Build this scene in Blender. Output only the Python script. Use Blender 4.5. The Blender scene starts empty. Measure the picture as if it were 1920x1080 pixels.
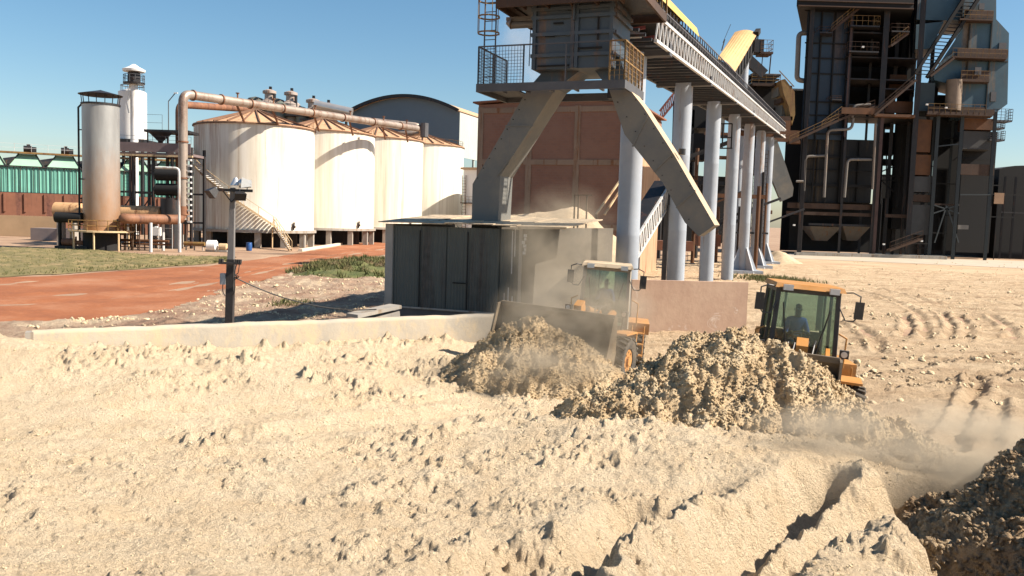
import bpy, math, random
import numpy as np
from mathutils import Vector, Matrix
R = math.radians
scene = bpy.context.scene
col = scene.collection
random.seed(7)

# ------------------------------------------------------------------ camera
CAMZ, PITCH, ROLL, F = 4.7, R(4.65), R(1.72), 1600.0
fwd = Vector((0, math.cos(PITCH), -math.sin(PITCH)))
r0 = Vector((1, 0, 0)); u0 = Vector((0, math.sin(PITCH), math.cos(PITCH)))
cr = r0*math.cos(ROLL) + u0*math.sin(ROLL)
cu = u0*math.cos(ROLL) - r0*math.sin(ROLL)
CAM = Vector((0, 0, CAMZ))
cam_d = bpy.data.cameras.new('camera'); cam = bpy.data.objects.new('camera', cam_d); col.objects.link(cam)
mw = Matrix.Identity(4)
for i in range(3):
    mw[i][0] = cr[i]; mw[i][1] = cu[i]; mw[i][2] = -fwd[i]; mw[i][3] = CAM[i]
cam.matrix_world = mw
cam_d.sensor_width = 36; cam_d.lens = 36*F/1920; cam_d.clip_end = 6000; cam_d.clip_start = 0.05
scene.camera = cam

# ------------------------------------------------------------------ light
SUN_EL, SUN_AZ = R(41), R(-8)            # azimuth measured from +x towards +y
w = bpy.data.worlds.new('World'); scene.world = w; w.use_nodes = True
nt = w.node_tree; nt.nodes.clear()
sky = nt.nodes.new('ShaderNodeTexSky'); sky.sky_type = 'NISHITA'; sky.sun_disc = False
sky.sun_elevation = SUN_EL; sky.sun_rotation = R(90) - SUN_AZ
sky.altitude = 0; sky.air_density = 1.0; sky.dust_density = 0.7; sky.ozone_density = 2.0
bg = nt.nodes.new('ShaderNodeBackground'); bg.inputs['Strength'].default_value = 0.056
wo = nt.nodes.new('ShaderNodeOutputWorld')
hs = nt.nodes.new('ShaderNodeHueSaturation'); hs.inputs['Saturation'].default_value = 1.2; hs.inputs['Hue'].default_value = 0.492; hs.inputs['Value'].default_value = 1.12
nt.links.new(sky.outputs[0], hs.inputs['Color']); nt.links.new(hs.outputs[0], bg.inputs['Color']); nt.links.new(bg.outputs[0], wo.inputs['Surface'])
sd = bpy.data.lights.new('sun', 'SUN'); sd.energy = 5.0; sd.angle = R(0.6); sd.color = (1.0, 0.89, 0.755)
so = bpy.data.objects.new('sun', sd); col.objects.link(so)
sdir = Vector((math.cos(SUN_EL)*math.cos(SUN_AZ), math.cos(SUN_EL)*math.sin(SUN_AZ), math.sin(SUN_EL)))
so.rotation_mode = 'QUATERNION'; so.rotation_quaternion = sdir.to_track_quat('Z', 'Y')
so.location = (60, 10, 60)
scene.view_settings.view_transform = 'Standard'; scene.view_settings.look = 'None'
scene.view_settings.exposure = 1.12; scene.view_settings.gamma = 1.0
scene.cycles.volume_step_rate = 2.0; scene.cycles.volume_max_steps = 128
scene.cycles.max_bounces = 6; scene.cycles.transparent_max_bounces = 12; scene.cycles.volume_bounces = 0

# ------------------------------------------------------------------ measuring helpers
def ray(px, py):
    return fwd + cr*((px-960)/F) - cu*((py-540)/F)
def at(px, py, Y):
    d = ray(px, py); return CAM + d*(Y/d.y)
def gp(px, py, z=0.0):
    d = ray(px, py); return CAM + d*((z-CAMZ)/d.z)

# plant grid: everything is laid out along these two directions
GY = R(20.9)
ra = Vector((math.cos(GY), -math.sin(GY), 0))     # to the right (and nearer)
aa = Vector((math.sin(GY), math.cos(GY), 0))      # away along the conveyor
UP = Vector((0, 0, 1))
def G(o, r, a, z): return Vector((o[0], o[1], 0)) + ra*r + aa*a + UP*z

# ------------------------------------------------------------------ materials
def newmat(name):
    m = bpy.data.materials.new(name); m.use_nodes = True
    return m, m.node_tree, m.node_tree.nodes['Principled BSDF']
def ramp(nt, src, stops):
    r = nt.nodes.new('ShaderNodeValToRGB'); e = r.color_ramp.elements
    while len(e) < len(stops): e.new(0.5)
    for i, (p, c) in enumerate(stops):
        e[i].position = p; e[i].color = (c[0], c[1], c[2], 1) if not isinstance(c, (int, float)) else (c, c, c, 1)
    nt.links.new(src, r.inputs[0]); return r.outputs[0]
def noise(nt, scale, detail=6, rough=0.6, vec=None, dist=0.0):
    n = nt.nodes.new('ShaderNodeTexNoise'); n.inputs['Scale'].default_value = scale
    n.inputs['Detail'].default_value = detail; n.inputs['Roughness'].default_value = rough
    n.inputs['Distortion'].default_value = dist
    if vec is not None: nt.links.new(vec, n.inputs['Vector'])
    return n.outputs['Fac']
def mapping(nt, scale, kind='Object', rot=(0, 0, 0), loc=(0, 0, 0)):
    t = nt.nodes.new('ShaderNodeTexCoord'); mp = nt.nodes.new('ShaderNodeMapping')
    mp.inputs['Scale'].default_value = scale; mp.inputs['Rotation'].default_value = rot; mp.inputs['Location'].default_value = loc
    nt.links.new(t.outputs[kind], mp.inputs[0]); return mp.outputs[0]
def mix(nt, fac, a, b, mode='MIX'):
    m = nt.nodes.new('ShaderNodeMix'); m.data_type = 'RGBA'; m.blend_type = mode
    if isinstance(fac, (int, float)): m.inputs[0].default_value = fac
    else: nt.links.new(fac, m.inputs[0])
    for k, v in ((6, a), (7, b)):
        if isinstance(v, tuple): m.inputs[k].default_value = (*v, 1)
        else: nt.links.new(v, m.inputs[k])
    return m.outputs[2]
def bump(nt, p, h, strength, dist):
    b = nt.nodes.new('ShaderNodeBump'); b.inputs['Strength'].default_value = strength; b.inputs['Distance'].default_value = dist
    nt.links.new(h, b.inputs['Height']); nt.links.new(b.outputs[0], p.inputs['Normal']); return b
def surf(name, c, rough=0.6, metal=0.0, var=0.25, scale=0.6, rust=0.0, rustc=(0.16, 0.06, 0.02), streak=True, bmp=0.15, dust=0.0, dustc=(0.45, 0.34, 0.2)):
    """painted / bare surface with uneven tone, streaks, rust and dust"""
    m, nt, p = newmat(name)
    v1 = mapping(nt, (scale, scale, scale))
    n1 = noise(nt, 1.0, 8, 0.65, v1)
    lo = tuple(x*(1-var) for x in c); hi = tuple(min(1, x*(1+var)) for x in c)
    colr = ramp(nt, n1, [(0.3, lo), (0.7, hi)])
    if rust > 0:
        v2 = mapping(nt, (scale*3, scale*3, scale*(0.25 if streak else 3)), loc=(3, 1, 7))
        n2 = noise(nt, 1.0, 7, 0.7, v2)
        mk = ramp(nt, n2, [(0.62-rust*0.35, 0.0), (0.72-rust*0.25, 1.0)])
        n3 = noise(nt, 9*scale, 5, 0.6, mapping(nt, (1, 1, 1)))
        rc = ramp(nt, n3, [(0.3, tuple(x*0.6 for x in rustc)), (0.7, tuple(x*1.5 for x in rustc))])
        colr = mix(nt, mk, colr, rc)
    if dust > 0:
        n4 = noise(nt, 0.8*scale, 6, 0.7, mapping(nt, (1, 1, 1), loc=(9, 4, 2)))
        mk = ramp(nt, n4, [(0.55-dust*0.4, 0.0), (0.85-dust*0.2, min(1, dust*1.3))])
        colr = mix(nt, mk, colr, dustc)
    nt.links.new(colr, p.inputs['Base Color'])
    p.inputs['Roughness'].default_value = rough; p.inputs['Metallic'].default_value = metal
    if bmp > 0: bump(nt, p, noise(nt, 6*scale, 6, 0.7, mapping(nt, (1, 1, 1))), bmp, 0.05)
    return m

M = {}
M['concrete'] = surf('concrete', (0.30, 0.28, 0.25), 0.85, var=0.2, scale=0.7, rust=0.25, rustc=(0.2, 0.14, 0.09), dust=0.25)
M['pillar'] = surf('painted_pillar', (0.29, 0.325, 0.37), 0.55, var=0.12, scale=0.5, rust=0.12, rustc=(0.22, 0.14, 0.09), dust=0.1)
M['chute'] = surf('chute_steel', (0.115, 0.118, 0.112), 0.6, var=0.1, scale=0.4, rust=0.05, dust=0.25)
def sunlit_dust(m, c=(0.50, 0.37, 0.23), lo=.2, hi=.6):
    """dust on upward faces, its pale colour also painting in their sunlight"""
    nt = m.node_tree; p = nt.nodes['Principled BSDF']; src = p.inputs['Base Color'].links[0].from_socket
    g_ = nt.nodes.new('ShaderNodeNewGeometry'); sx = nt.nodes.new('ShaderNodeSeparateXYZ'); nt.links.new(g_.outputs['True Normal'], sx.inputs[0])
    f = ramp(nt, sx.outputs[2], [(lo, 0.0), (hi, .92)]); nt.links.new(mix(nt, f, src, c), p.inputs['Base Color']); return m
sunlit_dust(M['chute']); M['chutelit'] = M['chute']  # chute tops painted paler for the sun on them
M['bluesteel'] = surf('blue_grey_steel', (0.045, 0.062, 0.078), 0.5, var=0.2, scale=0.6, rust=0.22, rustc=(0.10, 0.06, 0.04), dust=0.1)
M['teal'] = surf('faded_teal_steel', (0.040, 0.088, 0.120), 0.5, var=0.25, scale=0.15, rust=0.2, rustc=(0.12, 0.09, 0.06))
M['navy'] = surf('dark_blue_cladding', (0.007, 0.022, 0.042), 0.5, var=0.3, scale=0.15, rust=0.15, rustc=(0.05, 0.035, 0.03))
M['darkgrey'] = surf('dark_grey_cladding', (0.010, 0.0105, 0.0105), 0.7, var=0.3, scale=0.2, rust=0.3, rustc=(0.06, 0.04, 0.02))
M['black'] = surf('sooty_steel', (0.004, 0.004, 0.0045), 0.8, var=0.3, scale=0.5, bmp=0.1)
M['darksteel'] = surf('dark_steel', (0.013, 0.013, 0.015), 0.55, var=0.3, scale=1.0, rust=0.2, rustc=(0.08, 0.035, 0.02))
M['orange'] = surf('rusty_orange_steel', (0.10, 0.038, 0.010), 0.7, var=0.35, scale=0.4, rust=0.35, rustc=(0.10, 0.045, 0.02))
M['brownsteel'] = surf('brown_rusted_gallery', (0.05, 0.024, 0.012), 0.75, var=0.35, scale=0.6, rust=0.3, rustc=(0.05, 0.03, 0.02))
M['rail'] = surf('yellow_rail', (0.20, 0.12, 0.035), 0.6, var=0.3, scale=1.0, rust=0.4, rustc=(0.14, 0.06, 0.02))
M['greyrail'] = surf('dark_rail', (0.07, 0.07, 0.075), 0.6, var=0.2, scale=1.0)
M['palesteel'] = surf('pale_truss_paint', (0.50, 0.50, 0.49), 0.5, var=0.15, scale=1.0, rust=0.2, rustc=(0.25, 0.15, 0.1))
M['white'] = surf('white_paint', (0.70, 0.70, 0.68), 0.5, var=0.05, scale=0.3, rust=0.08, rustc=(0.4, 0.3, 0.2))
M['palepipe'] = surf('pale_lagged_pipe', (0.15, 0.135, 0.12), 0.5, var=0.15, scale=0.5, rust=0.2, rustc=(0.25, 0.16, 0.1))
M['pipe'] = surf('weathered_steel_pipe', (0.34, 0.28, 0.23), 0.42, metal=0.35, var=0.2, scale=0.4, rust=0.35, rustc=(0.22, 0.14, 0.10))
M['rustpipe'] = surf('rusty_pipe', (0.20, 0.09, 0.045), 0.7, var=0.3, scale=0.7, rust=0.4, rustc=(0.12, 0.05, 0.03))
M['cream'] = surf('cream_tank', (0.52, 0.38, 0.22), 0.7, var=0.1, scale=0.4, rust=0.2)
M['blue'] = surf('blue_plastic', (0.02, 0.08, 0.25), 0.4, var=0.1)
M['green'] = surf('green_panel', (0.13, 0.36, 0.29), 0.6, var=0.15, scale=0.3, rust=0.1, rustc=(0.10, 0.16, 0.1))
M['greenhood'] = surf('green_hood', (0.27, 0.46, 0.33), 0.6, var=0.12, scale=0.3)
M['whrepaint'] = surf('warehouse_sheet', (0.13, 0.17, 0.20), 0.6, var=0.08, scale=0.1, streak=True, rust=0.05, rustc=(0.10, 0.12, 0.14))
M['paleclad'] = surf('pale_cladding', (0.36, 0.40, 0.38), 0.6, var=0.06, scale=0.2)
M['sandroof'] = surf('dusty_roof_sheet', (0.45, 0.31, 0.19), 0.8, var=0.12, scale=0.3)
M['sandwall'] = surf('sand_render', (0.55, 0.38, 0.22), 0.9, var=0.12, scale=0.3, dust=0.2)
M['wallred'] = surf('rust_red_wall', (0.20, 0.085, 0.05), 0.9, var=0.25, scale=0.3, rust=0.3, rustc=(0.12, 0.05, 0.035))
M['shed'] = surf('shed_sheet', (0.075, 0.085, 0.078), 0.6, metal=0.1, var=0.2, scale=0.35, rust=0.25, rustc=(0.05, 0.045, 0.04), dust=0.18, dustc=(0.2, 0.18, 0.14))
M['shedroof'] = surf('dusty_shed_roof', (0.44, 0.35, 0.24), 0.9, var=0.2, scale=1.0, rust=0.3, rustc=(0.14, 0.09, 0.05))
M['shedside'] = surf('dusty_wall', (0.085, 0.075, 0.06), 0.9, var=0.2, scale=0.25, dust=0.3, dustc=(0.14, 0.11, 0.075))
M['pinkwall'] = surf('dusty_pink_wall', (0.55, 0.38, 0.28), 0.85, var=0.12, scale=0.5, dust=0.3, dustc=(0.62, 0.50, 0.38))
M['belt'] = surf('yellow_cover', (0.55, 0.36, 0.06), 0.6, var=0.12, scale=0.8, dust=0.5, dustc=(0.58, 0.42, 0.20))
M['galvcover'] = surf('tan_gallery_roof', (0.50, 0.30, 0.12), 0.7, var=0.15, scale=0.5, rust=0.15, rustc=(0.35, 0.2, 0.08))
M['loader'] = surf('loader_yellow', (0.48, 0.20, 0.03), 0.5, var=0.2, scale=1.5, dust=0.45, dustc=(0.36, 0.25, 0.13))
M['loaderdust'] = surf('dusty_loader_yellow', (0.50, 0.30, 0.10), 0.8, var=0.15, scale=1.5, dust=0.6, dustc=(0.48, 0.38, 0.24))
M['bucket'] = surf('worn_bucket_steel', (0.10, 0.08, 0.06), 0.6, metal=0.3, var=0.3, scale=1.2, dust=0.5, dustc=(0.34, 0.26, 0.16))
M['tyre'] = surf('tyre_rubber', (0.028, 0.027, 0.026), 0.85, var=0.3, scale=3, dust=0.45, dustc=(0.2, 0.16, 0.11))
M['frame'] = surf('cab_frame', (0.03, 0.03, 0.03), 0.5, var=0.2, scale=2, dust=0.2, dustc=(0.2, 0.17, 0.12))
M['framelight'] = surf('dusty_cab_frame', (0.26, 0.24, 0.20), 0.6, var=0.2, scale=2, dust=0.4)
M['chrome'] = surf('rod_steel', (0.6, 0.58, 0.55), 0.25, metal=0.9, var=0.1)
M['lamp'] = surf('lamp_shell', (0.55, 0.57, 0.58), 0.35, metal=0.5, var=0.1)
M['wood'] = surf('pole_concrete', (0.16, 0.15, 0.145), 0.85, var=0.1, scale=1.5, rust=0.1, rustc=(0.1, 0.09, 0.08))
M['poledark'] = surf('pole_tarred_base', (0.035, 0.03, 0.028), 0.85, var=0.3, scale=2)
M['cable'] = surf('black_cable', (0.02, 0.018, 0.016), 0.5, var=0.1)
M['skin'] = surf('dark_skin', (0.10, 0.05, 0.032), 0.5, var=0.1, scale=6, bmp=0)
M['shirt'] = surf('blue_work_shirt', (0.03, 0.07, 0.28), 0.9, var=0.15, scale=6)
M['trousers'] = surf('dark_trousers', (0.02, 0.025, 0.05), 0.9, var=0.15, scale=6)
M['seat'] = surf('seat_vinyl', (0.02, 0.02, 0.02), 0.6, var=0.2, scale=4)
M['rear'] = surf('cab_lining', (0.42, 0.42, 0.30), 0.7, var=0.1, scale=3)

def glassmat(name, tint, refl=0.1):
    m, nt, p = newmat(name); nt.nodes.remove(p)
    o = nt.nodes['Material Output']; t = nt.nodes.new('ShaderNodeBsdfTransparent'); g = nt.nodes.new('ShaderNodeBsdfGlossy')
    t.inputs[0].default_value = (*tint, 1); g.inputs['Roughness'].default_value = 0.08
    d = nt.nodes.new('ShaderNodeBsdfDiffuse'); d.inputs[0].default_value = (0.4, 0.32, 0.2, 1)
    mx = nt.nodes.new('ShaderNodeMixShader'); mx.inputs[0].default_value = refl
    nt.links.new(t.outputs[0], mx.inputs[1]); nt.links.new(g.outputs[0], mx.inputs[2])
    mx2 = nt.nodes.new('ShaderNodeMixShader')
    f = ramp(nt, noise(nt, 2.0, 6, 0.7, mapping(nt, (1, 1, 1))), [(0.4, 0.02), (0.75, 0.16)])
    nt.links.new(f, mx2.inputs[0]); nt.links.new(mx.outputs[0], mx2.inputs[1]); nt.links.new(d.outputs[0], mx2.inputs[2])
    nt.links.new(mx2.outputs[0], o.inputs[0]); return m
M['glass'] = glassmat('cab_glass', (0.72, 0.82, 0.78), 0.07)

# ------------------------------------------------------------------ mesh builder
OFF = {}
class MB:
    def __init__(s): s.v = []; s.f = []
    def quadbox(s, p):                 # 8 points: bottom ring 0-3, top ring 4-7
        b = len(s.v); s.v += [tuple(q) for q in p]
        s.f += [(b+3, b+2, b+1, b), (b+4, b+5, b+6, b+7), (b, b+1, b+5, b+4), (b+1, b+2, b+6, b+5), (b+2, b+3, b+7, b+6), (b+3, b, b+4, b+7)]
        return s
    def box(s, c, sz, X=None, Y=None, Z=None):   # centre, full sizes
        X = X or Vector((1, 0, 0)); Z = Z or UP; Y = Y or Z.cross(X)
        c = Vector(c); hx, hy, hz = sz[0]/2, sz[1]/2, sz[2]/2; P = []
        for dz in (-hz, hz):
            for dx, dy in ((-hx, -hy), (hx, -hy), (hx, hy), (-hx, hy)):
                P.append(c + X*dx + Y*dy + Z*dz)
        return s.quadbox(P)
    def gbox(s, o, r, a, z, sz):       # box on the plant grid, centre (r,a,z)
        return s.box(G(o, r, a, z), sz, ra, aa, UP)
    def bar(s, p0, p1, w, h=None, up=None):
        p0 = Vector(p0); p1 = Vector(p1); d = p1-p0; L = d.length
        if L < 1e-6: return s
        d = d/L; h = h or w; up = up or UP
        if abs(d.dot(up)) > 0.99: up = aa if abs(d.dot(aa)) < 0.9 else ra
        x = d.cross(up).normalized(); z = x.cross(d).normalized()
        return s.box((p0+p1)/2, (w, L, h), x, d, z)
    def cyl(s, p0, p1, r_0, r_1=None, n=12, caps=True):
        return s.tube([p0, p1], [r_0, r_0 if r_1 is None else r_1], n, caps)
    def tube(s, pts, rad, n=8, caps=True):
        pts = [Vector(p) for p in pts]
        if isinstance(rad, (int, float)): rad = [rad]*len(pts)
        b0 = len(s.v); up = None
        for i, p in enumerate(pts):
            if i == 0: d = pts[1]-p
            elif i == len(pts)-1: d = p-pts[i-1]
            else: d = (pts[i+1]-p).normalized() + (p-pts[i-1]).normalized()
            d = d.normalized()
            if up is None:
                up = UP if abs(d.z) < 0.95 else Vector((0, 1, 0))
            x = d.cross(up).normalized(); up = x.cross(d).normalized()
            for k in range(n):
                t = 2*math.pi*k/n
                s.v.append(tuple(p + (x*math.cos(t) + up*math.sin(t))*rad[i]))
        for i in range(len(pts)-1):
            for k in range(n):
                a = b0+i*n+k; c = b0+i*n+(k+1) % n
                s.f.append((a, c, c+n, a+n))
        if caps:
            s.f.append(tuple(b0+k for k in range(n))[::-1]); b1 = b0+(len(pts)-1)*n
            s.f.append(tuple(b1+k for k in range(n)))
        return s
    def lathe(s, c, prof, n=32, a0=0, a1=2*math.pi):
        c = Vector(c); full = abs(a1-a0-2*math.pi) < 1e-4; m = n if full else n+1; b0 = len(s.v)
        for (r_, z) in prof:
            for k in range(m):
                t = a0+(a1-a0)*k/n
                s.v.append((c.x+r_*math.cos(t), c.y+r_*math.sin(t), c.z+z))
        for i in range(len(prof)-1):
            for k in range(n):
                a = b0+i*m+k; b = b0+i*m+(k+1) % m
                s.f.append((a, b, b+m, a+m))
        return s
    def poly(s, pts): b = len(s.v); s.v += [tuple(p) for p in pts]; s.f.append(tuple(range(b, b+len(pts)))); return s
    def prism(s, pts, d):
        n = len(pts); b = len(s.v); d = Vector(d)
        s.v += [tuple(p) for p in pts] + [tuple(Vector(p)+d) for p in pts]
        s.f.append(tuple(range(b, b+n))); s.f.append(tuple(range(b+2*n-1, b+n-1, -1)))
        for i in range(n):
            j = (i+1) % n; s.f.append((b+j, b+i, b+n+i, b+n+j))
        return s
    def railing(s, pts, h=1.1, step=1.5, r=0.03, mid=1, mesh=0):
        pts = [Vector(p) for p in pts]
        for i in range(len(pts)-1):
            p, q = pts[i], pts[i+1]; L = (q-p).length; n = max(1, int(round(L/step)))
            for k in range(n+1):
                t = p.lerp(q, k/n); s.bar(t, t+UP*h, r*1.6)
            for m_ in range(mid+1):
                hh = h*(m_+1)/(mid+1); s.bar(p+UP*hh, q+UP*hh, r*1.6)
            if mesh:
                nn = int(L/mesh)
                for k in range(1, nn): t = p.lerp(q, k/nn); s.bar(t, t+UP*h, 0.012)
                for k in range(1, int(h/mesh)): s.bar(p+UP*(k*mesh), q+UP*(k*mesh), 0.012)
        return s
    def ladder(s, p0, p1, side, w=0.45, step=0.35, r=0.03):
        p0 = Vector(p0); p1 = Vector(p1); side = Vector(side).normalized()
        for k in (-1, 1): s.bar(p0+side*w/2*k, p1+side*w/2*k, r*1.6)
        n = int((p1-p0).length/step)
        for i in range(1, n): t = p0.lerp(p1, i/n); s.bar(t-side*w/2, t+side*w/2, r)
        return s
    def build(s, name, m, parent=None, smooth=False, loc=None, label=None):
        off = Vector(OFF.get(parent.name, (0, 0, 0))) if parent else Vector(loc or (0, 0, 0))
        me = bpy.data.meshes.new(name)
        me.from_pydata([(x-off.x, y-off.y, z-off.z) for x, y, z in s.v], [], s.f); me.update()
        if m: me.materials.append(m)
        if smooth:
            me.polygons.foreach_set('use_smooth', [True]*len(me.polygons))
            try: me.set_sharp_from_angle(angle=R(38))
            except Exception: pass
        o = bpy.data.objects.new(name, me); col.objects.link(o)
        if parent: o.parent = parent
        else: o.location = off
        OFF[o.name] = tuple(off)
        if label: o['label'] = label
        return o
def tag(o, label=None, cat=None, group=None, kind=None):
    if label: o['label'] = label
    if cat: o['category'] = cat
    if group: o['group'] = group
    if kind: o['kind'] = kind
    return o
def thing(name, label, cat, loc=(0, 0, 0), group=None):
    o = bpy.data.objects.new(name, None); col.objects.link(o); o.location = loc; OFF[o.name] = tuple(loc)
    o.empty_display_size = 0.3
    return tag(o, label, cat, group)
def copy_tree(o, parent=None):
    c = o.copy(); col.objects.link(c)
    if parent: c.parent = parent
    for ch in [x for x in bpy.data.objects if x.parent == o]: copy_tree(ch, c)
    return c

# ------------------------------------------------------------------ numpy noise
def _h(ix, iy, s):
    n = (ix.astype(np.int64)*374761393 + iy.astype(np.int64)*668265263 + s*1442695041) & 0xffffffff
    n = ((n ^ (n >> 13))*1274126177) & 0xffffffff
    return ((n ^ (n >> 16)) & 0xffffff).astype(np.float64)/0xffffff
def vnoise(x, y, s=0):
    ix = np.floor(x); iy = np.floor(y); fx = x-ix; fy = y-iy
    def g(dx, dy):
        a = _h(ix+dx, iy+dy, s)*2*np.pi
        return np.cos(a)*(fx-dx) + np.sin(a)*(fy-dy)
    u = fx*fx*fx*(fx*(fx*6-15)+10); v = fy*fy*fy*(fy*(fy*6-15)+10)
    return ((g(0, 0)*(1-u)+g(1, 0)*u)*(1-v) + (g(0, 1)*(1-u)+g(1, 1)*u)*v)*1.4
def fbm(x, y, o=5, s=0, gain=0.5):
    t = 0; a = 1; f = 1
    for i in range(o): t = t+a*vnoise(x*f+i*17.3, y*f-i*9.1, s+i); a *= gain; f *= 2.03
    return t
def lumps(x, y, cell, s=0, dens=0.6):
    """rounded clods: domes of random radius at jittered cell points"""
    X = x/cell; Y = y/cell; ix = np.floor(X); iy = np.floor(Y); out = np.zeros_like(X)
    for dx in (-1, 0, 1):
        for dy in (-1, 0, 1):
            cx = ix+dx; cy = iy+dy
            px = cx+_h(cx, cy, s); py = cy+_h(cx, cy, s+1); rr = 0.25+0.6*_h(cx, cy, s+2)**2
            on = _h(cx, cy, s+3) < dens
            d2 = ((X-px)**2+(Y-py)**2)/(rr*rr)
            out = np.maximum(out, np.where(on, np.sqrt(np.clip(1-d2, 0, 1))*rr, 0))
    return out
def sstep(a, b, x):
    t = np.clip((x-a)/(b-a), 0, 1); return t*t*(3-2*t)
def grid_mesh(name, X, Y, Z, mat_, attrs=None, smooth=True, parent=None):
    ny, nx = X.shape; me = bpy.data.meshes.new(name)
    V = np.stack([X, Y, Z], -1).reshape(-1, 3)
    idx = np.arange(ny*nx).reshape(ny, nx)
    q = np.stack([idx[:-1, :-1], idx[:-1, 1:], idx[1:, 1:], idx[1:, :-1]], -1).reshape(-1, 4)
    me.vertices.add(len(V)); me.vertices.foreach_set('co', V.ravel())
    me.loops.add(q.size); me.loops.foreach_set('vertex_index', q.ravel().astype(np.int32))
    me.polygons.add(len(q)); me.polygons.foreach_set('loop_start', np.arange(0, q.size, 4, dtype=np.int32))
    me.polygons.foreach_set('loop_total', np.full(len(q), 4, dtype=np.int32))
    me.polygons.foreach_set('use_smooth', np.full(len(q), smooth, dtype=bool))
    me.update(calc_edges=True); me.validate()
    for k, a in (attrs or {}).items():
        at_ = me.attributes.new(k, 'FLOAT', 'POINT'); at_.data.foreach_set('value', a.ravel().astype(np.float32))
    me.materials.append(mat_)
    o = bpy.data.objects.new(name, me); col.objects.link(o)
    if parent: o.parent = parent
    return o
# ================================================================== TERRAIN
def tps_fit(P, z):
    n = len(P); d = np.linalg.norm(P[:, None]-P[None], axis=2)
    K = np.where(d > 0, d*d*np.log(d+1e-9), 0) + np.eye(n)*0.4
    A = np.zeros((n+3, n+3)); A[:n, :n] = K; A[:n, n] = 1; A[:n, n+1:] = P; A[n, :n] = 1; A[n+1:, :n] = P.T
    return np.linalg.solve(A, np.concatenate([z, np.zeros(3)]))
def tps_eval(P, wts, x, y):
    out = wts[-3] + wts[-2]*x + wts[-1]*y
    for i, (px, py) in enumerate(P):
        d2 = (x-px)**2+(y-py)**2
        out = out + wts[i]*0.5*d2*np.log(d2+1e-9)
    return out
CP = []
for px, py, Y in [(-250, 640, 21.5), (0, 635, 22), (150, 650, 22.6), (300, 653, 23.3), (500, 652, 24.6), (700, 642, 26.0), (860, 640, 26.8),
                  (-200, 770, 16.8), (0, 765, 17.2), (300, 778, 17.5), (600, 772, 18.5), (850, 748, 20.8), (1000, 745, 21.6),
                  (0, 905, 10.8), (500, 905, 11.7), (900, 900, 11.8), (0, 1080, 6.5), (500, 1080, 6.9), (1000, 1080, 7.0),
                  (1050, 800, 14.9), (1250, 800, 14.4), (1450, 850, 13.0), (1560, 872, 12.6), (1650, 892, 12.1), (1750, 918, 11.8), (1820, 905, 12.6), (1300, 900, 11.6), (1100, 900, 11.8),
                  (1820, 860, 16.0), (1700, 850, 17.0), (1500, 960, 10.5), (1700, 1010, 9.8), (1300, 1080, 7.3), (1600, 1080, 7.5), (1850, 1010, 10.2),
                  (1700, 960, 11.0), (1900, 930, 12.0)]:
    p = at(px, py, Y); CP.append((p.x, p.y, p.z))
CP += [(-3, 2.5, 2.9), (3, 2.5, 2.8), (0, 0, 3.0), (-9, 3, 2.7), (9, 3, 2.4), (0, -6, 3.0), (-14, 8, 1.9), (13, 9, 1.6), (-20, 14, 1.4), (16, 15, 0.4)]
for x, y in [(1.5, 24), (3, 28), (8, 20.5), (6.5, 24), (12, 20), (10, 26), (16, 24), (22, 20), (20, 30), (9.5, 17.6), (12.5, 15.5), (0, 34), (10, 34), (-6, 34), (-16, 32), (-24, 28), (30, 34), (-30, 34), (20, 40), (0, 44), (-20, 44), (36, 28)]:
    CP.append((x, y, 0.0))
CP = np.array(CP); WT = tps_fit(CP[:, :2], CP[:, 2])
WALL0 = at(60, 618, 22.5); WALL1 = at(930, 587, 28.0)
wd = (WALL1-WALL0); wd.z = 0; wd.normalize(); wn = Vector((-wd.y, wd.x, 0))     # pointing away from camera
# lines pushed by the bucket: steep side on the left
RUTS = []
for pts, h, z in [([(1640, 880), (1560, 925), (1500, 965), (1440, 1020), (1405, 1090), (1370, 1250), (1330, 1600)], 0.30, 1.25),
                  ([(1760, 925), (1700, 960), (1640, 1000), (1590, 1050), (1540, 1120), (1480, 1300), (1420, 1700)], 0.22, 1.2),
                  ([(1745, 905), (1772, 960), (1800, 1010), (1840, 1070), (1880, 1150), (1940, 1350)], 0.42, 0.95),
                  ([(1815, 910), (1845, 965), (1885, 1020), (1940, 1090), (2010, 1200), (2100, 1400)], 0.45, 0.95),
                  ([(1290, 930), (1230, 990), (1185, 1050), (1150, 1120), (1080, 1400)], 0.20, 1.4),
                  ([(1080, 980), (1020, 1040), (970, 1090), (880, 1300)], 0.20, 1.6)]:
    RUTS.append(([gp(a, b, z) for a, b in pts], h*1.35))
# wheel tracks across the yard
TRK = []
for pts, h in [([(1570, 600), (1610, 615), (1640, 640), (1650, 665)], 0.09), ([(1690, 590), (1705, 610), (1695, 635)], 0.10), ([(1760, 585), (1785, 610), (1780, 640)], 0.10),
               ([(1790, 590), (1812, 615), (1805, 642)], 0.09), ([(1850, 590), (1890, 615), (1900, 640)], 0.09), ([(1600, 545), (1660, 560), (1720, 590), (1735, 640)], 0.07),
               ([(1640, 540), (1760, 570), (1900, 590)], 0.07), ([(1760, 545), (1830, 560), (1930, 580)], 0.07), ([(1560, 570), (1700, 575), (1920, 560)], 0.06),
               ([(1600, 705), (1700, 695), (1800, 672), (1950, 665)], 0.07), ([(1640, 735), (1760, 715), (1880, 700), (1980, 680)], 0.07),
               ([(1835, 705), (1825, 760), (1790, 830), (1760, 880)], 0.13), ([(1870, 745), (1862, 790), (1850, 840)], 0.11),
               ([(1580, 640), (1700, 650), (1940, 630)], 0.06), ([(1620, 620), (1800, 625), (1940, 610)], 0.05)]:
    TRK.append(([gp(a, b, 0) for a, b in pts], h))
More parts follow.
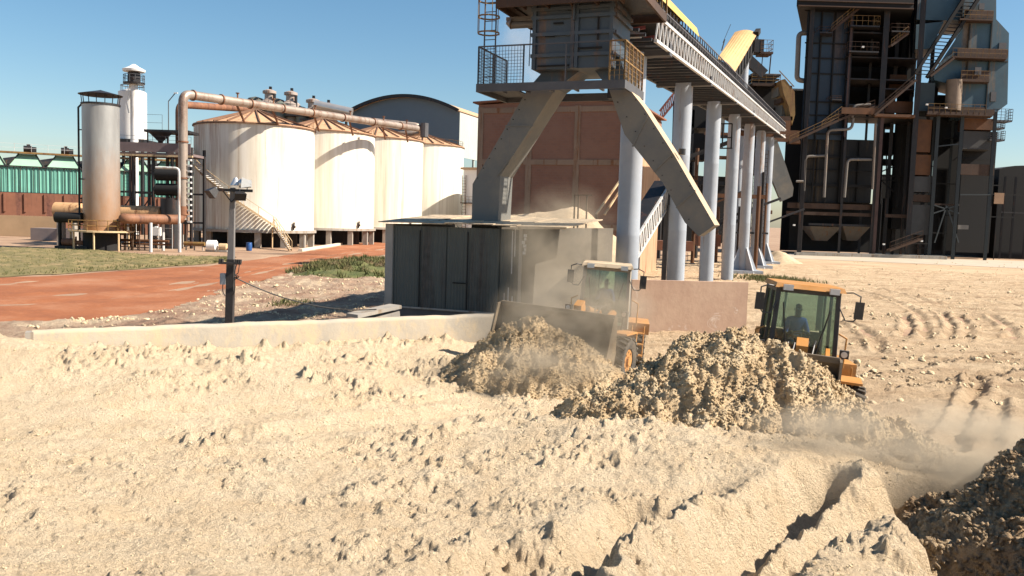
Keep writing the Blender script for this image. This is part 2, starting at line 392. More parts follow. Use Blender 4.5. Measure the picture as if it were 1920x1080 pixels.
for pts, h in [([(250, 812), (500, 800), (760, 768), (930, 742)], .10), ([(150, 760), (420, 752), (700, 735), (880, 712)], .10), ([(300, 880), (650, 850), (960, 800), (1100, 770)], .08)]:
    TRK.append(([gp(a, b, .55) for a, b in pts], h))
def polydist(X, Y, pts, sub=6):
    """signed distance (positive to the right of travel) and run length to a smoothed polyline"""
    P = [Vector(p) for p in pts]; S = []
    for i in range(len(P)-1):
        a = P[max(i-1, 0)]; b = P[i]; c = P[i+1]; d = P[min(i+2, len(P)-1)]
        for k in range(sub):
            t = k/sub
            S.append(0.5*((2*b)+(c-a)*t+(2*a-5*b+4*c-d)*t*t+(3*b-a-3*c+d)*t*t*t))
    S.append(P[-1])
    best = np.full(X.shape, 1e9); sg = np.zeros(X.shape); run = np.zeros(X.shape); acc = 0
    for i in range(len(S)-1):
        ax, ay = S[i].x, S[i].y; dx, dy = S[i+1].x-ax, S[i+1].y-ay; L = math.hypot(dx, dy)+1e-9
        t = np.clip(((X-ax)*dx+(Y-ay)*dy)/(L*L), 0, 1)
        qx = X-(ax+t*dx); qy = Y-(ay+t*dy); d = np.hypot(qx, qy)
        m = d < best; best = np.where(m, d, best)
        sg = np.where(m, np.sign((qx*dy-qy*dx)), sg); run = np.where(m, acc+t*L, run); acc += L
    return best*sg, run, acc
ROAD_N = [gp(a, b) for a, b in [(-400, 640), (-150, 618), (0, 606), (120, 604), (210, 598), (300, 586), (365, 568), (430, 545), (520, 520), (610, 500), (690, 484), (760, 470), (840, 455)]]
ROAD_F = [gp(a, b) for a, b in [(-400, 535), (0, 522), (150, 514), (260, 507), (400, 498), (480, 487), (560, 475), (640, 461), (735, 448), (800, 440)]]
def terrain():
    nt_, nr = 1250, 980
    th = np.linspace(-0.80, 0.80, nt_); rr = 1.6*np.exp(np.linspace(0, math.log(112/1.6), nr))
    T, RR = np.meshgrid(th, rr); X = RR*np.sin(T); Y = RR*np.cos(T)
    Z = tps_eval(CP[:, :2], WT, X, Y)
    s = (X-WALL0.x)*wn.x + (Y-WALL0.y)*wn.y          # beyond the wall line
    fade = 1-sstep(0.0, 1.2, s+0.0*X)
    far = 1-sstep(27, 33, Y)
    Z = Z*np.minimum(fade, 1)*far
    Z = np.where(Y > 14, np.maximum(Z, -0.05), Z)
    soft = np.clip(fade*far, 0, 1)
    near = 1-sstep(20, 30, np.hypot(X, Y))
    # how loose the bagasse is: rolled flat in the yard at right
    yard = sstep(-1.2, 1.0, X-(4.5+0.0*Y)) * sstep(16.0, 20.0, Y+0.35*(X-8)) 
    yard = np.maximum(yard, sstep(-0.5, 1.0, s)*1.0)
    yard = np.maximum(yard, sstep(27, 31, Y))
    loose = 1-0.80*yard
    warp = fbm(X*0.9, Y*0.9, 3, 5)*0.25
    Z += fbm(X*0.4, Y*0.4, 4, 11)*0.10*(0.4+0.8*loose)
    tramp = sstep(0.0, 0.8, 1-np.abs(Y-(18.4+0.05*X))/2.2)*(1-yard)      # trodden strip in the trough
    lo2 = loose*(1-0.55*tramp)
    cl = sstep(-.25, .45, fbm(X*.45, Y*.45, 4, 71))                 # broad patches of rough and smooth
    cl = cl*(1+1.1*sstep(18.5, 20.5, Y+.1*X)*(1-sstep(0, 3, X+.0*Y)))
    big_ = fbm(X*1.4+warp, Y*1.4, 4, 23, .5); Z += (np.abs(big_)-.25)*.10*lo2*(.4+.8*cl)
    fib = fbm(X*6+warp*4, Y*6, 5, 25, .52); Z += fib*.034*lo2*(.5+.6*cl) + np.abs(fib)*.032*lo2*cl
    med = fbm(X*3.1-warp*2, Y*3.1, 4, 27, .5); Z += np.clip(med-.05, 0, 1)*.12*lo2*cl
    Z += lumps(X-warp, Y+warp, 0.24, 31, 0.4)*0.022*lo2*cl
    Z += lumps(X, Y, 0.11, 41, 0.6)*0.030*lo2
    Z += (lumps(X, Y, 0.055, 47, 0.6)*0.010+fbm(X*26, Y*26, 3, 61, 0.5)*0.006)*(1-sstep(9, 17, np.hypot(X, Y)))*lo2
    for pts, h in RUTS:
        d, run, L = polydist(X, Y, pts)
        d = d+fbm(X*2.5, Y*2.5, 3, 9)*0.10
        d = -d if pts[-1].y < pts[0].y else d          # positive = right side as seen walking away
        en = sstep(0, 0.6, run)*(1-sstep(L-0.3, L+0.01, run))
        Z += np.where(d > 0, 0.75*h*np.exp(-np.abs(d-.12)/0.55)*sstep(-.04, .14, d), 0)*en - 1.75*h*np.exp(-((d+.34)/0.36)**2)*en + .35*h*np.exp(-((d+.95)/.25)**2)*en
    for i, (pts, h) in enumerate(TRK):
        d, run, L = polydist(X, Y, pts)
        d = d+fbm(X*1.2, Y*1.2, 3, 19)*0.12
        en = sstep(0, 1.0, run)*(1-sstep(L-1.0, L+0.01, run))
        prof = -h*np.exp(-(d/0.22)**2) + h*0.8*np.exp(-((d-0.42)/0.14)**2) + h*0.6*np.exp(-((d+0.42)/0.16)**2)
        if 9 <= i <= 10: prof = prof*0.6 + 0.05*np.exp(-(d/0.30)**4)*np.sign(np.sin(run*11+np.abs(d)*8))
        Z += prof*en*1.3
    # windrowed ripples of dust in the yard
    Z += yard*(1-sstep(-1.5, 0.5, -X+1))*(np.abs(vnoise(X*0.7+warp*3, Y*0.9, 77))*0.09+np.abs(vnoise(X*0.35+warp*2, Y*1.6, 79))*0.08)
    # dark mound at the right edge
    d, run, L = polydist(X, Y, [Vector((8.3, 12.4, 0)), Vector((7.6, 10.8, 0)), Vector((6.45, 8.8, 0)), Vector((5.6, 6.8, 0)), Vector((5.1, 4.5, 0))])
    side = np.where(d*(-1) < 0, np.abs(d)/0.62, np.abs(d)/1.6)
    if True:
        left = (X < np.interp(Y, [4.5, 6.8, 8.8, 10.8, 12.4], [5.1, 5.6, 6.45, 7.6, 8.3]))
        q = np.where(left, np.abs(d)/0.80, np.abs(d)/1.8)
    md = np.exp(-q**2)*sstep(-0.2, 1.2, run)
    mh = md*0.0
    Z += mh
    Z += yard*(fbm(X*2.2, Y*3.5, 4, 95, .6)*0.035+lumps(X, Y*1.6, .35, 97, .25)*.05*sstep(-.1, .3, fbm(X*.4, Y*.4, 3, 98)))
    # verge beyond the wall
    beh = sstep(0.2, 1.0, s)*(1-sstep(60, 80, Y))
    Z += beh*np.where(X < 2, 1, 0.3)*(0.03+np.clip(fbm(X*0.5, Y*0.5, 5, 33), -0.2, 1)*0.14 + lumps(X, Y, 0.9, 35, 0.35)*0.10)
    # sink under the road so the road edge comes out ragged
    xn = np.array([p.x for p in ROAD_N]); yn = np.array([p.y for p in ROAD_N])
    xf = np.array([p.x for p in ROAD_F]); yf = np.array([p.y for p in ROAD_F])
    dn, _, _ = polydist(X, Y, ROAD_N, 3); df, _, _ = polydist(X, Y, ROAD_F, 3)
    inside = (dn < 0)                                  # left of the near edge (far side of it)
    soilm = np.clip(sstep(0.4, 2.0, s), 0, 1)*np.where(X < 3, 1, 0)
    Z = np.where(inside & (X < 0), np.minimum(Z, 0.06)-np.clip(np.abs(dn)*0.10, 0, 0.25), Z)
    far_y = yard*sstep(30, 60, Y)
    return X, Y, Z, {'yard': yard, 'verge': soilm, 'mound': md*0,  'tread': tramp}
def bag_mat(name, lo, hi, pit=0.5):
    m, nt, p = newmat(name)
    c = mapping(nt, (1, 1, 1))
    base = ramp(nt, noise(nt, 1.3, 9, 0.7, c), [(0.3, lo), (0.62, hi)])
    dk = ramp(nt, noise(nt, 14, 6, 0.75, c, 0.6), [(0.36, 0.55), (0.50, 1.0)])
    base = mix(nt, pit, base, dk, 'MULTIPLY')
    fb = ramp(nt, noise(nt, 1, 5, .8, mapping(nt, (38, 90, 60), rot=(.3, .2, .7)), 2.5), [(.36, .72), (.50, 1.0)])
    base = mix(nt, pit, base, fb, 'MULTIPLY')
    return m, nt, p, c, base
def attr(nt, name):
    a = nt.nodes.new('ShaderNodeAttribute'); a.attribute_name = name; return a.outputs['Fac']
def bumps(nt, p, c, k=1.0):
    n1 = noise(nt, 60, 6, 0.7, c, 0.8); n2 = noise(nt, 18, 5, 0.7, c, 0.5)
    a = nt.nodes.new('ShaderNodeMath'); a.operation = 'MULTIPLY_ADD'; nt.links.new(n2, a.inputs[0]); a.inputs[1].default_value = 2.5; nt.links.new(n1, a.inputs[2])
    bump(nt, p, a.outputs[0], 1.0*k, 0.05)
m, nt, p, c, base = bag_mat('bagasse_ground', (0.70, 0.535, 0.345), (0.80, 0.655, 0.46), 0.35)
yc = ramp(nt, noise(nt, 0.35, 8, 0.65, mapping(nt, (1, 1.8, 1))), [(0.26, (0.34, 0.23, 0.14)), (0.42, (0.48, 0.35, 0.225)), (0.56, (0.58, 0.44, 0.29)), (0.72, (0.66, 0.52, 0.35))])
fy = ramp(nt, noise(nt, 2.5, 9, .75, mapping(nt, (1, 2.5, 1), rot=(0, 0, .3)), .7), [(.34, .55), (.5, 1.0)])
yc = mix(nt, .55, yc, fy, 'MULTIPLY')
base = mix(nt, attr(nt, 'yard'), base, yc)
vc = ramp(nt, noise(nt, 0.45, 10, 0.78, mapping(nt, (1, .7, 1), loc=(5, 5, 0)), .6), [(0.34, (0.27, 0.16, 0.11)), (0.46, (0.38, 0.26, 0.185)), (0.54, (0.43, 0.32, 0.23)), (0.62, (0.60, 0.48, 0.34))])
base = mix(nt, attr(nt, 'verge'), base, vc)
mc = ramp(nt, noise(nt, 2.0, 8, 0.7, c), [(0.35, (0.20, 0.11, 0.055)), (0.65, (0.46, 0.34, 0.21))])
base = mix(nt, attr(nt, 'mound'), base, mc)
nt.links.new(base, p.inputs['Base Color']); p.inputs['Roughness'].default_value = 1.0; p.inputs['Specular IOR Level'].default_value = 0.1
bumps(nt, p, c)
M['bag'] = m
m, nt, p, c, base = bag_mat('bagasse_pile', (0.68, 0.48, 0.265), (0.82, 0.655, 0.43), 0.2)
nt.links.new(base, p.inputs['Base Color']); p.inputs['Roughness'].default_value = 1.0; p.inputs['Specular IOR Level'].default_value = 0.1
bumps(nt, p, c, 1.0); M['heap'] = m
X, Y, Z, A = terrain()
tg = grid_mesh('bagasse_ground', X, Y, Z, M['bag'], A); tag(tg, kind='structure')
TX, TY, TZ = X, Y, Z
def terrain_z(x, y):
    th = math.atan2(x, y); r_ = math.hypot(x, y)
    i = int(round(math.log(r_/1.6)/math.log(112/1.6)*(TX.shape[0]-1))); j = int(round((th+0.80)/1.6*(TX.shape[1]-1)))
    return float(TZ[min(max(i, 0), TX.shape[0]-1), min(max(j, 0), TX.shape[1]-1)])

# ground plane to the horizon, with a hole filled by the bagasse sheet being higher
def earth(name, lo, mid, hi, sc=0.15, b=0.4):
    m, nt, p = newmat(name)
    cc = ramp(nt, noise(nt, sc, 10, 0.7, mapping(nt, (1, 1, 1))), [(0.3, lo), (0.5, mid), (0.7, hi)])
    f2 = ramp(nt, noise(nt, 6, 6, 0.7, mapping(nt, (1, 1, 1))), [(0.3, 0.8), (0.7, 1.0)])
    nt.links.new(mix(nt, 1.0, cc, f2, 'MULTIPLY'), p.inputs['Base Color']); p.inputs['Roughness'].default_value = 1.0
    bump(nt, p, noise(nt, 3, 8, 0.7, mapping(nt, (1, 1, 1))), b, 0.15); return m
M['earth'] = earth('yard_earth', (0.22, 0.13, 0.08), (0.34, 0.22, 0.14), (0.44, 0.31, 0.2))
M['redroad'] = earth('red_dirt', (0.19, 0.06, 0.022), (0.30, 0.10, 0.034), (0.38, 0.18, 0.095), 0.16)
M['sandy'] = earth('sandy_yard', (0.36, 0.23, 0.14), (0.47, 0.33, 0.2), (0.56, 0.42, 0.27), 0.12)
g = MB(); S = 3000
g.poly([(-S, -S, -0.22), (S, -S, -0.22), (S, 33, -0.22), (-S, 33, -0.22)])
g.poly([(-S, 33, -0.22), (S, 33, -0.22), (S, 36, -0.03), (-S, 36, -0.03)])
g.poly([(-S, 36, -0.03), (S, 36, -0.03), (S, S, -0.03), (-S, S, -0.03)])
tag(g.build('ground', M['earth']), kind='structure')
def sheet(name, near, far, m, z, n=60, edge=0.0, hgt=None, seed=0, kind='structure', rows=24):
    def samp(P, t):
        L = [0]
        for i in range(len(P)-1): L.append(L[-1]+(P[i+1]-P[i]).length)
        u = t*L[-1]; i = max(k for k in range(len(L)-1) if L[k] <= u); return P[i].lerp(P[i+1], (u-L[i])/(L[i+1]-L[i]))
    XX = np.zeros((rows+1, n+1)); YY = XX.copy()
    for j in range(n+1):
        a = samp(near, j/n); b = samp(far, j/n)
        for i in range(rows+1):
            q = a.lerp(b, i/rows); XX[i, j] = q.x; YY[i, j] = q.y
    wv = fbm(XX*0.3, YY*0.3, 5, seed)*edge; e = np.abs(np.linspace(-1, 1, rows+1))[:, None]**6
    YY = YY+wv*e
    ZZ = np.full(XX.shape, z) + (hgt(XX, YY, np.linspace(0, 1, rows+1)[:, None]) if hgt else fbm(XX*0.4, YY*0.4, 4, seed)*0.015)
    o = grid_mesh(name, XX, YY, ZZ, m); tag(o, kind=kind); return o
sheet('dirt_road', ROAD_N, ROAD_F, M['redroad'], 0.02, 160, 0.0, seed=3, rows=60, hgt=lambda x, y, e: fbm(x*0.25, y*0.25, 5, 8)*0.06-.05*np.exp(-((e-.3+.03*np.sin(x*.1))/.03)**2)-.05*np.exp(-((e-.45+.03*np.sin(x*.1))/.03)**2)+fbm(x*1.5, y*1.5, 3, 9)*.02)
sheet('sandy_yard', [gp(1290, 508), gp(1500, 510), gp(1750, 517), gp(2150, 530)], [gp(1290, 474), gp(1500, 475), gp(1750, 482), gp(2150, 498)], M['sandy'], 0.02, 80, 0, seed=6, rows=20)
# right hand yard beyond the bagasse and the pale apron in front of the boiler house
sheet('concrete_apron', [gp(1440, 483), gp(1700, 494), gp(2100, 512)], [gp(1440, 474), gp(1700, 483), gp(2100, 496)], surf('pale_apron', (0.42, 0.36, 0.28), 0.9, var=0.12, scale=0.3, dust=0.3), 0.05, 40)
# grass
def grassmat(name, g1, g2, br):
    m, nt, p = newmat(name)
    cc = ramp(nt, noise(nt, 0.5, 9, 0.75, mapping(nt, (1, 1, 1))), [(0.3, g1), (0.52, g2), (0.66, br)])
    nt.links.new(cc, p.inputs['Base Color']); p.inputs['Roughness'].default_value = 0.9
    bump(nt, p, noise(nt, 5, 8, 0.8, mapping(nt, (1, 1, 1))), 0.6, 0.2); return m
M['grass'] = grassmat('dry_grass', (0.10, 0.095, 0.03), (0.19, 0.155, 0.06), (0.34, 0.24, 0.12))
M['grass2'] = grassmat('green_grass', (0.05, 0.08, 0.02), (0.12, 0.125, 0.04), (0.24, 0.16, 0.09))
def tufts(name, m, pts, n, h, label=None, seed=1):
    """blades scattered through a polygon given as list of (x,y,z)-returning sampler"""
    rnd = random.Random(seed); g = MB()
    for i in range(n):
        x, y, z = pts(rnd); a = rnd.random()*6.28; hh = h*(0.5+rnd.random()); w_ = hh*0.25
        for k in range(3):
            b = a+k*2.1; dx, dy = math.cos(b), math.sin(b)
            g.poly([(x-dy*w_*0.5, y+dx*w_*0.5, z), (x+dy*w_*0.5, y-dx*w_*0.5, z), (x+dx*hh*0.6, y+dy*hh*0.6, z+hh)])
    return g
GN = [gp(-300, 536), gp(0, 519), gp(150, 511), gp(260, 504), gp(400, 494), gp(440, 488)]
GF = [gp(-300, 472), gp(0, 464), gp(150, 468), gp(260, 478), gp(400, 484), gp(440, 484)]
o = sheet('grass', GN, GF, M['grass'], 0.03, 120, 1.5, hgt=lambda x, y, e: (0.12+fbm(x*0.8, y*0.8, 5, 4)*0.16)*np.clip(4*e*(1-e)*3, 0, 1)-0.02*(e < 0.01), seed=5, kind='stuff', rows=50)
def smp(rnd):
    t = rnd.random(); u = rnd.random(); i = min(int(t*5), 4); f_ = t*5-i
    q = GN[i].lerp(GN[i+1], f_).lerp(GF[i].lerp(GF[i+1], f_), u); return q.x, q.y, 0.05
gt = tufts('grass_blades', M['grass2'], smp, 5000, 0.16)
gb = gt.build('grass_blades', M['grass2'], o)
# grassy earth mound by the shed
c0 = gp(690, 512); th = np.linspace(-1, 1, 90); UU, VV = np.meshgrid(th, th)
XX = c0.x+UU*6.5+VV*1.5; YY = c0.y+VV*9+2; dd = np.clip(1-(UU**2+VV**2), 0, 1)
ZZ = -0.3+dd**0.7*1.25+fbm(XX*0.8, YY*0.8, 5, 14)*0.25*dd**0.5
mo = grid_mesh('grass_mound', XX, YY, ZZ, M['grass2']); tag(mo, kind='stuff')
def smp2(rnd):
    while True:
        i = rnd.randrange(90); j = rnd.randrange(90)
        if dd[i, j] > 0.1 and fbm(np.array([XX[i, j]*0.5]), np.array([YY[i, j]*0.5]), 3, 4)[0] > -0.15: return XX[i, j], YY[i, j], ZZ[i, j]-0.02
tufts('grass_blades', M['grass2'], smp2, 2600, 0.28, seed=3).build('grass_blades', M['grass2'], mo)
def patch(px, py, w_, d_, n, h, seed):
    c_ = gp(px, py); g = tufts('grass_patch', M['grass2'], lambda r_: (c_.x+r_.gauss(0, w_), c_.y+r_.gauss(0, d_), terrain_z(c_.x, c_.y)-0.02), n, h, seed=seed)
    return tag(g.build('grass_patch', M['grass2']), kind='stuff')
patch(1455, 527, 1.5, 2.5, 700, 0.3, 5); patch(545, 571, 0.5, 0.8, 160, 0.18, 6)

# ------------------------------------------------------------------ heaps in front of the buckets
def heap(name, cones, x0, x1, y0, y1, step, label, seed, big=1.0, nclod=7000, smin=.022, smax=.15, zmin=.15, grp='bagasse heaps pushed by the loaders'):
    xs = np.arange(x0, x1, step); ys = np.arange(y0, y1, step); X, Y = np.meshgrid(xs, ys)
    wx = fbm(X*0.9, Y*0.9, 3, seed)*0.25; wy = fbm(X*0.9, Y*0.9, 3, seed+7)*0.25
    Zs = np.full(X.shape, -9.0)
    for cx, cy, cz, sl, sy in cones:
        d = np.sqrt(((X+wx-cx))**2+((Y+wy-cy)*sy)**2+0.03)
        Zs = np.logaddexp(Zs*6, (cz-d*sl)*6)/6
    w3 = fbm(X*2, Y*2, 3, seed+3)*0.15
    pit = np.clip(-fbm(X*1.3, Y*1.3, 4, seed+40), 0, 1)
    Zs += lumps(X+w3, Y+w3, 0.55, seed+1, 0.7)*0.10*big + lumps(X-w3, Y+w3, 0.25, seed+11, 0.8)*0.07*big + lumps(X, Y+w3, 0.11, seed+21, 0.7)*0.03 + fbm(X*7, Y*7, 4, seed, 0.5)*0.035 + np.abs(fbm(X*5, Y*5, 4, seed+2, 0.5))*0.05 + np.abs(fbm(X*2.0, Y*2.0, 4, seed+9, .5))*.17*big + np.clip(fbm(X*4, Y*4, 3, seed+5, .5), 0, 1)*.06 - pit*0.30*big
    o = grid_mesh(name, X, Y, Zs, M['heap']); tag(o, label, 'heap', grp, 'stuff')
    # crumbly clods covering it
    rs = np.random.RandomState(seed); gx, gy = np.gradient(Zs, step)[::-1]
    ok = np.argwhere((Zs > zmin))
    pk = ok[rs.randint(0, len(ok), nclod)]; sl = np.sqrt(1+gx**2+gy**2)
    s_ = smin+(smax-smin)*rs.rand(nclod)**2.6
    P_ = np.stack([X[pk[:, 0], pk[:, 1]], Y[pk[:, 0], pk[:, 1]], Zs[pk[:, 0], pk[:, 1]]], 1)
    N_ = np.stack([-gx[pk[:, 0], pk[:, 1]], -gy[pk[:, 0], pk[:, 1]], np.ones(nclod)], 1)/sl[pk[:, 0], pk[:, 1]][:, None]
    P_ = P_+N_*(s_*rs.uniform(-.1, .6, nclod))[:, None]
    clod_cloud('clods', P_, s_, M['heap'], o, seed); return o
ICO_V = np.array([(0, 0, -1), (.72, -.53, -.45), (-.28, -.85, -.45), (-.89, 0, -.45), (-.28, .85, -.45), (.72, .53, -.45), (.28, -.85, .45), (-.72, -.53, .45), (-.72, .53, .45), (.28, .85, .45), (.89, 0, .45), (0, 0, 1)], float)
ICO_F = [(0, 1, 2), (1, 0, 5), (0, 2, 3), (0, 3, 4), (0, 4, 5), (1, 5, 10), (2, 1, 6), (3, 2, 7), (4, 3, 8), (5, 4, 9), (1, 10, 6), (2, 6, 7), (3, 7, 8), (4, 8, 9), (5, 9, 10), (6, 10, 11), (7, 6, 11), (8, 7, 11), (9, 8, 11), (10, 9, 11)]
def _subdiv(V, F):
    V = [tuple(v) for v in V]; mid = {}; F2 = []
    def m_(a, b):
        k = (min(a, b), max(a, b))
        if k not in mid:
            v = np.array(V[a])+np.array(V[b]); v = v/np.linalg.norm(v); V.append(tuple(v)); mid[k] = len(V)-1
        return mid[k]
    for a, b, c in F: x, y, z = m_(a, b), m_(b, c), m_(c, a); F2 += [(a, x, z), (b, y, x), (c, z, y), (x, y, z)]
    return np.array(V), np.array(F2)
IV, IF = _subdiv(ICO_V, ICO_F)
def clod_cloud(name, P, S, mt, parent, seed, smooth=True):
    rs = np.random.RandomState(seed); n = len(P); nv = len(IV)
    ax = rs.normal(size=(n, 3)); ax /= np.linalg.norm(ax, axis=1)[:, None]; an = rs.rand(n)*6.28
    K = np.zeros((n, 3, 3)); K[:, 0, 1] = -ax[:, 2]; K[:, 0, 2] = ax[:, 1]; K[:, 1, 0] = ax[:, 2]; K[:, 1, 2] = -ax[:, 0]; K[:, 2, 0] = -ax[:, 1]; K[:, 2, 1] = ax[:, 0]
    Rm = np.eye(3)+np.sin(an)[:, None, None]*K+(1-np.cos(an))[:, None, None]*(K@K)
    jit = 1+rs.uniform(-.45, .45, (n, nv)); sc = rs.uniform(.4, 1.5, (n, 3))
    L = IV[None]*jit[:, :, None]*sc[:, None, :]; L = np.einsum('nij,nkj->nki', Rm, L)*S[:, None, None]; W = L+P[:, None, :]
    Fm = (IF[None]+(np.arange(n)*nv)[:, None, None]).reshape(-1, 3).astype(np.int32)
    me = bpy.data.meshes.new(name); me.vertices.add(n*nv); me.vertices.foreach_set('co', W.ravel()); me.loops.add(Fm.size); me.loops.foreach_set('vertex_index', Fm.ravel())
    me.polygons.add(len(Fm)); me.polygons.foreach_set('loop_start', np.arange(0, Fm.size, 3, dtype=np.int32)); me.polygons.foreach_set('loop_total', np.full(len(Fm), 3, dtype=np.int32))
    me.polygons.foreach_set('use_smooth', np.full(len(Fm), smooth)); me.update(calc_edges=True); me.materials.append(mt)
    o = bpy.data.objects.new(name, me); col.objects.link(o)
    if parent: o.parent = parent
    return o
def P3(px, py, Y): q = at(px, py, Y); return q.x, q.y, q.z
# ================================================================== LEFT PLANT
def zat(py, px, Y): return at(px, py, Y).z
def corr(mb, p0, p1, z0, z1, pitch=0.3, amp=0.05, thick=0.1):
    """corrugated sheet between two ground points"""
    p0 = Vector((p0[0], p0[1], 0)); p1 = Vector((p1[0], p1[1], 0)); d = p1-p0; L = d.length; d /= L; nrm = Vector((d.y, -d.x, 0))
    n = max(2, int(L/pitch)*2); b = len(mb.v)
    for i in range(n+1):
        q = p0+d*(L*i/n)+nrm*(amp if i % 2 else 0)
        mb.v.append((q.x, q.y, z0)); mb.v.append((q.x, q.y, z1))
    for i in range(n): a = b+2*i; mb.f.append((a, a+2, a+3, a+1))
    b = len(mb.v)
    q0 = p0-nrm*thick; q1 = p1-nrm*thick
    for q in (q0, q1): mb.v.append((q.x, q.y, z0)); mb.v.append((q.x, q.y, z1))
    mb.f.append((b+1, b+3, b+2, b))
    return mb
# --- cooling tower bank
L0 = at(-70, 360, 137); L1 = at(352, 372, 152); L0.z = 0; L1.z = 0
cd_ = (L1-L0); cL = cd_.length; cd_.normalize(); cn = Vector((cd_.y, -cd_.x, 0)) * 1.0
ct = thing('cooling_tower', 'long green cooling tower with sloping hoods and deck fans, behind the sand coloured wall', 'cooling tower', (L0.x, L0.y, 0))
def CT(u, d, z): return L0+cd_*u-cn*d+UP*z
mb = MB(); mb.box(CT(cL/2, 5.6, 5.2), (cL, 9.5, 10.4), cd_, -cn, UP); mb.build('core', M['green'], ct)
mb = MB(); corr(mb, CT(0, -0.1, 0), CT(cL, -0.1, 0), 6.6, 10.6, 0.55, 0.12); mb.build('louvre_wall', M['green'], ct)
mb = MB()
for k in range(int(cL/0.9)+1): mb.bar(CT(k*0.9, -0.35, 6.5), CT(k*0.9, -0.35, 10.8), 0.08)
mb.bar(CT(0, -0.35, 10.8), CT(cL, -0.35, 10.8), 0.2); mb.bar(CT(0, -0.35, 6.5), CT(cL, -0.35, 6.5), 0.12)
mb.build('wall_frame', M['darksteel'], ct)
mb = MB(); mb.box(CT(cL/2, 0.1, 3.25), (cL, 1.2, 6.5), cd_, -cn, UP)
for k in range(int(cL/2.9)): mb.box(CT(k*2.9, -0.6, 4.9), (0.3, 0.25, 3.0), cd_, -cn, UP)
mb.build('basin_wall', M['wallred'], ct)
pitch = 5.45
for k in range(int(cL/pitch)+1):
    u = (k+0.45)*pitch+1.0
    if u > cL-1: break
    mb = MB(); a = 2.6; t = 1.35
    mb.quadbox([CT(u-a, 0.0, 10.7), CT(u+a, 0.0, 10.7), CT(u+a, 6, 10.7), CT(u-a, 6, 10.7), CT(u-t+.2, 1.6, 12.9), CT(u+t, 1.6, 12.9), CT(u+t, 4.6, 12.9), CT(u-t+.2, 4.6, 12.9)])
    h = mb.build('hood', M['greenhood'], ct)
    mb = MB(); mb.bar(CT(u+t, 1.5, 12.95), CT(u+a, -0.08, 10.75), 0.12); mb.bar(CT(u-t+.2, 1.5, 12.95), CT(u-a, -0.08, 10.75), 0.12); mb.build('ridge_trim', M['darksteel'], h)
    mb = MB(); mb.cyl(CT(u-.4, 1.2, 13.75), CT(u+.8, 1.2, 13.75), 0.55, n=10); mb.box(CT(u+1.1, 1.2, 13.7), (.7, .8, .8), cd_, -cn, UP); mb.box(CT(u+.3, 1.2, 14.3), (.5, .5, .5), cd_, -cn, UP)
    mb.build('fan_motor', M['darksteel'], ct)
mb = MB(); mb.box(CT(cL/2, 1.2, 13.08), (cL, 1.6, 0.28), cd_, -cn, UP); mb.build('deck', M['rail'], ct)
mb = MB(); mb.railing([CT(0, 0.5, 13.2), CT(cL, 0.5, 13.2)], 1.3, 2.4, 0.025); mb.build('railing', M['palesteel'], ct)
mb = MB()
for k in range(int(cL/pitch)+1): mb.cyl(CT(k*pitch, 5, 11.2), CT(k*pitch+3.4, 5, 11.9), 1.1, n=10)
mb.build('fan_duct', M['darksteel'], ct)
# --- sand wall and grey bund
a = at(-120, 420, 124); b = at(108, 420, 124)
o = MB().box(((a.x+b.x)/2, 124, 1.5), (b.x-a.x, 0.3, 3.0)).build('boundary_wall', M['sandwall'], loc=(a.x, 124, 0)); tag(o, 'plain sand coloured masonry wall at the left edge in front of the cooling tower', 'wall')
a = at(57, 430, 112); b = at(160, 430, 112)
o = MB().box(((a.x+b.x)/2, 113.5, 0.8), (b.x-a.x, 3.0, 1.6)).build('bund_wall', surf('bund_grey', (0.22, 0.18, 0.17), 0.9, var=0.15), loc=(a.x, 112, 0)); tag(o, 'low grey bund wall standing left of the tall silo base', 'wall')
# --- horizontal tanks
def htank(px0, px1, py, Y, r_, label):
    p = at(px0, py, Y); q = at(px1, py, Y); z = p.z
    t = thing('horizontal_tank', label, 'tank', (p.x, Y, 0), 'orange horizontal tanks')
    mb = MB(); x0, x1 = p.x, q.x
    pts = [(x0-0.25, Y, z), (x0-0.1, Y, z), (x0, Y, z), (x1, Y, z), (x1+.1, Y, z), (x1+.25, Y, z)]
    mb.tube(pts, [r_*0.3, r_*0.8, r_, r_, r_*0.8, r_*0.3], 24); mb.build('shell', surf('tan_tank', (0.50, 0.30, 0.15), 0.6, var=0.15, rust=0.3, dust=0.2), t, True)
    for f_ in (0.2, 0.8):
        xx = x0+(x1-x0)*f_; MB().box((xx, Y, (z-r_*0.5)/2), (0.35, r_*1.5, z-r_*0.5)).build('saddle', M['concrete'], t)
    return t
htank(105, 152, 394, 101, 0.95, 'orange horizontal tank just left of the tall silo')
htank(228, 302, 399, 101, 0.9, 'orange horizontal tank between the silo and the overhead pipe')
# --- white lookout tower and white tank
c_ = at(249, 270, 150)
t = thing('white_tank', 'tall white cylindrical tank behind the silo, beside the lookout shaft', 'tank', (c_.x, c_.y, 0))
mb = MB(); mb.lathe((c_.x, c_.y, 0), [(0, 16.3), (2.3, 16.3), (2.3, 24.5), (2.0, 24.7), (0, 25.3)], 28); mb.build('shell', M['white'], t, True)
mb = MB(); 
for s_ in range(12): a = s_*math.pi/6; mb.bar((c_.x+1.9*math.cos(a), c_.y+1.9*math.sin(a), 24.6), (c_.x+1.9*math.cos(a), c_.y+1.9*math.sin(a), 25.6), 0.05)
mb.lathe((c_.x, c_.y, 0), [(1.88, 25.55), (1.95, 25.62), (1.88, 25.7)], 20)
mb.build('railing', M['greyrail'], t)
mb = MB(); mb.box((c_.x, c_.y, 15.9), (6.4, 6, 0.8))
for sx in (-1, 1):
    for sy in (-1, 1): mb.bar((c_.x+sx*2.8, c_.y+sy*2.6, 0), (c_.x+sx*2.8, c_.y+sy*2.6, 15.6), 0.4)
mb.build('stand', M['darksteel'], t)
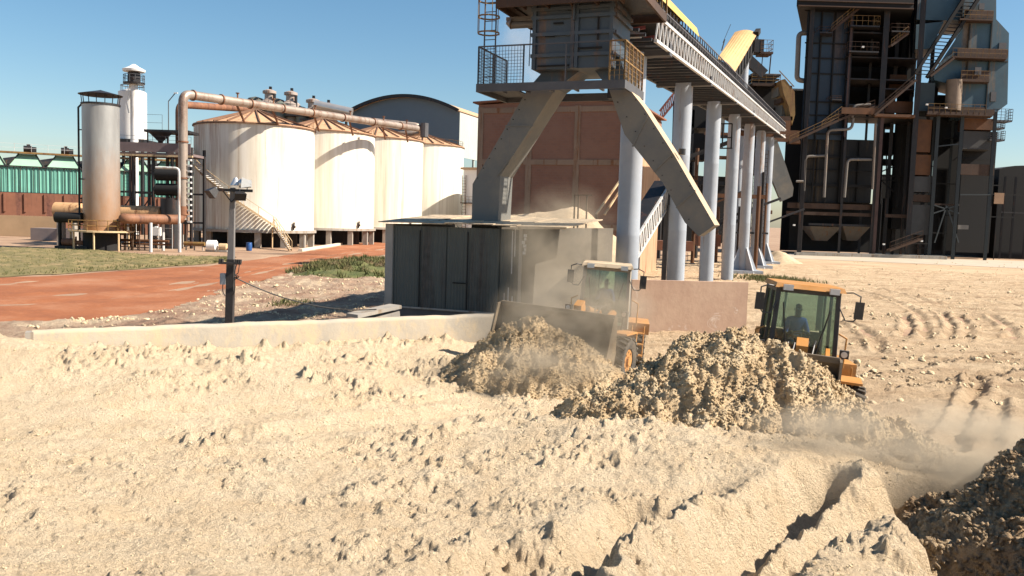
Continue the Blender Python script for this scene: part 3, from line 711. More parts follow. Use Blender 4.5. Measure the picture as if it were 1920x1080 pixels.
c_ = at(252, 270, 146)
t = thing('lookout_tower', 'slim white shaft topped by a railed lookout cabin under a round cap', 'tower', (c_.x, c_.y, 0))
z1 = zat(158, 252, 146)
mb = MB(); mb.cyl((c_.x, c_.y, 0), (c_.x, c_.y, z1), 0.62, n=20); mb.build('shaft', M['white'], t, True)
mb = MB(); mb.lathe((c_.x, c_.y, z1), [(0, 0), (1.7, 0), (1.75, 0.25), (0, 0.25)], 20); mb.build('balcony', M['darksteel'], t)
mb = MB(); mb.lathe((c_.x, c_.y, z1), [(0.95, 0.25), (1.0, 1.9)], 10); mb.build('cabin', M['darksteel'], t)
mb = MB()
for k in range(12): a = k*math.pi/6; mb.bar((c_.x+1.65*math.cos(a), c_.y+1.65*math.sin(a), z1+.2), (c_.x+1.65*math.cos(a), c_.y+1.65*math.sin(a), z1+1.5), 0.06)
for zz in (0.9, 1.45): mb.lathe((c_.x, c_.y, z1), [(1.62, zz), (1.68, zz+.05), (1.62, zz+.1)], 24)
mb.build('railing', M['greyrail'], t)
mb = MB(); mb.lathe((c_.x, c_.y, z1), [(0, 2.0), (1.75, 2.05), (1.85, 2.4), (0.9, 2.85), (0.25, 3.3), (0, 3.35)], 24); mb.build('cap', M['white'], t, True)
mb = MB(); mb.bar((c_.x-0.7, c_.y, z1), (c_.x-1.3, c_.y, z1-3.0), 0.16); mb.bar((c_.x-1.3, c_.y, z1-3.0), (c_.x-0.9, c_.y, z1-4.8), 0.16); mb.build('stair', M['white'], t)
# --- silo
c_ = at(191, 440, 92); zt = zat(192, 191, 90)
t = thing('silo', 'tall grey steel silo with rust stained lower half and a raised conical hat', 'silo', (c_.x, c_.y, 0))
m, nt, p = newmat('silo_shell')
zc = nt.nodes.new('ShaderNodeSeparateXYZ'); tc = nt.nodes.new('ShaderNodeTexCoord'); nt.links.new(tc.outputs['Object'], zc.inputs[0])
ad = nt.nodes.new('ShaderNodeMath'); ad.operation = 'MULTIPLY_ADD'; nt.links.new(noise(nt, 0.5, 8, 0.7, mapping(nt, (1, 1, .35))), ad.inputs[0]); ad.inputs[1].default_value = 9.0
nt.links.new(zc.outputs[2], ad.inputs[2])
base = ramp(nt, noise(nt, 1.0, 8, 0.6, mapping(nt, (.6, .6, .12))), [(0.3, (0.24, 0.24, 0.235)), (0.7, (0.40, 0.40, 0.38))])
div = nt.nodes.new('ShaderNodeMath'); div.operation = 'DIVIDE'; nt.links.new(ad.outputs[0], div.inputs[0]); div.inputs[1].default_value = 20.0
rm = ramp(nt, div.outputs[0], [(0.32, 0.95), (0.78, 0.0)])
nt.links.new(mix(nt, rm, base, (0.36, 0.17, 0.06)), p.inputs['Base Color']); p.inputs['Roughness'].default_value = 0.45; p.inputs['Metallic'].default_value = 0.35
bump(nt, p, noise(nt, 1.5, 5, 0.6, mapping(nt, (1, 1, 1))), 0.15, 0.1)
R_ = 1.84
mb = MB(); prof = []
for k in range(0, 12): z = 1.9+(zt-1.9)*k/11; prof += [(R_, z)]
prof += [(0, zt+0.05)]
mb.lathe((c_.x, c_.y, 0), prof, 48); mb.build('shell', m, t, True)
mb = MB(); mb.lathe((c_.x, c_.y, 0), [(1.9, 0), (1.85, 1.95)], 32); mb.build('skirt', M['black'], t, True)
mb = MB(); zh = zt+0.95; mb.lathe((c_.x, c_.y, 0), [(2.15, zh), (2.2, zh+.06), (0.15, zh+.55), (0, zh+.6), (0, zh+.4), (2.15, zh)], 28); mb.build('hat', M['darksteel'], t)
mb = MB()
for k in range(14): a = k*2*math.pi/14; mb.bar((c_.x+1.78*math.cos(a), c_.y+1.78*math.sin(a), zt), (c_.x+1.9*math.cos(a), c_.y+1.9*math.sin(a), zh+.08), 0.06)
mb.lathe((c_.x, c_.y, 0), [(1.84, zt-.1), (1.95, zt-.1), (1.95, zt+.08), (1.84, zt+.08)], 32)
mb.build('hat_strut', M['darksteel'], t)
mb = MB(); x = c_.x-R_-0.55; mb.tube([(c_.x-R_+.1, c_.y, zt-.1), (x+.25, c_.y, zt-.1), (x, c_.y, zt-.35), (x, c_.y, 0.5)], 0.11, 8)
for z in (zt-2.7, zt-10, 5): mb.cyl((x, c_.y, z), (c_.x-R_, c_.y, z), 0.07, n=6)
mb.build('drain_pipe', M['darksteel'], t, True)
mb = MB(); mb.lathe((c_.x, c_.y, 0), [(1.85, 1.95), (3.3, 1.95), (3.3, 2.12), (1.85, 2.12)], 32)
for k in range(8): a = k*math.pi/4+.2; mb.bar((c_.x+3.1*math.cos(a), c_.y+3.1*math.sin(a), 0), (c_.x+3.1*math.cos(a), c_.y+3.1*math.sin(a), 1.95), 0.14)
mb.build('platform', M['cream'], t)
mb = MB()
for k in range(20): a = k*math.pi/10; mb.bar((c_.x+3.22*math.cos(a), c_.y+3.22*math.sin(a), 2.1), (c_.x+3.22*math.cos(a), c_.y+3.22*math.sin(a), 3.2), 0.06)
for zz in (2.6, 3.15): mb.lathe((c_.x, c_.y, 0), [(3.18, zz), (3.26, zz+.04), (3.18, zz+.08)], 32)
mb.build('railing', M['rail'], t)
mb = MB(); mb.box((c_.x-1.4, c_.y-R_*0.7-.15, 7.5), (.15, .3, .15)); mb.cyl((c_.x+1.3, c_.y-.8, 3.2), (c_.x+2.3, c_.y-.8, 3.2), 0.1, n=6); mb.build('nozzle', M['darksteel'], t)
# pump skid beside the silo
s0 = at(118, 460, 91)
t = thing('pump_skid', 'dark pumps and pipework on a low skid left of the silo foot', 'pump skid', (s0.x, s0.y, 0))
mb = MB(); mb.box((s0.x+1.2, s0.y, 0.25), (3.4, 1.5, 0.3)); mb.build('skid', M['darksteel'], t)
mb = MB(); mb.cyl((s0.x, s0.y, .8), (s0.x+1.2, s0.y, .8), .4, n=12); mb.cyl((s0.x+1.3, s0.y, .75), (s0.x+2.2, s0.y, .75), .25, n=10); mb.cyl((s0.x+1.4, s0.y, .4), (s0.x+1.4, s0.y, 1.4), .1, n=8)
mb.build('pump', M['rustpipe'], t, True)
mb = MB(); mb.cyl((s0.x-.6, s0.y-.2, 3.4), (s0.x+2.2, s0.y-.2, 3.4), .55, n=16); mb.bar((s0.x-.3, s0.y, 0), (s0.x-.3, s0.y, 3), .25); mb.build('header_pipe', M['black'], t, True)
s0 = at(240, 462, 92.5)
t = thing('valve_station', 'rusty frame of valves and cages right of the silo foot', 'valve station', (s0.x, s0.y, 0))
mb = MB()
for k in range(4):
    for q in (0, 1.3): mb.bar((s0.x-1+k*.75, s0.y+q, 0), (s0.x-1+k*.75, s0.y+q, 3.9), 0.09)
for z in (0.4, 1.7, 2.0, 3.8): mb.bar((s0.x-1, s0.y, z), (s0.x+1.25, s0.y, z), 0.09)
mb.build('frame', M['brownsteel'], t)
mb = MB(); 
for k in range(3): mb.cyl((s0.x-.6+k*.75, s0.y+.6, 2.1), (s0.x-.6+k*.75, s0.y+.6, 3.5), .22, n=10)
mb.cyl((s0.x-1.2, s0.y+.6, 1.1), (s0.x+4.2, s0.y+.6, 1.1), .14, n=8); mb.cyl((s0.x-1.2, s0.y+1.2, .7), (s0.x+4.2, s0.y+1.2, .7), .1, n=8)
mb.build('valve', M['orange'], t, True)
# --- overhead pipes
def arc_path(pts, r_=1.2, n=6):
    pts = [Vector(p) for p in pts]; out = [pts[0]]
    for i in range(1, len(pts)-1):
        a = (pts[i-1]-pts[i]).normalized(); b = (pts[i+1]-pts[i]).normalized(); p0 = pts[i]+a*r_; p1 = pts[i]+b*r_
        for k in range(n+1): t = k/n; out.append(p0.lerp(pts[i], t).lerp(pts[i].lerp(p1, t), t))
    return out+[pts[-1]]
T1Y = 116.8
p_top = at(343, 176, 95.5); p_end = at(782, 241, 136)
t = thing('overhead_pipe', 'thick weathered pipe rising beside the first cream tank and running over the tank roofs', 'pipe', (p_top.x, p_top.y, 0))
low = Vector((p_top.x, p_top.y, zat(412, 343, 95.5))); sil = at(222, 411, 91.2); sil.z = low.z
mb = MB(); mb.tube(arc_path([low, p_top, p_end], 1.0), 0.50, 20); mb.build('riser', M['pipe'], t, True)
mb = MB(); mb.tube(arc_path([low+UP*1.5, low, sil+Vector((1.0, -1.2, 0)), sil+Vector((.4, 1.0, 0))], .9), 0.54, 16); mb.build('elbow', M['rustpipe'], t, True)
mb = MB()
for f_ in (0.03, .12, .22, .34, .46, .6, .75, .9):
    q = p_top.lerp(p_end, f_); d = (p_end-p_top).normalized(); mb.cyl(q-d*.08, q+d*.08, .62, n=20)
for z in (4, 8, 12): mb.cyl((low.x, low.y, z), (low.x, low.y, z+.16), .6, n=20)
mb.build('flange', M['rustpipe'], t)
for px, py in ((270, 474), (306, 470), (337, 473)):
    q = gp(px, py); q = Vector((q.x, max(q.y, 90.5), 0)); MB().cyl((q.x, q.y, 0), (q.x, q.y, low.z-.35), 0.17, n=10).build('support_post', M['palesteel'], t, True)
mb = MB(); q = low+Vector((.75, 0, 0)); 
for k in range(12): mb.box((q.x, q.y, low.z-.2+k*.62), (.35, .5, .2))
mb.build('step_bracket', M['palesteel'], t)
# stand pipes from pipe to tank roofs
for f_ in (0.17, 0.3, 0.47, 0.63, 0.8, 0.93):
    q = p_top.lerp(p_end, f_); mb = MB(); mb.cyl((q.x, q.y+.2, q.z-.3), (q.x, q.y+3.2, q.z-2.0), 0.14, n=8); mb.cyl((q.x+.2, q.y, q.z+.4), (q.x+.2, q.y, q.z+.95), .1, n=8); mb.box((q.x+.2, q.y, q.z+1.0), (.35, .35, .12)); mb.build('branch', M['rustpipe'], t)
p2 = at(336, 196, 106); e2 = at(470, 205, 124)
t = thing('second_pipe', 'thinner weathered pipe behind the thick overhead pipe, bending over toward the tanks', 'pipe', (p2.x, p2.y, 0))
mb = MB(); mb.tube(arc_path([(p2.x, p2.y, 1.5), p2, e2], 1.0), .45, 16); mb.build('run', M['rustpipe'], t, True)
mb = MB(); mb.box((p2.x, p2.y, .75), (1.2, 1.2, 1.5)); mb.build('plinth', M['concrete'], t)
q0 = at(292, 314, 93.5); q1 = at(341, 314, 93.5)
t = thing('white_pipe', 'slim pale pipe bent down in front of the pipe rack', 'pipe', (q1.x, q1.y, 0))
mb = MB(); mb.tube(arc_path([q0, (q1.x-.3, q1.y, q0.z), (q1.x-.3, q1.y, 0.0)], .5), .14, 10); mb.build('run', M['palesteel'], t, True)
e0 = at(600, 215, 150); e1 = at(785, 235, 150)
t = thing('long_header', 'smaller grey pipe with a looped end above the third and fourth tanks', 'pipe', (e0.x, e0.y, 0))
mb = MB(); mb.tube(arc_path([e0, e1, e1+Vector((.3, 1.8, -1.2)), e1+Vector((-12, 2, -1.8))], .8), .42, 14); mb.build('run', M['pipe'], t, True)
mb = MB(); mb.lathe(e1+Vector((1.0, 0, -1.0)), [(0.7, -1), (0.72, 1.4)], 10); mb.build('end_cage', M['greyrail'], t)
# --- pipe rack between silo and tanks
X0 = at(224, 300, 103).x; X1 = at(366, 300, 103).x
t = thing('pipe_rack', 'dark steel pipe rack with raised platform and vessels between the silo and the first tank', 'pipe rack', (X0, 103, 0))
zb = zat(290, 290, 103)
mb = MB()
for x in np.linspace(X0, X1, 5):
    for y in (101.8, 106): mb.bar((x, y, 0), (x, y, zb+.9), .28)
for z in (3, 6.5, zb-.1): 
    for y in (101.8, 106): mb.bar((X0, y, z), (X1, y, z), .22)
for k in range(4): xa = X0+(X1-X0)*k/4; xb = X0+(X1-X0)*(k+1)/4; mb.bar((xa, 101.8, 3), (xb, 101.8, 6.5), .12)
mb.build('frame', M['darksteel'], t)
mb = MB(); mb.box(((X0+X1)/2, 103.9, zb), (X1-X0, 4.6, .3)); mb.box(((X0+X1)/2, 101.6, zb+.75), (X1-X0, .12, 1.1)); mb.build('walkway', surf('grey_brown_walkway', (0.16, 0.12, 0.12), .8, var=.2), t)
mb = MB(); mb.box(((X0+X1)/2, 101.4, zb-.2), (X1-X0+.6, .25, .22)); mb.build('edge_beam', M['cream'], t)
mb = MB(); mb.railing([(X0, 101.7, zb+1.2), (X1, 101.7, zb+1.2)], .9, 1.5, .02); mb.build('railing', M['greyrail'], t)
xa = at(268, 245, 102).x; xb = at(352, 245, 102).x; zz = zat(245, 300, 102)
mb = MB(); mb.box(((xa+xb)/2, 104, zz), (xb-xa, 3.5, .3)); 
for x in np.linspace(xa+.3, xb-.3, 3): mb.bar((x, 102.6, zb), (x, 102.6, zz), .12)
mb.build('canopy', M['darksteel'], t)
mb = MB(); mb.railing([(xa, 102.4, zz), (xa+(xb-xa)*.4, 102.4, zz)], 1.9, 1.6, .02); mb.build('railing', M['greyrail'], t)
mb = MB(); mb.lathe(((xa+xb)/2-.9, 102.8, zz-2.3), [(0, 0), (.12, 0), (.2, .5), (.3, 1.1), (.9, 1.7), (1.4, 2.15)], 14); mb.build('hopper', M['darksteel'], t, True)
for py in (327, 355):
    q = at(294, py, 100.5); q2 = at(345, py, 100.5); mb = MB(); mb.tube([(q.x-.25, q.y, q.z), (q.x, q.y, q.z), (q2.x, q.y, q.z)], [.4, .72, .72], 18); mb.build('vessel', M['black'], t, True)
q = at(322, 400, 101); mb = MB(); mb.cyl((q.x, q.y, 0), (q.x, q.y, zat(372, 322, 101)), 1.25, n=20); mb.build('dark_vessel', M['darksteel'], t, True)
q = at(240, 340, 101); mb = MB(); mb.ladder((q.x, q.y, 1), (q.x, q.y, zb), (1, 0, 0), .8, .4); mb.build('ladder', M['brownsteel'], t)
q = at(310, 440, 98); mb = MB(); mb.ladder((q.x, q.y, 0), (q.x, q.y, 3.6), (1, 0, 0), 1.6, .9); mb.build('ladder', M['palesteel'], t)
q = at(300, 434, 99); t = thing('white_container', 'small white plastic container tank beneath the rusty pipe', 'container', (q.x, q.y, 0))
mb = MB(); mb.box((q.x-.4, q.y, q.z), (1.0, 1, .95)); mb.box((q.x-.4, q.y, q.z+.53), (.3, .3, .12)); mb.build('body', M['white'], t)
mb = MB()
for dx in (-.9, .1):
    for dy in (-.45, .45): mb.bar((q.x+dx, q.y+dy, 0), (q.x+dx, q.y+dy, q.z+.5), .06)
for z in (q.z-.48, q.z): mb.bar((q.x-.9, q.y-.47, z), (q.x+.1, q.y-.47, z), .05)
mb.box((q.x-.4, q.y, q.z-.52), (1.1, 1.1, .08)); mb.build('cage', M['greyrail'], t)
# small horizontal drum with yellow pipe by first tank
q = at(398, 456, 96); t = thing('white_drum', 'small white horizontal drum lying on the ground before the first tank', 'drum', (q.x, q.y, 0))
MB().tube([(q.x-.55, q.y, .65), (q.x-.5, q.y, .65), (q.x+.45, q.y, .65), (q.x+.55, q.y, .65)], [.4, .62, .62, .4], 16).build('shell', M['white'], t, True)
MB().box((q.x, q.y, .12), (1.3, .8, .24)).build('cradle', M['concrete'], t)
q = at(417, 457, 96); t = thing('motor', 'rusty round pump motor right of the small white drum', 'motor', (q.x, q.y, 0))
MB().cyl((q.x-.3, q.y, .55), (q.x+.5, q.y, .55), .4, n=14).build('body', M['cream'], t, True); MB().box((q.x, q.y, .1), (1.3, .9, .2)).build('base', M['concrete'], t)
MB().cyl((q.x-.2, q.y-.1, .3), (q.x+1.3, q.y-.1, .3), .12, n=8).build('shaft', M['rustpipe'], t)
q = at(345, 457, 97.5); q2 = at(384, 457, 97.5); t = thing('yellow_pipe', 'yellowish pipe on low stands running to the small white drum', 'pipe', (q.x, q.y, 0))
MB().cyl((q.x, q.y, .75), (q2.x, q.y, .75), .22, n=12).build('run', M['rail'], t, True)
mb = MB(); 
for f_ in (.1, .5, .9): mb.bar((q.x+(q2.x-q.x)*f_, q.y, 0), (q.x+(q2.x-q.x)*f_, q.y, .6), .12)
mb.build('stand', M['concrete'], t)
q = gp(467, 470); t = thing('blue_barrel', 'blue plastic barrel standing beneath the first tank', 'barrel', (q.x, q.y, 0))
MB().lathe((q.x, q.y, 0), [(0, 0), (.30, 0), (.33, .1), (.35, .3), (.35, .6), (.33, .85), (.3, .92), (0, .92)], 16).build('drum_body', M['blue'], t, True)
MB().lathe((q.x, q.y, 0), [(.3, .9), (.34, .92), (.34, .97), (0, .97)], 16).build('lid', M['blue'], t, True)
# a street lamp far behind
q = at(316, 240, 118); t = thing('street_lamp', 'thin lamp post with one raised lamp behind the overhead pipe', 'street lamp', (q.x, q.y, 0))
zt2 = zat(190, 317, 118); MB().tube([(q.x, q.y, 0), (q.x, q.y, zt2), (q.x+.9, q.y, zt2+1.1)], .07, 6).build('post', M['greyrail'], t)
MB().box((q.x+1.0, q.y, zt2+1.15), (.5, .2, .14)).build('lamp_head', M['white'], t)

# --- cream tanks
def tank_mat(i):
    m, nt, p = newmat('cream_tank_shell'); v = mapping(nt, (1, 1, .05), loc=(i*13, i*7, 0))
    n1 = noise(nt, .9, 8, .65, v); b_ = ramp(nt, n1, [(.3, (.52, .45, .35)), (.42, (.66, .61, .50)), (.6, (.78, .74, .64))])
    n2 = noise(nt, 1.3, 9, .75, mapping(nt, (1, 1, .035), loc=(i*31+4, i*3, 0)))
    tc = nt.nodes.new('ShaderNodeTexCoord'); sx = nt.nodes.new('ShaderNodeSeparateXYZ'); nt.links.new(tc.outputs['Object'], sx.inputs[0])
    mr = nt.nodes.new('ShaderNodeMapRange'); nt.links.new(sx.outputs[0], mr.inputs[0]); mr.inputs[1].default_value = -7.9; mr.inputs[2].default_value = -1.0
    mr.inputs[3].default_value = .27 if i == 0 else .10; mr.inputs[4].default_value = 0.0
    ad = nt.nodes.new('ShaderNodeMath'); nt.links.new(n2, ad.inputs[0]); nt.links.new(mr.outputs[0], ad.inputs[1])
    mk = ramp(nt, ad.outputs[0], [(.56 if i == 0 else .60, 0.0), (.72, .8)])
    c2 = mix(nt, mk, b_, (.30, .13, .055))
    n3 = noise(nt, 1.1, 8, .7, mapping(nt, (1.3, 1.3, .02), loc=(i*5, 90, 3)))
    mk2 = ramp(nt, n3, [(.55, 0.0), (.68, .45)]); c2 = mix(nt, mk2, c2, (.30, .27, .22))
    nt.links.new(c2, p.inputs['Base Color']); p.inputs['Roughness'].default_value = .45
    bump(nt, p, noise(nt, .8, 5, .6, mapping(nt, (1, 1, 1))), .12, .15); return m
M['tankroof'] = surf('tank_roof_sheet', (0.50, 0.30, 0.17), 0.7, var=0.12, scale=0.4, rust=.12)
TR = 7.85
tl = ['largest and nearest cream storage tank, rust streaked, with a stair curving down its side', 'second cream storage tank, next right of the one with the stair', 'third cream storage tank, with a small lamp on the wall', 'fourth and farthest cream storage tank, at the right end of the row by the warehouse']
TC = []
for i, (cxp, Yc, H, zb_) in enumerate([(477, 116.8, 15.75, 2.25), (603, 133.1, 16.7, 2.5), (704, 149.5, 17.4, 2.6), (787.5, 165.9, 17.9, 2.6)]):
    c_ = Vector(((cxp-960)/F*Yc*1.003, Yc, 0)); TC.append(c_)
    t = thing('storage_tank', tl[i], 'storage tank', c_, 'cream storage tanks in a row')
    mb = MB(); prof = [(0, zb_)]
    nb = 7
    for k in range(nb+1):
        z = zb_+(H-zb_)*k/nb; prof += [(TR, z)]
    mb.lathe(c_, prof, 72); mb.build('shell', tank_mat(i), t, True)
    mb = MB(); mb.lathe(c_, [(TR+.0, H-.05), (TR+.14, H-.05), (TR+.14, H+.16), (TR-.4, H+.2), (.25, H+2.5), (0, H+2.55)], 36); mb.build('roof', M['tankroof'], t)
    mb = MB()
    for k in range(24): a = k*math.pi/12+.1; mb.bar((c_.x+(TR-.1)*math.cos(a), c_.y+(TR-.1)*math.sin(a), H+.25), (c_.x+.3*math.cos(a), c_.y+.3*math.sin(a), H+2.6), .16, .14)
    mb.lathe(c_, [(TR+.02, H-.08), (TR+.2, H-.08), (TR+.2, H+.05), (TR+.02, H+.05)], 48)
    mb.build('roof_rib', surf('roof_rib', (.16, .085, .05), .8, var=.2), t)
    mb = MB(); mb.lathe(c_, [(0, zb_-.35), (TR+.35, zb_-.35), (TR+.35, zb_), (0, zb_)], 48); mb.build('base_slab', M['concrete'], t)
    for k in range(14):
        a = k*2*math.pi/14+.12; q = (c_.x+(TR-.3)*math.cos(a), c_.y+(TR-.3)*math.sin(a))
        if q[1] < c_.y+3: MB().box((q[0], q[1], (zb_-.35)/2), (.7, .7, zb_-.35)).build('leg', M['concrete'], t)
    mb = MB(); mb.lathe(c_, [(TR-2.2, 0), (TR-2.2, zb_-.36)], 32); mb.build('plinth', M['black'], t)
    mb = MB()
    for k in range(40): a = k*math.pi/20; mb.bar((c_.x+(TR-.15)*math.cos(a), c_.y+(TR-.15)*math.sin(a), H+.15), (c_.x+(TR-.15)*math.cos(a), c_.y+(TR-.15)*math.sin(a), H+1.15), .035) if (math.sin(a) > (.15 if i < 3 else -1) ) else None
    mb.lathe(c_, [(TR-.17, H+1.1), (TR-.13, H+1.15)], 60, 0.1*math.pi if i < 3 else 0, 0.9*math.pi if i < 3 else 2*math.pi)
    mb.build('railing', M['rail'], t)
    a = -math.pi/2+.95; q = c_+Vector((math.cos(a), math.sin(a), 0))*(TR+.1)
    mb = MB(); mb.cyl(q+UP*(zb_+.1), q+UP*(zb_+1.1)+Vector((.1, -.1, 0)), .12, n=8); mb.box(q+UP*(zb_+.5)+Vector((.1, -.1, 0)), (.35, .35, .3)); mb.build('valve', M['darksteel'], t)
    if i == 0:
        n = 42; st = MB(); rl = MB(); prev = None
        for k in range(n):
            f_ = k/(n-1); a = math.radians(-80+97*f_) - math.atan2(c_.x, c_.y)*0; ang = -math.pi/2+a+0.293
            z = 12.6+(2.7-12.6)*f_; d = Vector((math.cos(ang), math.sin(ang), 0)); tn = Vector((-d.y, d.x, 0))
            st.box(c_+d*(TR+.62)+UP*z, (.34, 1.1, .07), tn, -d, UP)
            pt = c_+d*(TR+1.15)+UP*z
            if prev is not None:
                rl.bar(prev, pt, .06, .25); rl.bar(prev+UP*1.1, pt+UP*1.1, .06)
                if k % 5 == 0: rl.bar(pt, pt+UP*1.1, .05)
            prev = pt; ld = d; ltn = tn; lc = c_+d*(TR+.62)+UP*z
        e = gp(545, 471); fl = lc; 
        for k in range(1, 13):
            f_ = k/13; q = fl.lerp(Vector((e.x, e.y, .1)), f_); st.box(q, (.34, 1.1, .07), Vector((1, 0, 0)), Vector((0, 1, 0)), UP)
        s_ = st.build('stair', M['palesteel'], t)
        for dy in (-.55, .55):
            a_ = fl+Vector((0, dy, 0)); b_ = Vector((e.x, e.y+dy, .1)); rl.bar(a_, b_, .08, .28); rl.bar(a_+UP*1.1, b_+UP*1.1, .06)
            for k in range(5): q = a_.lerp(b_, k/4); rl.bar(q, q+UP*1.1, .05)
        rl.bar((fl.x-.2, fl.y-.5, 0), fl-Vector((.2, .5, 0)), .14); rl.build('handrail', M['cream'], s_)
    if i == 2:
        a = -math.pi/2-.5; q = c_+Vector((math.cos(a), math.sin(a), 0))*(TR); MB().tube([q+UP*9, q+Vector((-.1, -1.0, 9.1)), q+Vector((.9, -1.6, 9.9))], .12, 6).build('wall_lamp', M['darksteel'], t)
# kerb along the road below the tanks
k0 = gp(563, 471); k1 = gp(705, 448); o = MB(); o.bar(k0+UP*.12, k1+UP*.12, .5, .3); tag(o.build('road_kerb', surf('kerb_white', (.6, .52, .42), .9, var=.1), loc=(k0.x, k0.y, 0)), kind='structure')
# evaporator vessels
vm = surf('vessel_dark', (.10, .12, .10), .6, var=.3, scale=.4, rust=.4, rustc=(.2, .12, .08)); vl = surf('vessel_light', (.36, .30, .26), .5, var=.2, scale=.4, rust=.3)
lab = ['leftmost evaporator column behind the first tank roof, tallest of the row', 'second evaporator column, with a bright fitting on its top', 'third evaporator column, short and domed, above the second tank', 'last evaporator column, squat, above the gleaming lagged pipe']
for i, (px, pt) in enumerate([(505, 168), (545, 171), (586, 185), (614, 193)]):
    Y = 175; q = at(px, 215, Y); zt_ = zat(pt, px, Y); t = thing('evaporator', lab[i], 'evaporator', (q.x, Y, 0), 'evaporator columns')
    mb = MB(); mb.lathe((q.x, Y, 0), [(1.9, 0), (1.9, zt_-2.6), (.95, zt_-1.9), (.95, zt_-.9), (1.35, zt_-.8), (1.35, zt_-.3), (.6, zt_), (0, zt_)], 18); mb.build('shell', vl, t, True)
    mb = MB(); mb.lathe((q.x-3.1, Y+1, 0), [(2.0, 0), (2.0, zt_-2.6), (1.4, zt_-1.7), (0, zt_-1.3)], 16); mb.lathe((q.x-1.6, Y-2, 0), [(1.3, 0), (1.3, zt_-2.9), (0, zt_-2.1)], 14); mb.build('side_vessel', vm, t, True)
    mb = MB(); mb.cyl((q.x+1.3, Y-1, zt_-5), (q.x+1.3, Y-1, zt_-1.0), .3, n=8); mb.box((q.x+.2, Y, zt_+.3), (.5, .5, .6)); mb.railing([(q.x-4.5, Y-3, zt_-3.6), (q.x+2, Y-3, zt_-3.6)], 1.2, 1.2, .03); mb.box((q.x-1.2, Y-2, zt_-3.8), (7, 3, .3)); mb.build('fittings', M['darksteel'], t)
q0 = at(590, 197, 170); q1 = at(660, 212, 170); t = thing('lagged_pipe', 'gleaming silver lagged pipe right of the evaporator columns', 'pipe', (q0.x, 170, 0))
MB().tube([q0, q1], 1.0, 16).build('run', surf('bright_lagging', (.6, .55, .5), .3, metal=.7, var=.1), t, True)
mb = MB(); 
for f_ in (.15, .85): q = q0.lerp(q1, f_); mb.bar((q.x, 170, 0), (q.x, 170, q.z-.9), .4)
mb.build('support_post', M['darksteel'], t)
# --- arched warehouse
Y = 195.0; A0 = at(655, 230, Y); B0 = at(862, 230, 186.0); wdv = B0-A0; wdv.z = 0; WL = wdv.length; wdv.normalize(); wnn = Vector((-wdv.y, wdv.x, 0))
bz = Vector((A0.x, A0.y, 0)); ze = zat(208, 662, Y); zp = zat(183, 770, 190); ze = (ze+zat(217, 862, 186))/2
t = thing('arched_warehouse', 'large blue grey warehouse with an arched gable behind the fourth tank', 'warehouse', bz)
prof = []
for k in range(25): u = k/24; prof.append(bz+wdv*(WL*u)+UP*(ze+(zp-ze)*(1-(2*u-1)**2)))
mb = MB(); mb.prism([bz]+prof+[bz+wdv*WL], wnn*0.3); mb.build('gable_wall', M['whrepaint'], t)
mb = MB()
for k in range(24):
    a, b = prof[k]+UP*.25-wnn*.8, prof[k+1]+UP*.25-wnn*.8; mb.prism([a, b, b+UP*.3, a+UP*.3], wnn*90)
mb.build('roof', M['sandroof'], t)
mb = MB()
for k in range(24): a, b = prof[k]-wnn*1.0, prof[k+1]-wnn*1.0; mb.bar(a+UP*.3, b+UP*.3, .5, .7)
mb.build('verge_trim', M['darksteel'], t)
e = bz+wdv*WL; mb = MB(); corr(mb, e, e+wnn*90, zat(297, 870, 190), ze, 1.2, .1); mb.build('side_wall', M['paleclad'], t)
mb = MB(); 
for k in range(10): mb.bar(e+wnn*(k*8+1)-wdv*.3, e+wnn*(k*8+1)-wdv*.3+UP*(ze-.3), .4)
mb.build('column', M['paleclad'], t)
# white hall behind brick building, mostly unseen, put in to shadow the tanks
q = at(868, 400, 152); t = thing('shadow_hall', 'sliver of white hall, put in as shadow caster, between last cream tank and brick building', 'building', (q.x, 152, 0))
mb = MB(); 
o_ = (q.x, 152)
zt3 = zat(318, 870, 152)
mb.gbox(o_, 13, 12, zt3/2, (26, 24, zt3)); mb.build('wall', M['white'], t)
mb = MB(); mb.gbox(o_, 13, 12, zt3+.2, (27, 25, .35)); mb.build('roof', M['sandroof'], t)
mb = MB(); mb.ladder(G(o_, .4, -.3, 0.5), G(o_, .2, -.3, zt3-1), ra, .7, .5, .06); mb.gbox(o_, 1.2, -.7, zt3*.55, (2.4, 1.2, .15)); mb.build('ladder', M['brownsteel'], t)
mb = MB(); mb.railing([G(o_, .1, -1.2, zt3*.55), G(o_, 2.4, -1.2, zt3*.55)], 1.1, .8, .03); mb.build('railing', M['rail'], t)
# ================================================================== BRICK BUILDING
m, nt, p = newmat('brick_wall')
br = nt.nodes.new('ShaderNodeTexBrick'); br.inputs['Scale'].default_value = 1.0; br.inputs['Brick Width'].default_value = .4; br.inputs['Row Height'].default_value = .22; br.inputs['Mortar Size'].default_value = .015
br.inputs['Color1'].default_value = (.22, .10, .065, 1); br.inputs['Color2'].default_value = (.18, .085, .06, 1); br.inputs['Mortar'].default_value = (.19, .12, .09, 1)
tc = nt.nodes.new('ShaderNodeTexCoord'); mp = nt.nodes.new('ShaderNodeMapping'); mp.inputs['Rotation'].default_value = (R(90), 0, 0); nt.links.new(tc.outputs['Object'], mp.inputs[0]); nt.links.new(mp.outputs[0], br.inputs[0])
c2 = mix(nt, ramp(nt, noise(nt, .35, 8, .7, mapping(nt, (1, 1, 1))), [(.3, 0.1), (.7, .8)]), br.outputs[0], (.24, .14, .10))
nt.links.new(c2, p.inputs['Base Color']); p.inputs['Roughness'].default_value = .95; M['brick'] = m
M['bandconc'] = surf('weathered_band', (.24, .17, .12), .9, var=.2, scale=.5, rust=.2)
q = at(895, 300, 76); bo = (q.x, 76.0)
BW = 13.4
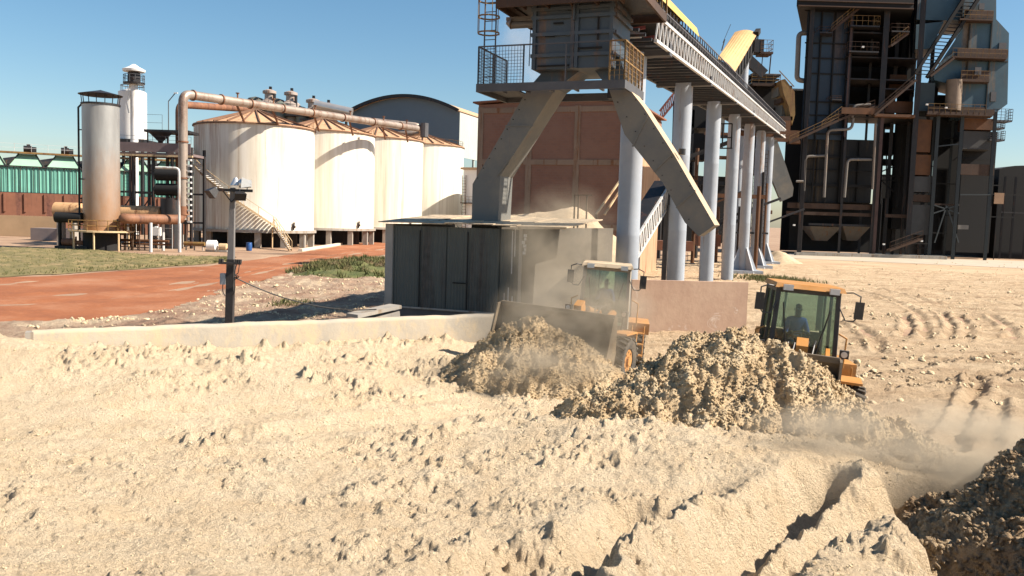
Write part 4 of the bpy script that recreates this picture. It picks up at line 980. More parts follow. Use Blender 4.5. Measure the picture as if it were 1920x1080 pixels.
zr = zat(197, 895, 76); zpk = zat(186, 1020, 73.3)
t = thing('brick_building', 'tall windowless brick building with pale concrete bands behind the shed and chute legs', 'building', (q.x, 76, 0))
b_root = t; b_root.rotation_euler = (0, 0, 0)
mb = MB(); pts = [G(bo, 0, 0, 0), G(bo, BW, 0, 0), G(bo, BW, 0, zr), G(bo, BW*.5, 0, zpk), G(bo, 0, 0, zr)]
mb.prism(pts, aa*14); mb.build('wall', M['brick'], t)
mb = MB(); mb.gbox(bo, BW+.03, 7, zr/2-.3, (.1, 13.8, zr-.6)); mb.build('sunlit_side', surf('sunlit_side', (.40, .25, .15), .9, var=.15, scale=.3, rust=.2), t, label='brick side wall coloured sandy for the sunlight on it')  # same brick; the sandy colour paints in sunlight on this side
mb = MB()
for r_ in (.25, BW*.36, BW*.68, BW-.25): mb.gbox(bo, r_, -.03, zr/2-.1, (.5, .1, zr-.2))
for z in (4.2, 9.6, zr-.5): mb.gbox(bo, BW/2, -.02, z, (BW-.02, .11, .45))
mb.build('band', M['bandconc'], t)
mb = MB(); 
for s_ in (0, 1):
    a_ = G(bo, -.4 if s_ == 0 else BW*.5, -.4, (zr if s_ == 0 else zpk)+.12); b_ = G(bo, BW*.5 if s_ == 0 else BW+.4, -.4, (zpk if s_ == 0 else zr)+.12)
    mb.prism([a_, b_, b_+UP*.14, a_+UP*.14], aa*14.8)
mb.build('roof', M['wallred'], t)
q = G(bo, BW*.86, -.06, 5.8)
MB().gbox(bo, BW*.72-8, -.06, 7.1, (1.1, .08, .55)).build('sign_plate', M['paleclad'], t)
qc = at(955, 190, 84); t2 = thing('steam_vent', 'short cream vent stack steaming above the brick building roof', 'vent', (qc.x, 84, 0))
MB().lathe((qc.x, 84, 0), [(.75, 0), (.75, zat(189, 955, 84)), (.95, zat(188, 955, 84)), (.95, zat(179, 955, 84)), (.7, zat(178, 955, 84))], 18).build('stack', M['cream'], t2, True)

# ================================================================== CONVEYOR
p1 = at(1188, 300, 38); p1 = Vector((5.08, 38, 0))
CO = (p1.x, p1.y); SP = 12.3; DZ = math.tan(R(2.9))
def ztop(a): return 12.3+a*DZ                 # underside of gallery at distance a along from the first pillar
cv = thing('conveyor_gallery', 'long grey truss conveyor gallery on round pillars rising towards the boiler house', 'conveyor', (p1.x, p1.y, 0))
pl = [None, 'round grey pillar nearest the chute tower']
for i in range(7):
    a = i*SP
    mb = MB(); zt_ = ztop(a)
    c_ = G(CO, 0, a, 0)
    mb.lathe(c_, [(.51, -.3), (.51, zt_*.33), (.515, zt_*.333), (.51, zt_*.337), (.51, zt_*.66), (.515, zt_*.663), (.51, zt_*.667), (.51, zt_-.25)], 36)
    pp = mb.build('pillar', M['pillar'], cv, True)
    mb = MB(); mb.gbox(CO, 0, a, zt_-.18, (3.12, .5, .5)); mb.build('cross_head', M['greyrail'], cv)
    if i >= 4:
        mb = MB()
        for k in range(4):
            an = k*math.pi/2+.4; d = Vector((math.cos(an), math.sin(an), 0)); tn = Vector((-d.y, d.x, 0)); b0 = c_+d*.5
            mb.prism([b0-tn*.06+UP*.05, b0+d*1.3-tn*.06+UP*.05, b0-tn*.06+UP*2.6], tn*.12)
        mb.box(c_+UP*.1, (3.2, 3.2, .5)); mb.build('foot_gusset', M['pillar'], cv)
LA, LB = -6.0, 6.35*SP
W2 = 1.5
def CG(r_, a, dz): return G(CO, r_, a, ztop(a)+dz)
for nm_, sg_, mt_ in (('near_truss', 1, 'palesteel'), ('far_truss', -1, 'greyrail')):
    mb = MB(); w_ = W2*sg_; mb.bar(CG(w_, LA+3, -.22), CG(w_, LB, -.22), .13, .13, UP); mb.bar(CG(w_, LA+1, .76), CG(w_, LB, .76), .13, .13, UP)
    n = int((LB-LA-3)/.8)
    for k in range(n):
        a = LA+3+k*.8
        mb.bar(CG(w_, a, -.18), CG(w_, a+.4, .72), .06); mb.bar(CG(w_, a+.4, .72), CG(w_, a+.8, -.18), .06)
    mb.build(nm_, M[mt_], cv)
ub = surf('underside_steel', (.03, .032, .036), .6, var=.3, rust=.2, rustc=(.08, .03, .02)); M['under'] = ub
mb = MB()
for k in range(int((LB-LA)/1.15)):
    a = LA+.5+k*1.15; mb.bar(CG(-W2, a, -.2), CG(W2-.1, a, -.2), .1, .12)
    if k % 3 == 0: mb.bar(CG(-W2, a, -.15), CG(W2-.1, a+1.15, -.15), .06)
mb.build('cross_beam', ub, cv)
mb = MB(); mb.bar(CG(0, LA, .62), CG(0, LB, .62), 2*W2-.2, .08, UP); mb.build('deck', M['black'], cv)
mb = MB(); mb.bar(CG(-.1, LA, .15), CG(-.1, LB, .15), 1.6, .03, UP); mb.build('return_belt', M['black'], cv)
mb = MB()
for k in range(int((LB-LA)/3)): a = LA+k*3+.7; mb.cyl(CG(-.95, a, .05), CG(.75, a, .05), .09, n=8)
mb.build('roller', M['palesteel'], cv)
mb = MB()
for k in range(int((LB-LA)/2.3)): a = LA+k*2.3; mb.bar(CG(-1.4, a, -.05), CG(1.1, a+.6, .3), .12)
mb.build('red_brace', surf('red_brace', (.16, .03, .025), .6, var=.2), cv)
mb = MB(); mb.railing([CG(W2-.05, LA, .8), CG(W2-.05, LB, .8)], .85, .75, .03); mb.build('walkway_railing', surf('grey_post', (.09, .085, .09), .6), cv)
mb = MB(); mb.bar(CG(W2-.2, LA, 1.12), CG(W2-.2, LB, 1.12), .05, .72, UP); mb.build('belt_side', M['black'], cv)
mb = MB()
for k in range(int((7.5-LA)/.55)):           # curved cover over the first stretch
    a = LA+k*.55; m_ = 6
    for j in range(m_):
        t0 = math.pi*j/m_; t1_ = math.pi*(j+1)/m_; rr_ = .95
        A_ = lambda tt, ad: CG(.6+rr_*math.cos(tt), a+ad, 1.5+rr_*.85*math.sin(tt))
        mb.quadbox([A_(t0, 0), A_(t1_, 0), A_(t1_, .55), A_(t0, .55)] + [A_(t0, 0)+UP*.03, A_(t1_, 0)+UP*.03, A_(t1_, .55)+UP*.03, A_(t0, .55)+UP*.03])
mb.build('belt_cover', M['belt'], cv)
mb = MB(); mb.bar(CG(.1, 7.5, 1.58), CG(.1, LB, 1.58), 2.2, .06, UP)
for k in range(int((LB-7.5)/.6)): a = 7.5+k*.6; mb.bar(CG(-.9, a, .7), CG(-.9, a, 1.5), .06)
mb.build('belt_frame', M['black'], cv)

# ================================================================== CHUTE TOWER
TO = G(CO, 0.0, -7.9, 0); TO = (TO.x-.05, TO.y)
tw = thing('chute_tower', 'big grey two legged discharge chute with railed platforms at the near end of the conveyor', 'chute tower', (TO[0], TO[1], 0))
Yf = TO[1]-1.0
def fz(py): return at(1095, py, Yf-.2).z
zp_ = fz(163); zt_ = fz(4); zs = fz(122)
HB = 1.42                                # half width of the head box
mb = MB(); mb.gbox(TO, 0, 0, (zs+zt_)/2+.6, (HB*2, 2.3, zt_-zs+1.4)); mb.build('head_box', M['bluesteel'], tw)
mb = MB()
for z in (zs+.35, fz(62), fz(30), zs+1.9): mb.gbox(TO, 0, -1.2, z, (HB*2+.1, .12, .12)); mb.gbox(TO, HB+.05, 0, z, (.1, 2.3, .12))
for r_ in (-HB+.06, .02, .16, HB-.06): mb.gbox(TO, r_, -1.19, (zs+zt_)/2+.5, (.12, .13, zt_-zs+1.2))
mb.gbox(TO, .09, -1.3, (zs+zt_)/2+1.2, (.05, .2, zt_-zs-.5))
mb.build('stiffener', M['bluesteel'], tw)
mb = MB()
for k in range(7):
    mb = MB(); mb.gbox(TO, -.9+.3*random.random()+(k % 3)*.35, -1.215, zs+1.0+k*.42, (.35, .03, .06)); mb.build('bolt_strip', M['black'], tw)
mb = MB()
mb.gbox(TO, .55, -1.22, zs+.55, (1.0, .05, .05)); mb.gbox(TO, -.55, -1.22, zs+.0, (1.3, .05, .05)); mb.gbox(TO, .9, -1.22, zs+1.2, (.05, .05, .8)); mb.build('bolt_strip', M['black'], tw)
# legs: square tubes in the plane of the head box
def leg(r0_, z0, r1_, z1, w_, d_, cut, name='leg', m=None):
    d = Vector((r1_-r0_, z1-z0)).normalized(); nx = Vector((-d.y, d.x))
    if nx.x < 0: nx = -nx
    a1 = Vector((r0_, z0)); b1 = Vector((r1_, z1)); P = []
    corners = [a1-nx*w_/2, a1+nx*w_/2, b1+nx*w_/2, b1-nx*w_/2]
    if cut:                                     # vertical foot below
        corners = [a1-nx*w_/2, a1+nx*w_/2] + cut
    pts = [G(TO, c[0], -d_/2, c[1]) for c in corners]
    mb = MB(); mb.prism(pts, aa*d_); return mb.build(name, m or M['chute'], tw)
px2 = lambda px, py: ((lambda q: ((q.x-TO[0])*ra.x+(q.y-TO[1])*ra.y, q.z))(planehit(px, py)))
def planehit(px, py):                           # where the sight line meets the front plane of the legs
    d = ray(px, py); n = aa; o = G(TO, 0, -.62, 0); t_ = (o-CAM).dot(n)/d.dot(n); return CAM+d*t_
def legpoly(pix, name, m, depth=1.25):
    pts = [planehit(a, b) for a, b in pix]; mb = MB(); mb.prism(pts, aa*depth); return mb.build(name, m, tw)
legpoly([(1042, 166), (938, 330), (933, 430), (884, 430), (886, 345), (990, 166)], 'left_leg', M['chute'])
legpoly([(1036, 108), (1100, 108), (1093, 128), (1042, 166), (990, 166), (1033, 117)], 'left_throat', M['bluesteel'])
legpoly([(1102, 108), (1164, 108), (1166, 120), (1181, 168), (1142, 168), (1108, 122)], 'right_throat', M['bluesteel'])
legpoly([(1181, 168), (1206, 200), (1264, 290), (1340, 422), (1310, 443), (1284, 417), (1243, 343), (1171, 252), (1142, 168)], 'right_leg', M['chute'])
MB().prism([planehit(1036, 112)+UP*.1-aa*.04, planehit(1164, 112)+UP*.1-aa*.04, planehit(1164, 124)-aa*.04, planehit(1036, 124)-aa*.04], aa*.1).build('joint_collar', M['bluesteel'], tw)
mb = MB()
for p_, q_ in (((932, 330), (964, 288)), ((948, 236), (1000, 236)), ((1215, 216), (1186, 275)), ((1262, 287), (1226, 322)), ((1304, 357), (1268, 390))):
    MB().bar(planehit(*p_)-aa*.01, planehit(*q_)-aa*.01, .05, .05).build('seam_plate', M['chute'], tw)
mb = MB()
for k in range(9):
    for (ax_, ay_), (bx_, by_) in (((990, 178), (890, 343)), ((1184, 174), (1336, 416)), ((1150, 178), (1300, 425))):
        q = planehit(ax_+(bx_-ax_)*(k+.5)/9, ay_+(by_-ay_)*(k+.5)/9); mb.box(q-aa*.01, (.035, .03, .035), ra, aa)
mb.build('bolt', M['darksteel'], tw)
q = planehit(1268, 288); mb = MB(); mb.lathe(q+aa*.5+ra*.1, [(.0, 0), (.12, 0), (.12, .2), (0, .2)], 10); mb.build('lifting_lug', M['darksteel'], tw)
# lower platform
rL = px2(912, 160)[0]; rR = px2(1184, 165)[0]
aF = -1.55
def platform(rl, rr_, z, a0, a1, name, mat_, th=.28):
    mb = MB(); mb.gbox(TO, (rl+rr_)/2, a0+.04, z, (rr_-rl, .08, th)); mb.gbox(TO, (rl+rr_)/2, a1-.04, z, (rr_-rl, .08, th))
    mb.gbox(TO, rl+.04, (a0+a1)/2, z, (.08, a1-a0-.16, th)); mb.gbox(TO, rr_-.04, (a0+a1)/2, z, (.08, a1-a0-.16, th))
    if a1 < -1.2+.3: mb.gbox(TO, (rl+rr_)/2, (a0+a1)/2, z+.06, (rr_-rl-.16, a1-a0-.16, .05))
    else:
        mb.gbox(TO, (rl-HB-.75)/2, (a0+a1)/2, z+.06, (abs(rl)-HB-.75-.1, a1-a0-.16, .05))
        mb.gbox(TO, 0, (a0-1.15)/2, z+.06, (rr_*1.5, abs(a0+1.15)-.1, .05))
    n_ = int((rr_-rl)/.85)
    for k in range(1, n_): mb.gbox(TO, rl+(rr_-rl)*k/n_, a0+.35, z-.03, (.06, .6, .2))
    return mb.build(name, mat_, tw)
platform(rL, rR, zp_, aF, 1.3, 'lower_platform', M['greyrail'])
mb = MB(); z = zp_+.14; mb.railing([G(TO, rL+.05, 1.2, z), G(TO, rL+.05, aF+.05, z), G(TO, -HB-.2, aF+.05, z)], 1.28, 1.25, .028, 0, .11)
mb.railing([G(TO, -HB-.2, aF+.05, z), G(TO, HB, aF+.05, z)], 1.28, 1.25, .028, 0)
mb.build('railing', M['greyrail'], tw)
mb = MB(); mb.railing([G(TO, HB, aF+.05, z), G(TO, rR-.05, aF+.05, z), G(TO, rR-.05, 1.2, z)], 1.28, .6, .03, 1, .16); mb.build('yellow_railing', M['rail'], tw)
# upper platform
zu = fz(12); rU0 = px2(955, 15)[0]; rU1 = px2(1226, 8)[0]
platform(rU0, rU1, zu+.1, -1.9, 1.6, 'upper_platform', M['brownsteel'], .3)
mb = MB(); mb.gbox(TO, (rU0+rU1)/2, -.2, zu+.22, (rU1-rU0-.2, 3.2, .04)); mb.build('upper_floor', M['darksteel'], tw)
mb = MB(); z = zu+.25; mb.railing([G(TO, rU0, 1.5, z), G(TO, rU0, -1.85, z), G(TO, rU1, -1.85, z), G(TO, rU1, 1.5, z)], 1.1, .8, .03, 1); mb.build('railing', M['rail'], tw)
mb = MB(); zc = fz(31); mb.cyl(G(TO, px2(958, 30)[0], -.5, zc), G(TO, px2(1028, 30)[0], -.5, zc), .13, n=12); mb.cyl(G(TO, px2(948, 30)[0], -.5, zc+.1), G(TO, px2(958, 30)[0], -.5, zc+.05), .06, .2, n=12)
mb.gbox(TO, px2(985, 22)[0], -.4, zc+.22, (1.5, .3, .12)); mb.build('vent_pipe', M['palepipe'], tw, True)
# caged ladder at left
rl_ = px2(933, 60)[0]; aL = -1.3
mb = MB(); mb.ladder(G(TO, rl_, aL, zp_+.1), G(TO, rl_, aL, zu+2.2), ra, .42, .30, .025); mb.build('ladder', M['greyrail'], tw)
mb = MB(); 
for z in np.arange(fz(60), zu+2.2, .55):
    c_ = G(TO, rl_+.1, aL-.38, z); 
    for k in range(10):
        a0_, a1_ = k*math.pi/5, (k+1)*math.pi/5; mb.bar(c_+ra*.38*math.cos(a0_)+aa*.38*math.sin(a0_), c_+ra*.38*math.cos(a1_)+aa*.38*math.sin(a1_), .025, .05)
for k in range(5): a0_ = -.2-k*.68; c_ = G(TO, rl_+.1, aL-.38, 0)+ra*.38*math.cos(a0_)+aa*.38*math.sin(a0_); mb.bar(c_+UP*fz(60), c_+UP*(zu+2.2), .02)
mb.build('ladder_cage', M['rail'], tw)
mb = MB(); P = [planehit(a, b) for a, b in ((992, 124), (995, 55), (1022, 72), (1030, 38))]
for k in range(3): mb.bar(P[k], P[k+1], .025)
mb.bar(planehit(1022, 40), planehit(1005, 92), .02); mb.build('conduit', M['darksteel'], tw)
mb = MB(); q = planehit(1025, 97); mb.box(q, (.12, .12, .12)); mb.build('junction_box', M['darksteel'], tw)
for pxa in (990, 1142):
    q = planehit(pxa, 172); MB().box(q+aa*.3, (.2, .3, .4), ra, aa).build('bracket', M['darksteel'], tw)

# ================================================================== SHED
so_ = (0.28, 29.6)                         # front right corner
SL = 5.15; SD = 12.5; SB = 5.6
zf = 4.38
sh = thing('shed', 'low dark corrugated metal shed with a dusty sloping sheet roof below the chute legs', 'shed', (so_[0], so_[1], 0))
def SG(r_, a, z): return G(so_, r_, a, z)
def corr2(mb, r0_, r1_, a, z0, z1, pitch, amp):
    corr(mb, SG(r0_, a, 0), SG(r1_, a, 0), z0, z1, pitch, amp, .06)
mb = MB(); k = 0; x = -SL+.05
for wd_, dz, da in ((1.25, 0, 0), (1.0, .02, -.03), (.95, -.01, 0), (1.1, 0, -.04), (.75, .03, 0)):
    corr2(mb, x, min(x+wd_, -.02), da, 1.35+dz, zf-.05, .11, .022); x += wd_
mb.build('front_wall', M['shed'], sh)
mb = MB(); mb.box(SG(-SL/2, .1, .68), (SL-.1, .2, 1.36), ra, aa); mb.build('plinth', surf('shed_plinth', (.10, .10, .10), .9, var=.25, dust=.2), sh)
mb = MB(); mb.bar(SG(-.01, -.03, 0), SG(-.01, -.03, zf), .1); mb.bar(SG(-SL, 0, 0), SG(-SL, 0, zf), .3, .2); mb.bar(SG(-SL+.4, -.06, 1.35), SG(0, -.06, 1.35), .05, .06)
mb.build('post', M['concrete'], sh)
mb = MB()
for r_ in (-3.9, -2.0): mb.bar(SG(r_, -.06, 1.4), SG(r_, -.06, zf-.2), .03)
mb.box(SG(-2.3, -.07, 2.35), (.5, .05, .04), ra, aa); mb.build('seam', M['black'], sh)
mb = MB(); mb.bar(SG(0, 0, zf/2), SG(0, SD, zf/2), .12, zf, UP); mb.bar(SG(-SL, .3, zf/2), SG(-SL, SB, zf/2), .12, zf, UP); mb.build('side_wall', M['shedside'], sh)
# roof: front strip with ragged sheets
mb = MB(); x = -SL-.35
rnd = random.Random(4)
while x < 1.5:
    w_ = .9; z0 = zf+.03+rnd.random()*.05+(.12 if x > -2.6 else 0)*0; a0 = -.28-rnd.random()*.12
    P = [SG(x, a0, z0), SG(x+w_+.04, a0, z0+.01), SG(x+w_+.04, 4.2, z0+.32), SG(x, 4.2, z0+.31)]
    mb.quadbox(P+[q+UP*.035 for q in P]); x += w_
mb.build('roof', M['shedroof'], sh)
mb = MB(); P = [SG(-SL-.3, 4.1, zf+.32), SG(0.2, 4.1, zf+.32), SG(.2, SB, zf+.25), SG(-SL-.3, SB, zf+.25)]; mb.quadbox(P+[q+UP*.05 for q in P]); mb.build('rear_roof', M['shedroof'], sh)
mb = MB(); mb.bar(SG(-.6, -.2, zf-.02), SG(1.6, -.2, zf+.05), .35, .07); mb.build('eave_board', M['shedroof'], sh)
mb = MB(); 
for k in range(6): mb.box(SG(.08+rnd.random()*.12, -.12, zf-.25-k*.12), (.06+.05*rnd.random(), .06, .1), ra, aa)
for r_, z0, z1 in ((-.55, 1.4, 2.1), (-.4, 1.45, 2.3), (-.25, 1.4, 2.0), (-.3, zf-1.6, zf-.1), (-.2, zf-1.0, zf-.05)): mb.bar(SG(r_, -.09, z0), SG(r_, -.09, z1), .03)
mb.build('torn_strip', M['palesteel'], sh)
# slab leaning / ramp left of the shed
a_ = at(660, 592, 28.3); b_ = at(742, 574, 29.8)
mb = MB(); mb.bar(a_, b_, .6, .12); mb.bar(a_-UP*.4+Vector((.3, .4, 0)), b_-UP*.4, .5, .5); o = mb.build('ramp_slab', M['concrete'], loc=(a_.x, a_.y, 0)); tag(o, 'narrow sloping concrete slab rising to the left foot of the shed', 'slab')
# dusty wall right of shed (taller block wall behind the loader)
# ------------------------------------------------------------ retaining wall
m, nt, p = newmat('retaining_wall')
sx = nt.nodes.new('ShaderNodeSeparateXYZ'); tc = nt.nodes.new('ShaderNodeTexCoord'); nt.links.new(tc.outputs['Object'], sx.inputs[0])
cc = ramp(nt, noise(nt, .6, 8, .7, mapping(nt, (1, 1, 1))), [(.35, (.34, .31, .26)), (.65, (.46, .40, .31))])
cc = mix(nt, ramp(nt, noise(nt, 1.2, 8, .8, mapping(nt, (1, 1, .5), loc=(2, 2, 2))), [(.45, 0.0), (.6, .8)]), cc, (.52, .41, .26))
nt.links.new(cc, p.inputs['Base Color']); p.inputs['Roughness'].default_value = .95; bump(nt, p, noise(nt, 5, 8, .7, mapping(nt, (1, 1, 1))), .3, .05)
L = (Vector((WALL1.x, WALL1.y, 0))-Vector((WALL0.x, WALL0.y, 0))).length; n = 130
XX = np.zeros((9, n+1)); YY = XX.copy(); ZZ = XX.copy()
for j in range(n+1):
    f_ = j/n; q = WALL0.lerp(WALL1, f_); zt_ = q.z-.03+.004*math.sin(f_*19)+.02*vnoise(np.array([f_*30.]), np.array([.5]), 3)[0]
    prof = [(-.14, -.6), (-.13, zt_-.1), (-.11, zt_-.03), (-.05, zt_), (.05, zt_+.02), (.12, zt_-.01), (.15, zt_-.05), (.16, zt_-.15), (.17, -.6)]
    for i, (o_, z) in enumerate(prof):
        XX[i, j] = q.x+wn.x*o_; YY[i, j] = q.y+wn.y*o_; ZZ[i, j] = z
o = grid_mesh('retaining_wall', XX, YY, ZZ, m); tag(o, 'long low dusty concrete retaining wall behind the bagasse slope', 'wall')
mb = MB(); 
for q, s_ in ((WALL0, -1), (WALL1, 1)): mb.box(q-UP*1.0+wd*.05*s_, (.2, .33, 1.9), wd, wn)
e_ = mb.build('wall_end', M['concrete'], o)
# ------------------------------------------------------------ steel plate wall between the loaders
a_ = at(1183, 570, 36.4); b_ = at(1400, 570, 36.9); zt_ = zat(527, 1290, 36.5)
t = thing('plate_wall', 'free standing dusty pinkish plate wall between the two loaders', 'wall', (a_.x, a_.y, 0))
mb = MB(); mb.bar((a_.x, a_.y, zt_/2-.1), (b_.x, b_.y, zt_/2-.1), .18, zt_+.2, UP); 
m, nt, p = newmat('plate_wall_paint'); n1 = noise(nt, .7, 9, .7, mapping(nt, (1, 1, 1), loc=(1, 0, 4)), 1.2)
c1 = ramp(nt, noise(nt, 1.2, 8, .7, mapping(nt, (1, 1, .6))), [(.3, (.44, .29, .21)), (.7, (.56, .40, .29))])
c1 = mix(nt, ramp(nt, n1, [(.60, 0.0), (.64, .9)]), c1, (.66, .56, .47)); nt.links.new(c1, p.inputs['Base Color']); p.inputs['Roughness'].default_value = .9
bump(nt, p, noise(nt, 3, 6, .7, mapping(nt, (1, 1, 1))), .25, .05); mb.build('plate', m, t)
mb = MB(); dv = (b_-a_); dv.z = 0; dv.normalize(); nv = Vector((dv.y, -dv.x, 0))
for f_ in (.08, .5, .92):
    q = Vector((a_.x, a_.y, 0)).lerp(Vector((b_.x, b_.y, 0)), f_)-nv*.3; MB().prism([q+UP*1.9, q, q-nv*1.2], dv*.12).build('back_stay', M['greyrail'], t)
# ------------------------------------------------------------ floodlight pole
q = at(429, 600, 27.6); zt_ = zat(352, 437, 27.6); zb_ = -.1
lean = Vector((.10, 0, 0))
t = thing('floodlight_pole', 'square concrete pole with dark base carrying floodlights on a cross arm behind the retaining wall', 'floodlight pole', (q.x, q.y, 0))
def PP(z, dx=0, dy=0): f_ = z/zt_; return Vector((q.x+.12*f_+dx, q.y+dy, z))
mb = MB(); zm = zat(486, 432, 27.6)
wb, wm, wt = .17, .125, .10
def seg(z0, z1, w0, w1):
    P = []
    for z, w_ in ((z0, w0), (z1, w1)):
        c_ = PP(z); P += [c_+Vector((-w_, -w_*.8, 0)), c_+Vector((w_, -w_*.8, 0)), c_+Vector((w_, w_*.8, 0)), c_+Vector((-w_, w_*.8, 0))]
    return P
MB().quadbox(seg(-.3, zm, .125, .12)).build('lower_shaft', M['poledark'], t)
MB().quadbox(seg(zm, zt_, .10, .07)).build('upper_shaft', M['wood'], t)
za = zat(357, 437, 27.6)
mb = MB(); mb.box(PP(za, .03, -.12), (1.28, .07, .09)); mb.bar(PP(za-.38, 0, -.1), PP(za, -.3, -.12), .03); mb.bar(PP(za-.38, 0, -.1), PP(za, .33, -.12), .03); mb.build('cross_arm', M['darksteel'], t)
def flood(c, d, s_=1.0, name='floodlight'):
    d = Vector(d).normalized(); sd_ = d.cross(UP).normalized(); up = sd_.cross(d)
    mb = MB(); mb.quadbox([c-sd_*.1*s_-up*.08*s_, c+sd_*.1*s_-up*.08*s_, c+sd_*.1*s_+up*.08*s_, c-sd_*.1*s_+up*.08*s_] + [c+d*.28*s_-sd_*.2*s_-up*.16*s_, c+d*.28*s_+sd_*.2*s_-up*.16*s_, c+d*.28*s_+sd_*.2*s_+up*.16*s_, c+d*.28*s_-sd_*.2*s_+up*.16*s_])
    return mb
f1 = flood(PP(za+.02, -.48, -.2), (-.5, -.5, -.6), 1.0).build('floodlight', M['darksteel'], t)
f2 = flood(PP(za-.05, .28, -.2), (.3, -.6, -.6), .9).build('floodlight', M['darksteel'], t)
f3 = flood(PP(za+.22, .62, -.1), (-1, -.25, .1), .0+1.05).build('floodlight', M['lamp'], t)
MB().bar(PP(za+.08, -.48, -.15), PP(za-.02, -.48, -.2), .04).build('bracket', M['lamp'], f1); MB().bar(PP(za+.02, .28, -.15), PP(za-.05, .28, -.2), .04).build('bracket', M['lamp'], f2)
mb = MB(); mb.cyl(PP(za+.22, .62, -.1), PP(za+.22, .26, -.15), .12, .15, 14); mb.bar(PP(za, .5, -.12), PP(za+.2, .5, -.12), .03); mb.build('housing', M['lamp'], f3, True)
f4 = MB(); f4.lathe(PP(za+.1, .12, -.1), [(0, .32), (.05, .3), (.17, .06), (.15, .06), (0, .2)], 14); f4.build('lamp_hood', M['lamp'], t, True)
zc_ = zat(493, 432, 27.6); mb = MB(); mb.box(PP(zc_, .02, -.17), (.72, .08, .07))
for dx in (-.3, -.22, .22, .3, .36): mb.cyl(PP(zc_+.02, dx, -.17), PP(zc_+.13, dx, -.17), .045, n=8)
mb.build('insulator_arm', M['poledark'], t)
zb2 = zat(523, 432, 27.6); MB().box(PP(zb2, -.22, -.05), (.17, .16, .36)).build('switch_box', surf('grey_box', (.3, .32, .34), .5, var=.1), t)
def spline(pts, n=8):
    P = [Vector(x) for x in pts]; S = []
    for i in range(len(P)-1):
        a = P[max(i-1, 0)]; b = P[i]; c = P[i+1]; d = P[min(i+2, len(P)-1)]
        for k in range(n): t_ = k/n; S.append(.5*((2*b)+(c-a)*t_+(2*a-5*b+4*c-d)*t_*t_+(3*b-a-3*c+d)*t_**3))
    return S+[P[-1]]
mb = MB()
mb.tube(spline([PP(zc_, .25, -.18), PP(zc_-.3, .2, -.22), PP(zc_-.45, .28, -.22), PP(zb2+.05, .18, -.2), PP(zb2-.35, .2, -.2), PP(zb2-.55, .12, -.18)]), .016, 6)
mb.tube(spline([PP(zc_, .33, -.18), PP(zc_-.3, .30, -.2), PP(zb2+.15, .2, -.22), PP(zb2+.1, .34, -.22), PP(zb2, .2, -.2)]), .014, 6)
mb.tube(spline([PP(zb2-.15, -.22, -.08), PP(zb2-.4, -.2, -.12), PP(zb2-.55, -.12, -.12)]), .016, 6)
mb.build('wiring', M['cable'], t)
a_ = PP(zb2+.06, .22, -.2); b_ = SG(-SL-.4, -.2, 1.35)
b_ = at(706, 580, 28.7)
mid = []
for k in range(13): f_ = k/12; v = a_.lerp(b_, f_); v.z -= .55*4*f_*(1-f_)*.62; mid.append(v)
o = MB().tube(mid, .022, 6).build('power_cable', M['cable'], loc=(a_.x, a_.y, 0)); tag(o, 'black cable sagging from the pole to the foot of the shed', 'cable')
# ================================================================== BOILER HOUSE
def bbx(px0, py0, px1, py1, Y, dep, mb=None):
    mb = mb or MB(); pm = (py0+py1)/2; a = at(px0, pm, Y); b = at(px1, pm, Y); xc = (px0+px1)/2
    z1 = at(xc, py0, Y).z; z0 = at(xc, py1, Y).z
    dv = Vector((.385*dep, dep, 0)) if Y > 125 else Vector((0, dep, 0)); q = [Vector((a.x, Y, z0)), Vector((b.x, Y, z0)), Vector((b.x, Y, z0))+dv, Vector((a.x, Y, z0))+dv]
    return mb.quadbox(q+[v+UP*(z1-z0) for v in q])
BY = 146.0
base = at(1560, 470, BY)
bh = thing('boiler_house', 'huge soot dark boiler house with blue panelled wall, platforms and stairs at the right', 'boiler house', (base.x, BY, 0))
def bpart(name, m, boxes, Y=BY, dep=2.0, lab=None):
    for b in boxes:
        mb = MB(); bbx(*b[:4], b[4] if len(b) > 4 else Y, b[5] if len(b) > 5 else dep, mb); mb.build(name, M[m] if isinstance(m, str) else m, bh, label=lab)
bpart('blue_wall', 'navy', [(1510, -60, 1594, 262, BY, 16)])
mb = MB()
for y in (20, 80, 108, 137, 190, 215, 250): bbx(1509, y, 1593-(y*.04), y+2.2, BY-.25, .25, mb)
for x in (1512, 1536, 1561, 1587): a = at(x, 130, BY-.2); mb.box((a.x, a.y, 26), (.22, .25, 34))
mb.build('panel_rib', M['black'], bh)
bpart('top_housing', 'black', [(1496, -80, 1716, 14, BY-3, 18)])
mb = MB()
for y in (2, 12): bbx(1497, y, 1714, y+2, BY-3.3, .3, mb)
mb.build('eave_beam', M['brownsteel'], bh)
bpart('rear_wall', 'black', [(1590, -60, 1660, 215, BY+10, 3), (1660, -60, 1722, 180, BY+12, 3)])
bpart('duct', 'darkgrey', [(1500, 250, 1580, 380, BY+.5, 12), (1583, 262, 1636, 380, BY+1.5, 11)])
bpart('duct_flange', 'black', [(1500, 292, 1636, 296, BY+.1, .5), (1500, 345, 1636, 350, BY+.1, .5), (1500, 318, 1636, 320, BY+.2, .5), (1576, 255, 1584, 380, BY+.0, .6), (1530, 262, 1532, 378, BY+.2, .5), (1608, 262, 1610, 378, BY+1.0, .5)])
bpart('lower_wall', 'black', [(1480, 380, 1650, 472, BY+6, 3), (1650, 330, 1870, 478, BY+16, 3)])
bpart('girder', 'brownsteel', [(1476, 382, 1640, 392, BY-.5, 1.0), (1474, 398, 1638, 404, BY-.8, 1.0), (1660, 402, 1710, 408, BY, 1)])
